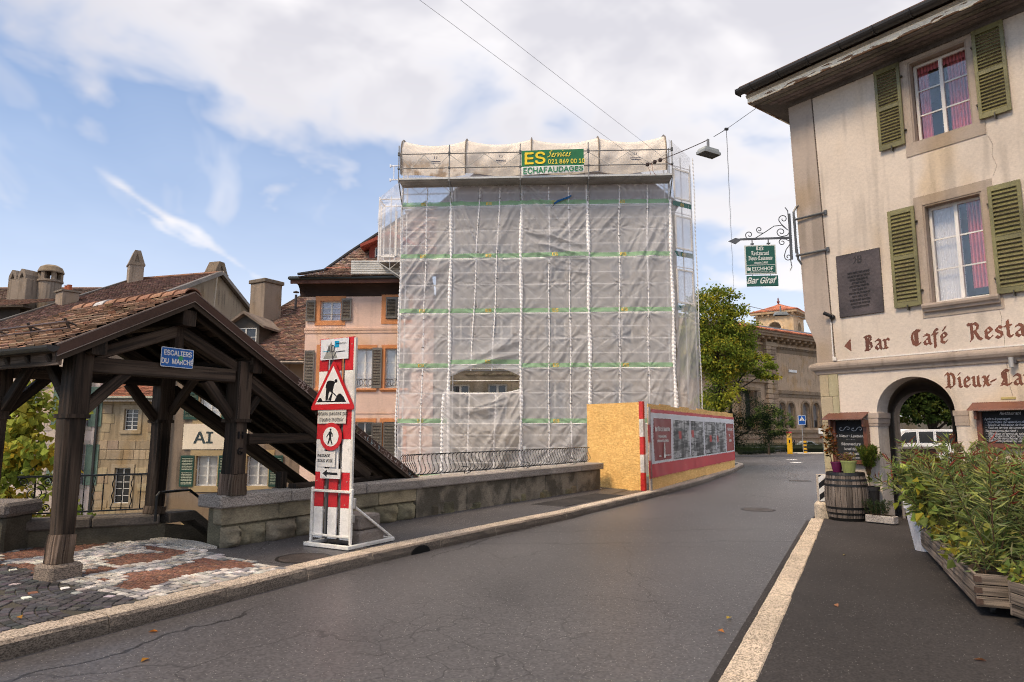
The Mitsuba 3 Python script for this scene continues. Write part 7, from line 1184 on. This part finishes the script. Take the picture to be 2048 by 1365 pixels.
part(mu, 'wall_light', MU(bx(1.75, 3.0, -.12, 0, 7.05, 7.3, .03)), 'm_gloss', (.7, .69, .66)); part(mu, 'pediment', MU([bx(-6.2, -3.2, -.4, 0, 5.15, 5.45, .03), bx(-5.9, -5.3, -.25, 0, 1.8, 5.1), bx(-3.6, -3.0, -.25, 0, 1.8, 5.1)]), 'm_plaster', SD, .5)
TW = Frame((50.6, 118), (-.80, .60), 0); tw = thing('museum_tower', 'pale stone tower with arched openings and a red hipped roof above the museum', 'tower')
LF_ = Frame((50.6, 118), (.62, .78), 0); W1 = 6.6
hol = lambda c: archwin(c, 2.3, 10, 20.3)
L1 = Frame(TW.pt(W1, 0)[:2], (.80, -.60)); part(tw, 'wall', [L1(opening_wall(0, W1, 8, 23.0, [hol(W1 / 2)], 0, .6)), LF_(opening_wall(0, W1, 8, 23.0, [hol(W1 / 2)], 0, .6))], 'm_plaster', (.55, .40, .25), .4); B1 = Frame(L1.pt(0, W1)[:2], (.80, -.60)); part(tw, 'rear_wall', [B1(opening_wall(0, W1, 8, 23, [hol(W1 / 2)], -.6, 0))], 'm_plaster', (.5, .37, .24), .4)
for f in (L1, LF_):
    part(tw, 'arch_surround', f(prism(hol(W1 / 2).buffer(.35).difference(hol(W1 / 2)).intersection(sbox(0, 14, 20, 30)), -.15, .1)), 'm_plaster', (.6, .45, .3), .4); part(tw, 'cornice', f([bx(-.3, W1 + .3, -.3, 0, 22.4, 22.7), bx(-.8, W1 + .8, -.9, 0, 22.9, 23.3)]), 'm_plaster', (.42, .30, .19), .5)
    part(tw, 'modillion', f([bx(x, x + .35, -.75, 0, 22.55, 22.9) for x in np.arange(.2, W1, 1.05)]), 'm_plaster', (.36, .26, .17))
c0 = np.array([*L1.pt(W1 / 2, W1 / 2)[:2], 25.2]); cr = [L1.pt(a, b, 23.35) for a, b in ((-1, -1), (W1 + 1, -1), (W1 + 1, W1 + 1), (-1, W1 + 1))]; part(tw, 'roof', trimesh.Trimesh([*cr, c0], [[0, 1, 4], [1, 2, 4], [2, 3, 4], [3, 0, 4]], process=False), 'm_grain', (.40, .15, .09), .4)
part(tw, 'roof_tiles', [tube([cr[i] + (cr[(i + 1) % 4] - cr[i]) * f + (0, 0, .05), c0 + (cr[i] + (cr[(i + 1) % 4] - cr[i]) * f - c0) * max(abs(f - .5) * 2, .03) + (0, 0, .08)], .11, 5) for i in (0, 1) for f in np.linspace(.02, .98, 24)], 'm_grain', (.45, .17, .10), .5, kind='stuff'); part(tw, 'finial', lathe([(.25, 25.1), (.12, 25.4), (.3, 25.7), (.1, 26.0), (.15, 26.2), (0, 26.6)], 10, (c0[0], c0[1], 0)), 'm_grain', (.18, .07, .06))
k = thing('pedestrian_sign', 'blue pedestrian crossing sign on a thin post on the traffic island', 'sign'); F8 = Frame((35.0, 82), (1, 0)); part(k, 'post', F8(rod((.46, 0, -1.0), (.46, 0, 2.5), .04)), 'm_metal', (.35, .36, .37)); part(k, 'panel', F8(prism(sbox(0, 2.44, .92, 3.6).buffer(-.08).buffer(.08), -.1, -.05)), 'm_gloss', (.6, .65, .7), .1); part(k, 'face', F8(prism(sbox(.05, 2.49, .87, 3.55), -.11, -.1001)), 'm_gloss', (.005, .07, .33), .1); part(k, 'triangle', F8(prism(Polygon([(.14, 2.95), (.78, 2.95), (.46, 3.48)]), -.12, -.111)), 'm_gloss', (.7, .7, .7), .1); part(k, 'walking_figure', F8([prism(unary_union([Point(.47, 3.30).buffer(.035), LineString([(.46, 3.25), (.46, 3.1), (.38, 2.98)]).buffer(.028), LineString([(.46, 3.1), (.56, 2.98)]).buffer(.025)]), -.125, -.1201)]), 'm_gloss', (.01, .01, .01), .1)
F9 = Frame((35.5, 81.5), (1, 0)); k = thing('island_bollard', 'short yellow and black banded bollard at the foot of the blue sign', 'bollard')
for i in range(7): part(k, 'band', F9(lathe([(.19, -.95 + i * .21), (.19, -.74 + i * .21), (0, -.74 + i * .21)], 14, (0, 0, 0))), 'm_gloss', (.65, .36, .02) if i % 2 == 0 else (.02, .016, .012), .2)
struct('traffic_island', flat(Polygon([(34, 80), (44, 81), (44, 84), (35, 84)]), -1.06, .14), 'm_granite', (.4, .37, .33))
k = thing('ticket_post', 'tall yellow post with small signs on its top beside the road', 'post'); F7 = Frame((32.8, 80), (1, -.1)); part(k, 'body', F7(bx(0, .52, 0, .4, -1.0, .82, .03)), 'm_gloss', (.72, .40, .01), .2); part(k, 'head', F7(bx(0, .5, 0, .4, .825, 1.45, .03)), 'm_gloss', (.6, .4, .12), .6); part(k, 'cap', F7(bx(-.02, .54, -.02, .42, 1.455, 1.6, .03)), 'm_gloss', (.45, .04, .06), .2); part(k, 'markings', F7([bx(.1, .24, -.02, 0, .95, 1.07), bx(.3, .42, -.02, 0, 1.2, 1.32), bx(.14, .26, -.02, 0, .3, .65)]), 'm_gloss', (.02, .02, .02), .1)
k = thing('white_notice', 'small white notice on a thin post near the cafe corner far down the road', 'sign'); F6 = Frame((36.55, 80), (1, 0)); part(k, 'panel', F6(bx(0, .9, 0, .03, 1.38, 2.02)), 'm_gloss', (.7, .7, .68), .1); part(k, 'post', F6(rod((.45, .04, -1), (.45, .04, 2.0), .03)), 'm_metal', (.2, .2, .2)); part(k, 'mark', F6(bx(.7, .78, -.01, 0, 1.65, 1.8)), 'm_gloss', (.03, .03, .03))
k = thing('garden_fence', 'low metal rail fence in front of the museum hedge', 'fence'); part(k, 'rail', [rod((27, 76, -.15), (36.5, 90, -.4), .03), rod((27, 76, -.55), (36.5, 90, -.8), .03)], 'm_metal', (.07, .07, .07))
for f in np.linspace(0, 1, 7): part(k, 'post', rod((27 + 9.5 * f, 76 + 14 * f, -1.3), (27 + 9.5 * f, 76 + 14 * f, -.13 - .25 * f), .035), 'm_metal', (.07, .07, .07))
def skin_(bones, refine=.05):
    import manifold3d as m3
    man_ = None
    for (a, ra), (b, rb) in bones:
        h = m3.Manifold.batch_hull([m3.Manifold.sphere(ra, 16).translate(a), m3.Manifold.sphere(rb, 16).translate(b)]); man_ = h if man_ is None else man_ + h
    m = man_.refine_to_length(refine).to_mesh(); t = trimesh.Trimesh(m.vert_properties[:, :3], m.tri_verts); trimesh.smoothing.filter_taubin(t, iterations=8); return t
FP = Frame((38.55, 92), (.6, -.8), -1.24); J = dict(pel=(0, 0, .95), ch=(.06, 0, 1.33), nk=(.10, 0, 1.47), hd=(.13, 0, 1.60), hl=(.02, .09, .92), hr=(.02, -.09, .92), kl=(.16, .09, .52), kr=(-.06, -.09, .50), al=(.12, .09, .08), ar=(-.34, -.09, .14), tl=(.28, .09, .03), tr=(-.22, -.09, .03), sl=(.06, .18, 1.40), sr=(.06, -.18, 1.40), el=(-.06, .24, 1.14), er=(.18, -.23, 1.15), wl_=(.08, .24, .93), wr_=(.36, -.2, 1.02))
pe = thing('person', 'person in a dark jacket walking past the yellow post, bag on the back', 'person'); b_ = lambda a, ra, c, rc: ((J[a], ra), (J[c], rc))
part(pe, 'body', FP(skin_([b_('hl', .09, 'kl', .065), b_('kl', .062, 'al', .045), b_('hr', .09, 'kr', .065), b_('kr', .062, 'ar', .045), b_('al', .045, 'tl', .035), b_('ar', .045, 'tr', .035), b_('pel', .13, 'ch', .15), b_('ch', .15, 'nk', .07), b_('nk', .055, 'hd', .06), b_('sl', .06, 'el', .045), b_('el', .045, 'wl_', .035), b_('sr', .06, 'er', .045), b_('er', .045, 'wr_', .035), b_('sl', .07, 'sr', .07), ((J['hd'], .095), ((.145, 0, 1.66), .1)), ((J['wl_'], .035), ((.11, .24, .86), .03)), ((J['wr_'], .035), ((.42, -.2, 1.0), .03)), b_('hl', .11, 'hr', .11)])), 'm_grain', (.018, .017, .024), .3, smooth=True)
part(pe, 'jacket', FP(skin_([(((0, 0, .92), .145), ((.06, 0, 1.33), .165)), (((.06, .17, 1.38), .075), ((.06, -.17, 1.38), .075))])), 'm_grain', (.03, .028, .05), .3, smooth=True); part(pe, 'face', FP(skin_([(((.165, 0, 1.61), .075), ((.17, 0, 1.67), .078))])), 'm_grain', (.35, .21, .15), .2, smooth=True); part(pe, 'bag', FP(wobble(bx(-.24, -.10, -.14, .14, 1.02, 1.42, .04), .01, 5)), 'm_grain', (.22, .2, .22), .3)
def wheel(k, fr, x, y, r):
    w = part(k, 'wheel', fr(lathe([(r * .62, -.09), (r * .95, -.1), (r, -.06), (r, .06), (r * .95, .1), (r * .62, .09)], 24).apply_transform(np.array([[1, 0, 0, x], [0, 0, -1, y], [0, 1, 0, r], [0, 0, 0, 1.]]))), 'm_grain', (.012, .012, .013), .2); part(w, 'rim', fr(lathe([(0, -.06), (r * .62, -.07), (r * .62, .07), (0, .06)], 20).apply_transform(np.array([[1, 0, 0, x], [0, 0, -1, y], [0, 1, 0, r], [0, 0, 0, 1.]]))), 'm_metal', (.4, .4, .4))
def car(name, label, cat_, fr, body, glassl, L, wd, col, wheels, r, lower=None):
    k = thing(name, label, cat_); part(k, 'body', fr(prism(body.buffer(-.06).buffer(.06), 0, wd)), 'm_gloss', col, .15)
    for g in glassl: part(k, 'window', fr(prism(g.buffer(-.03).buffer(.03), -.012, -.0005)), 'm_pane'); part(k, 'window', fr(prism(g.buffer(-.03).buffer(.03), wd + .0005, wd + .012)), 'm_pane')
    for x in wheels: wheel(k, fr, x, .06, r); wheel(k, fr, x, wd - .06, r)
    if lower: each(k, 'bumper', fr, [bx(-.05, .1, .02, wd - .02, .3, .52, .03), bx(L - .1, L + .05, .02, wd - .02, .3, .52, .03)], 'm_gloss', lower, .2)
    return k
V1 = Frame((19.3, 36), (1, -.10), -.12); vb = Polygon([(.05, .35), (.0, .95), (.25, 1.08), (.85, 1.18), (1.55, 1.83), (1.95, 1.92), (4.35, 1.92), (4.62, 1.72), (4.78, 1.1), (4.8, .35)])
k = car('white_van', 'white minibus with dark windows parked beyond the arched passage', 'van', V1, vb, [Polygon([(1.15, 1.2), (1.68, 1.74), (2.25, 1.78), (2.25, 1.2)]), Polygon([(2.38, 1.2), (2.38, 1.78), (3.1, 1.79), (3.1, 1.2)]), Polygon([(3.25, 1.2), (3.25, 1.79), (4.32, 1.78), (4.5, 1.65), (4.6, 1.2)])], 4.8, 1.75, (.84, .84, .84), (.95, 3.85), .33, (.06, .06, .06)); part(k, 'door_seam', V1([bx(2.31, 2.322, -.006, .0, .45, 1.82), bx(3.17, 3.182, -.006, .0, .45, 1.82), bx(.9, 4.7, -.006, .0, 1.02, 1.035)]), 'm_gloss', (.25, .25, .25)); part(k, 'tail_light', V1(bx(4.70, 4.79, -.008, .06, .85, 1.2, .01)), 'm_gloss', (.35, .02, .02)); part(k, 'window_sticker', V1(bx(3.9, 4.4, -.02, -.013, 1.62, 1.67)), 'm_gloss', (.6, .5, .2))
C1 = Frame((41.4, 100), (1, -.05), -1.25); cbp = Polygon([(.0, .35), (.02, .75), (.7, .86), (1.35, .92), (1.95, 1.38), (2.4, 1.48), (3.1, 1.46), (3.8, 1.05), (4.2, .95), (4.25, .35)]); car('grey_car', 'silver grey car passing behind the hedge by the museum', 'car', C1, cbp, [Polygon([(1.5, .95), (2.0, 1.34), (2.42, 1.41), (2.42, .95)]), Polygon([(2.5, .95), (2.5, 1.41), (3.05, 1.39), (3.55, 1.0), (3.5, .95)])], 4.25, 1.7, (.30, .33, .36), (.8, 3.4), .31)
struct('car_park', flat(Polygon([(8, 17), (60, 20), (80, 60), (16, 60)]), .006), 'm_walk') if False else None
crown('plane_tree', 'dense green tree behind the white van, seen through the arch', 30, 48, -.3, 9, [(29, 48, 4.2, 2.2, 1.8, 1.6), (31.4, 48, 4.0, 2.0, 1.8, 1.5), (30, 48, 5.6, 3.4, 2, 2.0), (32.2, 47, 3.2, 1.6, 1.2, .8), (28.4, 47, 3.2, 1.6, 1.2, .9), (33, 48, 4.6, 1.6, 1.5, 1.5), (27.6, 48, 4.6, 1.5, 1.4, 1.5), (30.4, 47, 3.2, 1.5, 1.2, .8)], [(.04, .065, .018), (.06, .085, .02), (.08, .10, .022), (.03, .05, .016)], .28, .2, 15000, .3, seed=6, dens=.4)
gw = thing('garden_wall', 'grey stone wall behind the van seen through the arch', 'wall'); part(gw, 'wall', bx(27.5, 60, 55, 55.6, -1, 2.9), 'm_plaster', (.17, .155, .14), .7)
# ------------------------------------------------------------------ overhead wires and street lamps
Q = np.array([4.45, 21.0, 10.42]); KN, LA, WA = np.array([5.44, 16.0, 9.29]), np.array([5.27, 17.0, 9.34]), np.array([5.48, 14.0, 8.86])
def wire(name, label, a, b, r, sag=.0, col=(.03, .028, .028)): a, b = np.asarray(a, float), np.asarray(b, float); t = np.linspace(0, 1, 14)[:, None]; return solo(name, tube(a + (b - a) * t - np.array([0, 0, 1.]) * sag * 4 * t * (1 - t), r, 5), 'm_grain', label, 'cable', col, .1)
wire('overhead_cable', 'left of the two thin cables crossing the sky to the scaffold top', Q + (.0, .1, 0), (-7.2, 6.1, 10.96), .0045, .05, (.22, .22, .24)); wire('overhead_cable', 'right of the two thin cables crossing the sky to the scaffold top', Q + (.35, -.6, .05), (-6.4, 6.1, 10.96), .0045, .05, (.22, .22, .24))
wire('span_wire', 'lamp span wire running from the scaffold corner to the hanging lamp', Q, LA + (0, 0, .12), .013, .03, (.06, .035, .03)); wire('span_wire', 'short span wire between the hanging lamp and the wire knot', LA + (.1, -.2, .12), KN, .009); wire('span_wire', 'span wire from the wire knot up to the cafe eave', KN, WA, .006); wire('street_cable', 'nearly vertical looking cable running from the wire knot away down the street', KN, (15.3, 45, 11.01), .008, .1, (.06, .06, .06)); wire('street_cable', 'far cable carrying the distant street lamp in front of the tower', (13.95, 40, 9.41), (19.5, 40, 8.3), .02, .1, (.2, .2, .2))
k = thing('wire_fittings', 'rusty cable clamps and loose wires at the scaffold end of the span wire', 'cable clamp'); 
for f in (.02, .16, .26): part(k, 'clamp', wobble(bx(-.055, .055, -.05, .05, -.05, .05, .015), .01, 9).apply_translation(Q + (LA - Q) * f), 'm_metal', (.05, .03, .025))
part(k, 'loose_wire', [tube([Q + (LA - Q) * .1, Q + (LA - Q) * .1 + (.02, 0, -.25), Q + (LA - Q) * .1 + (.12, 0, -.42)], .007, 4), tube([Q, Q + (.1, 0, -.2), Q + (.12, 0, -.35)], .006, 4), tube([Q + (LA - Q) * .3, Q + (.9, -.5, -.35)], .006, 4)], 'm_grain', (.25, .09, .05)); part(k, 'knot', bx(-.05, .05, -.03, .03, -.03, .03, .01).apply_translation(KN), 'm_metal', (.05, .05, .05))
def lamp(label, fr, s=1.0):
    k = thing('street_lamp', label, 'street lamp'); part(k, 'housing', fr(prism(Polygon([(-.28, -.02), (.28, -.02), (.24, .07), (-.24, .07)]), -.14, .14)), 'm_metal', (.36, .38, .37), .3); part(k, 'skirt', fr([bx(-.30, .30, -.16, -.145, -.085, -.015), bx(-.30, .30, .145, .16, -.085, -.015), bx(-.30, -.285, -.145, .145, -.085, -.015), bx(.285, .30, -.145, .145, -.085, -.015)]), 'm_metal', (.30, .31, .30), .3); part(k, 'reflector', fr(bx(-.28, .28, -.14, .14, -.07, -.06)), 'm_gloss', (.03, .032, .03), .2); part(k, 'hanger', fr([bx(-.03, .03, -.02, .02, .07, .36), rod((.2, 0, .06), (.24, 0, .14), .012)]), 'm_metal', (.2, .2, .2)); return k
lamp('grey street lamp hanging on the span wire in front of the scaffold corner', Frame((5.27, 17), (.86, .5), 9.12)); 
F5 = Frame((16.4, 40), (1, -.1), 8.80, 1.3); lamp('distant pale street lamp hanging in front of the museum tower', F5)
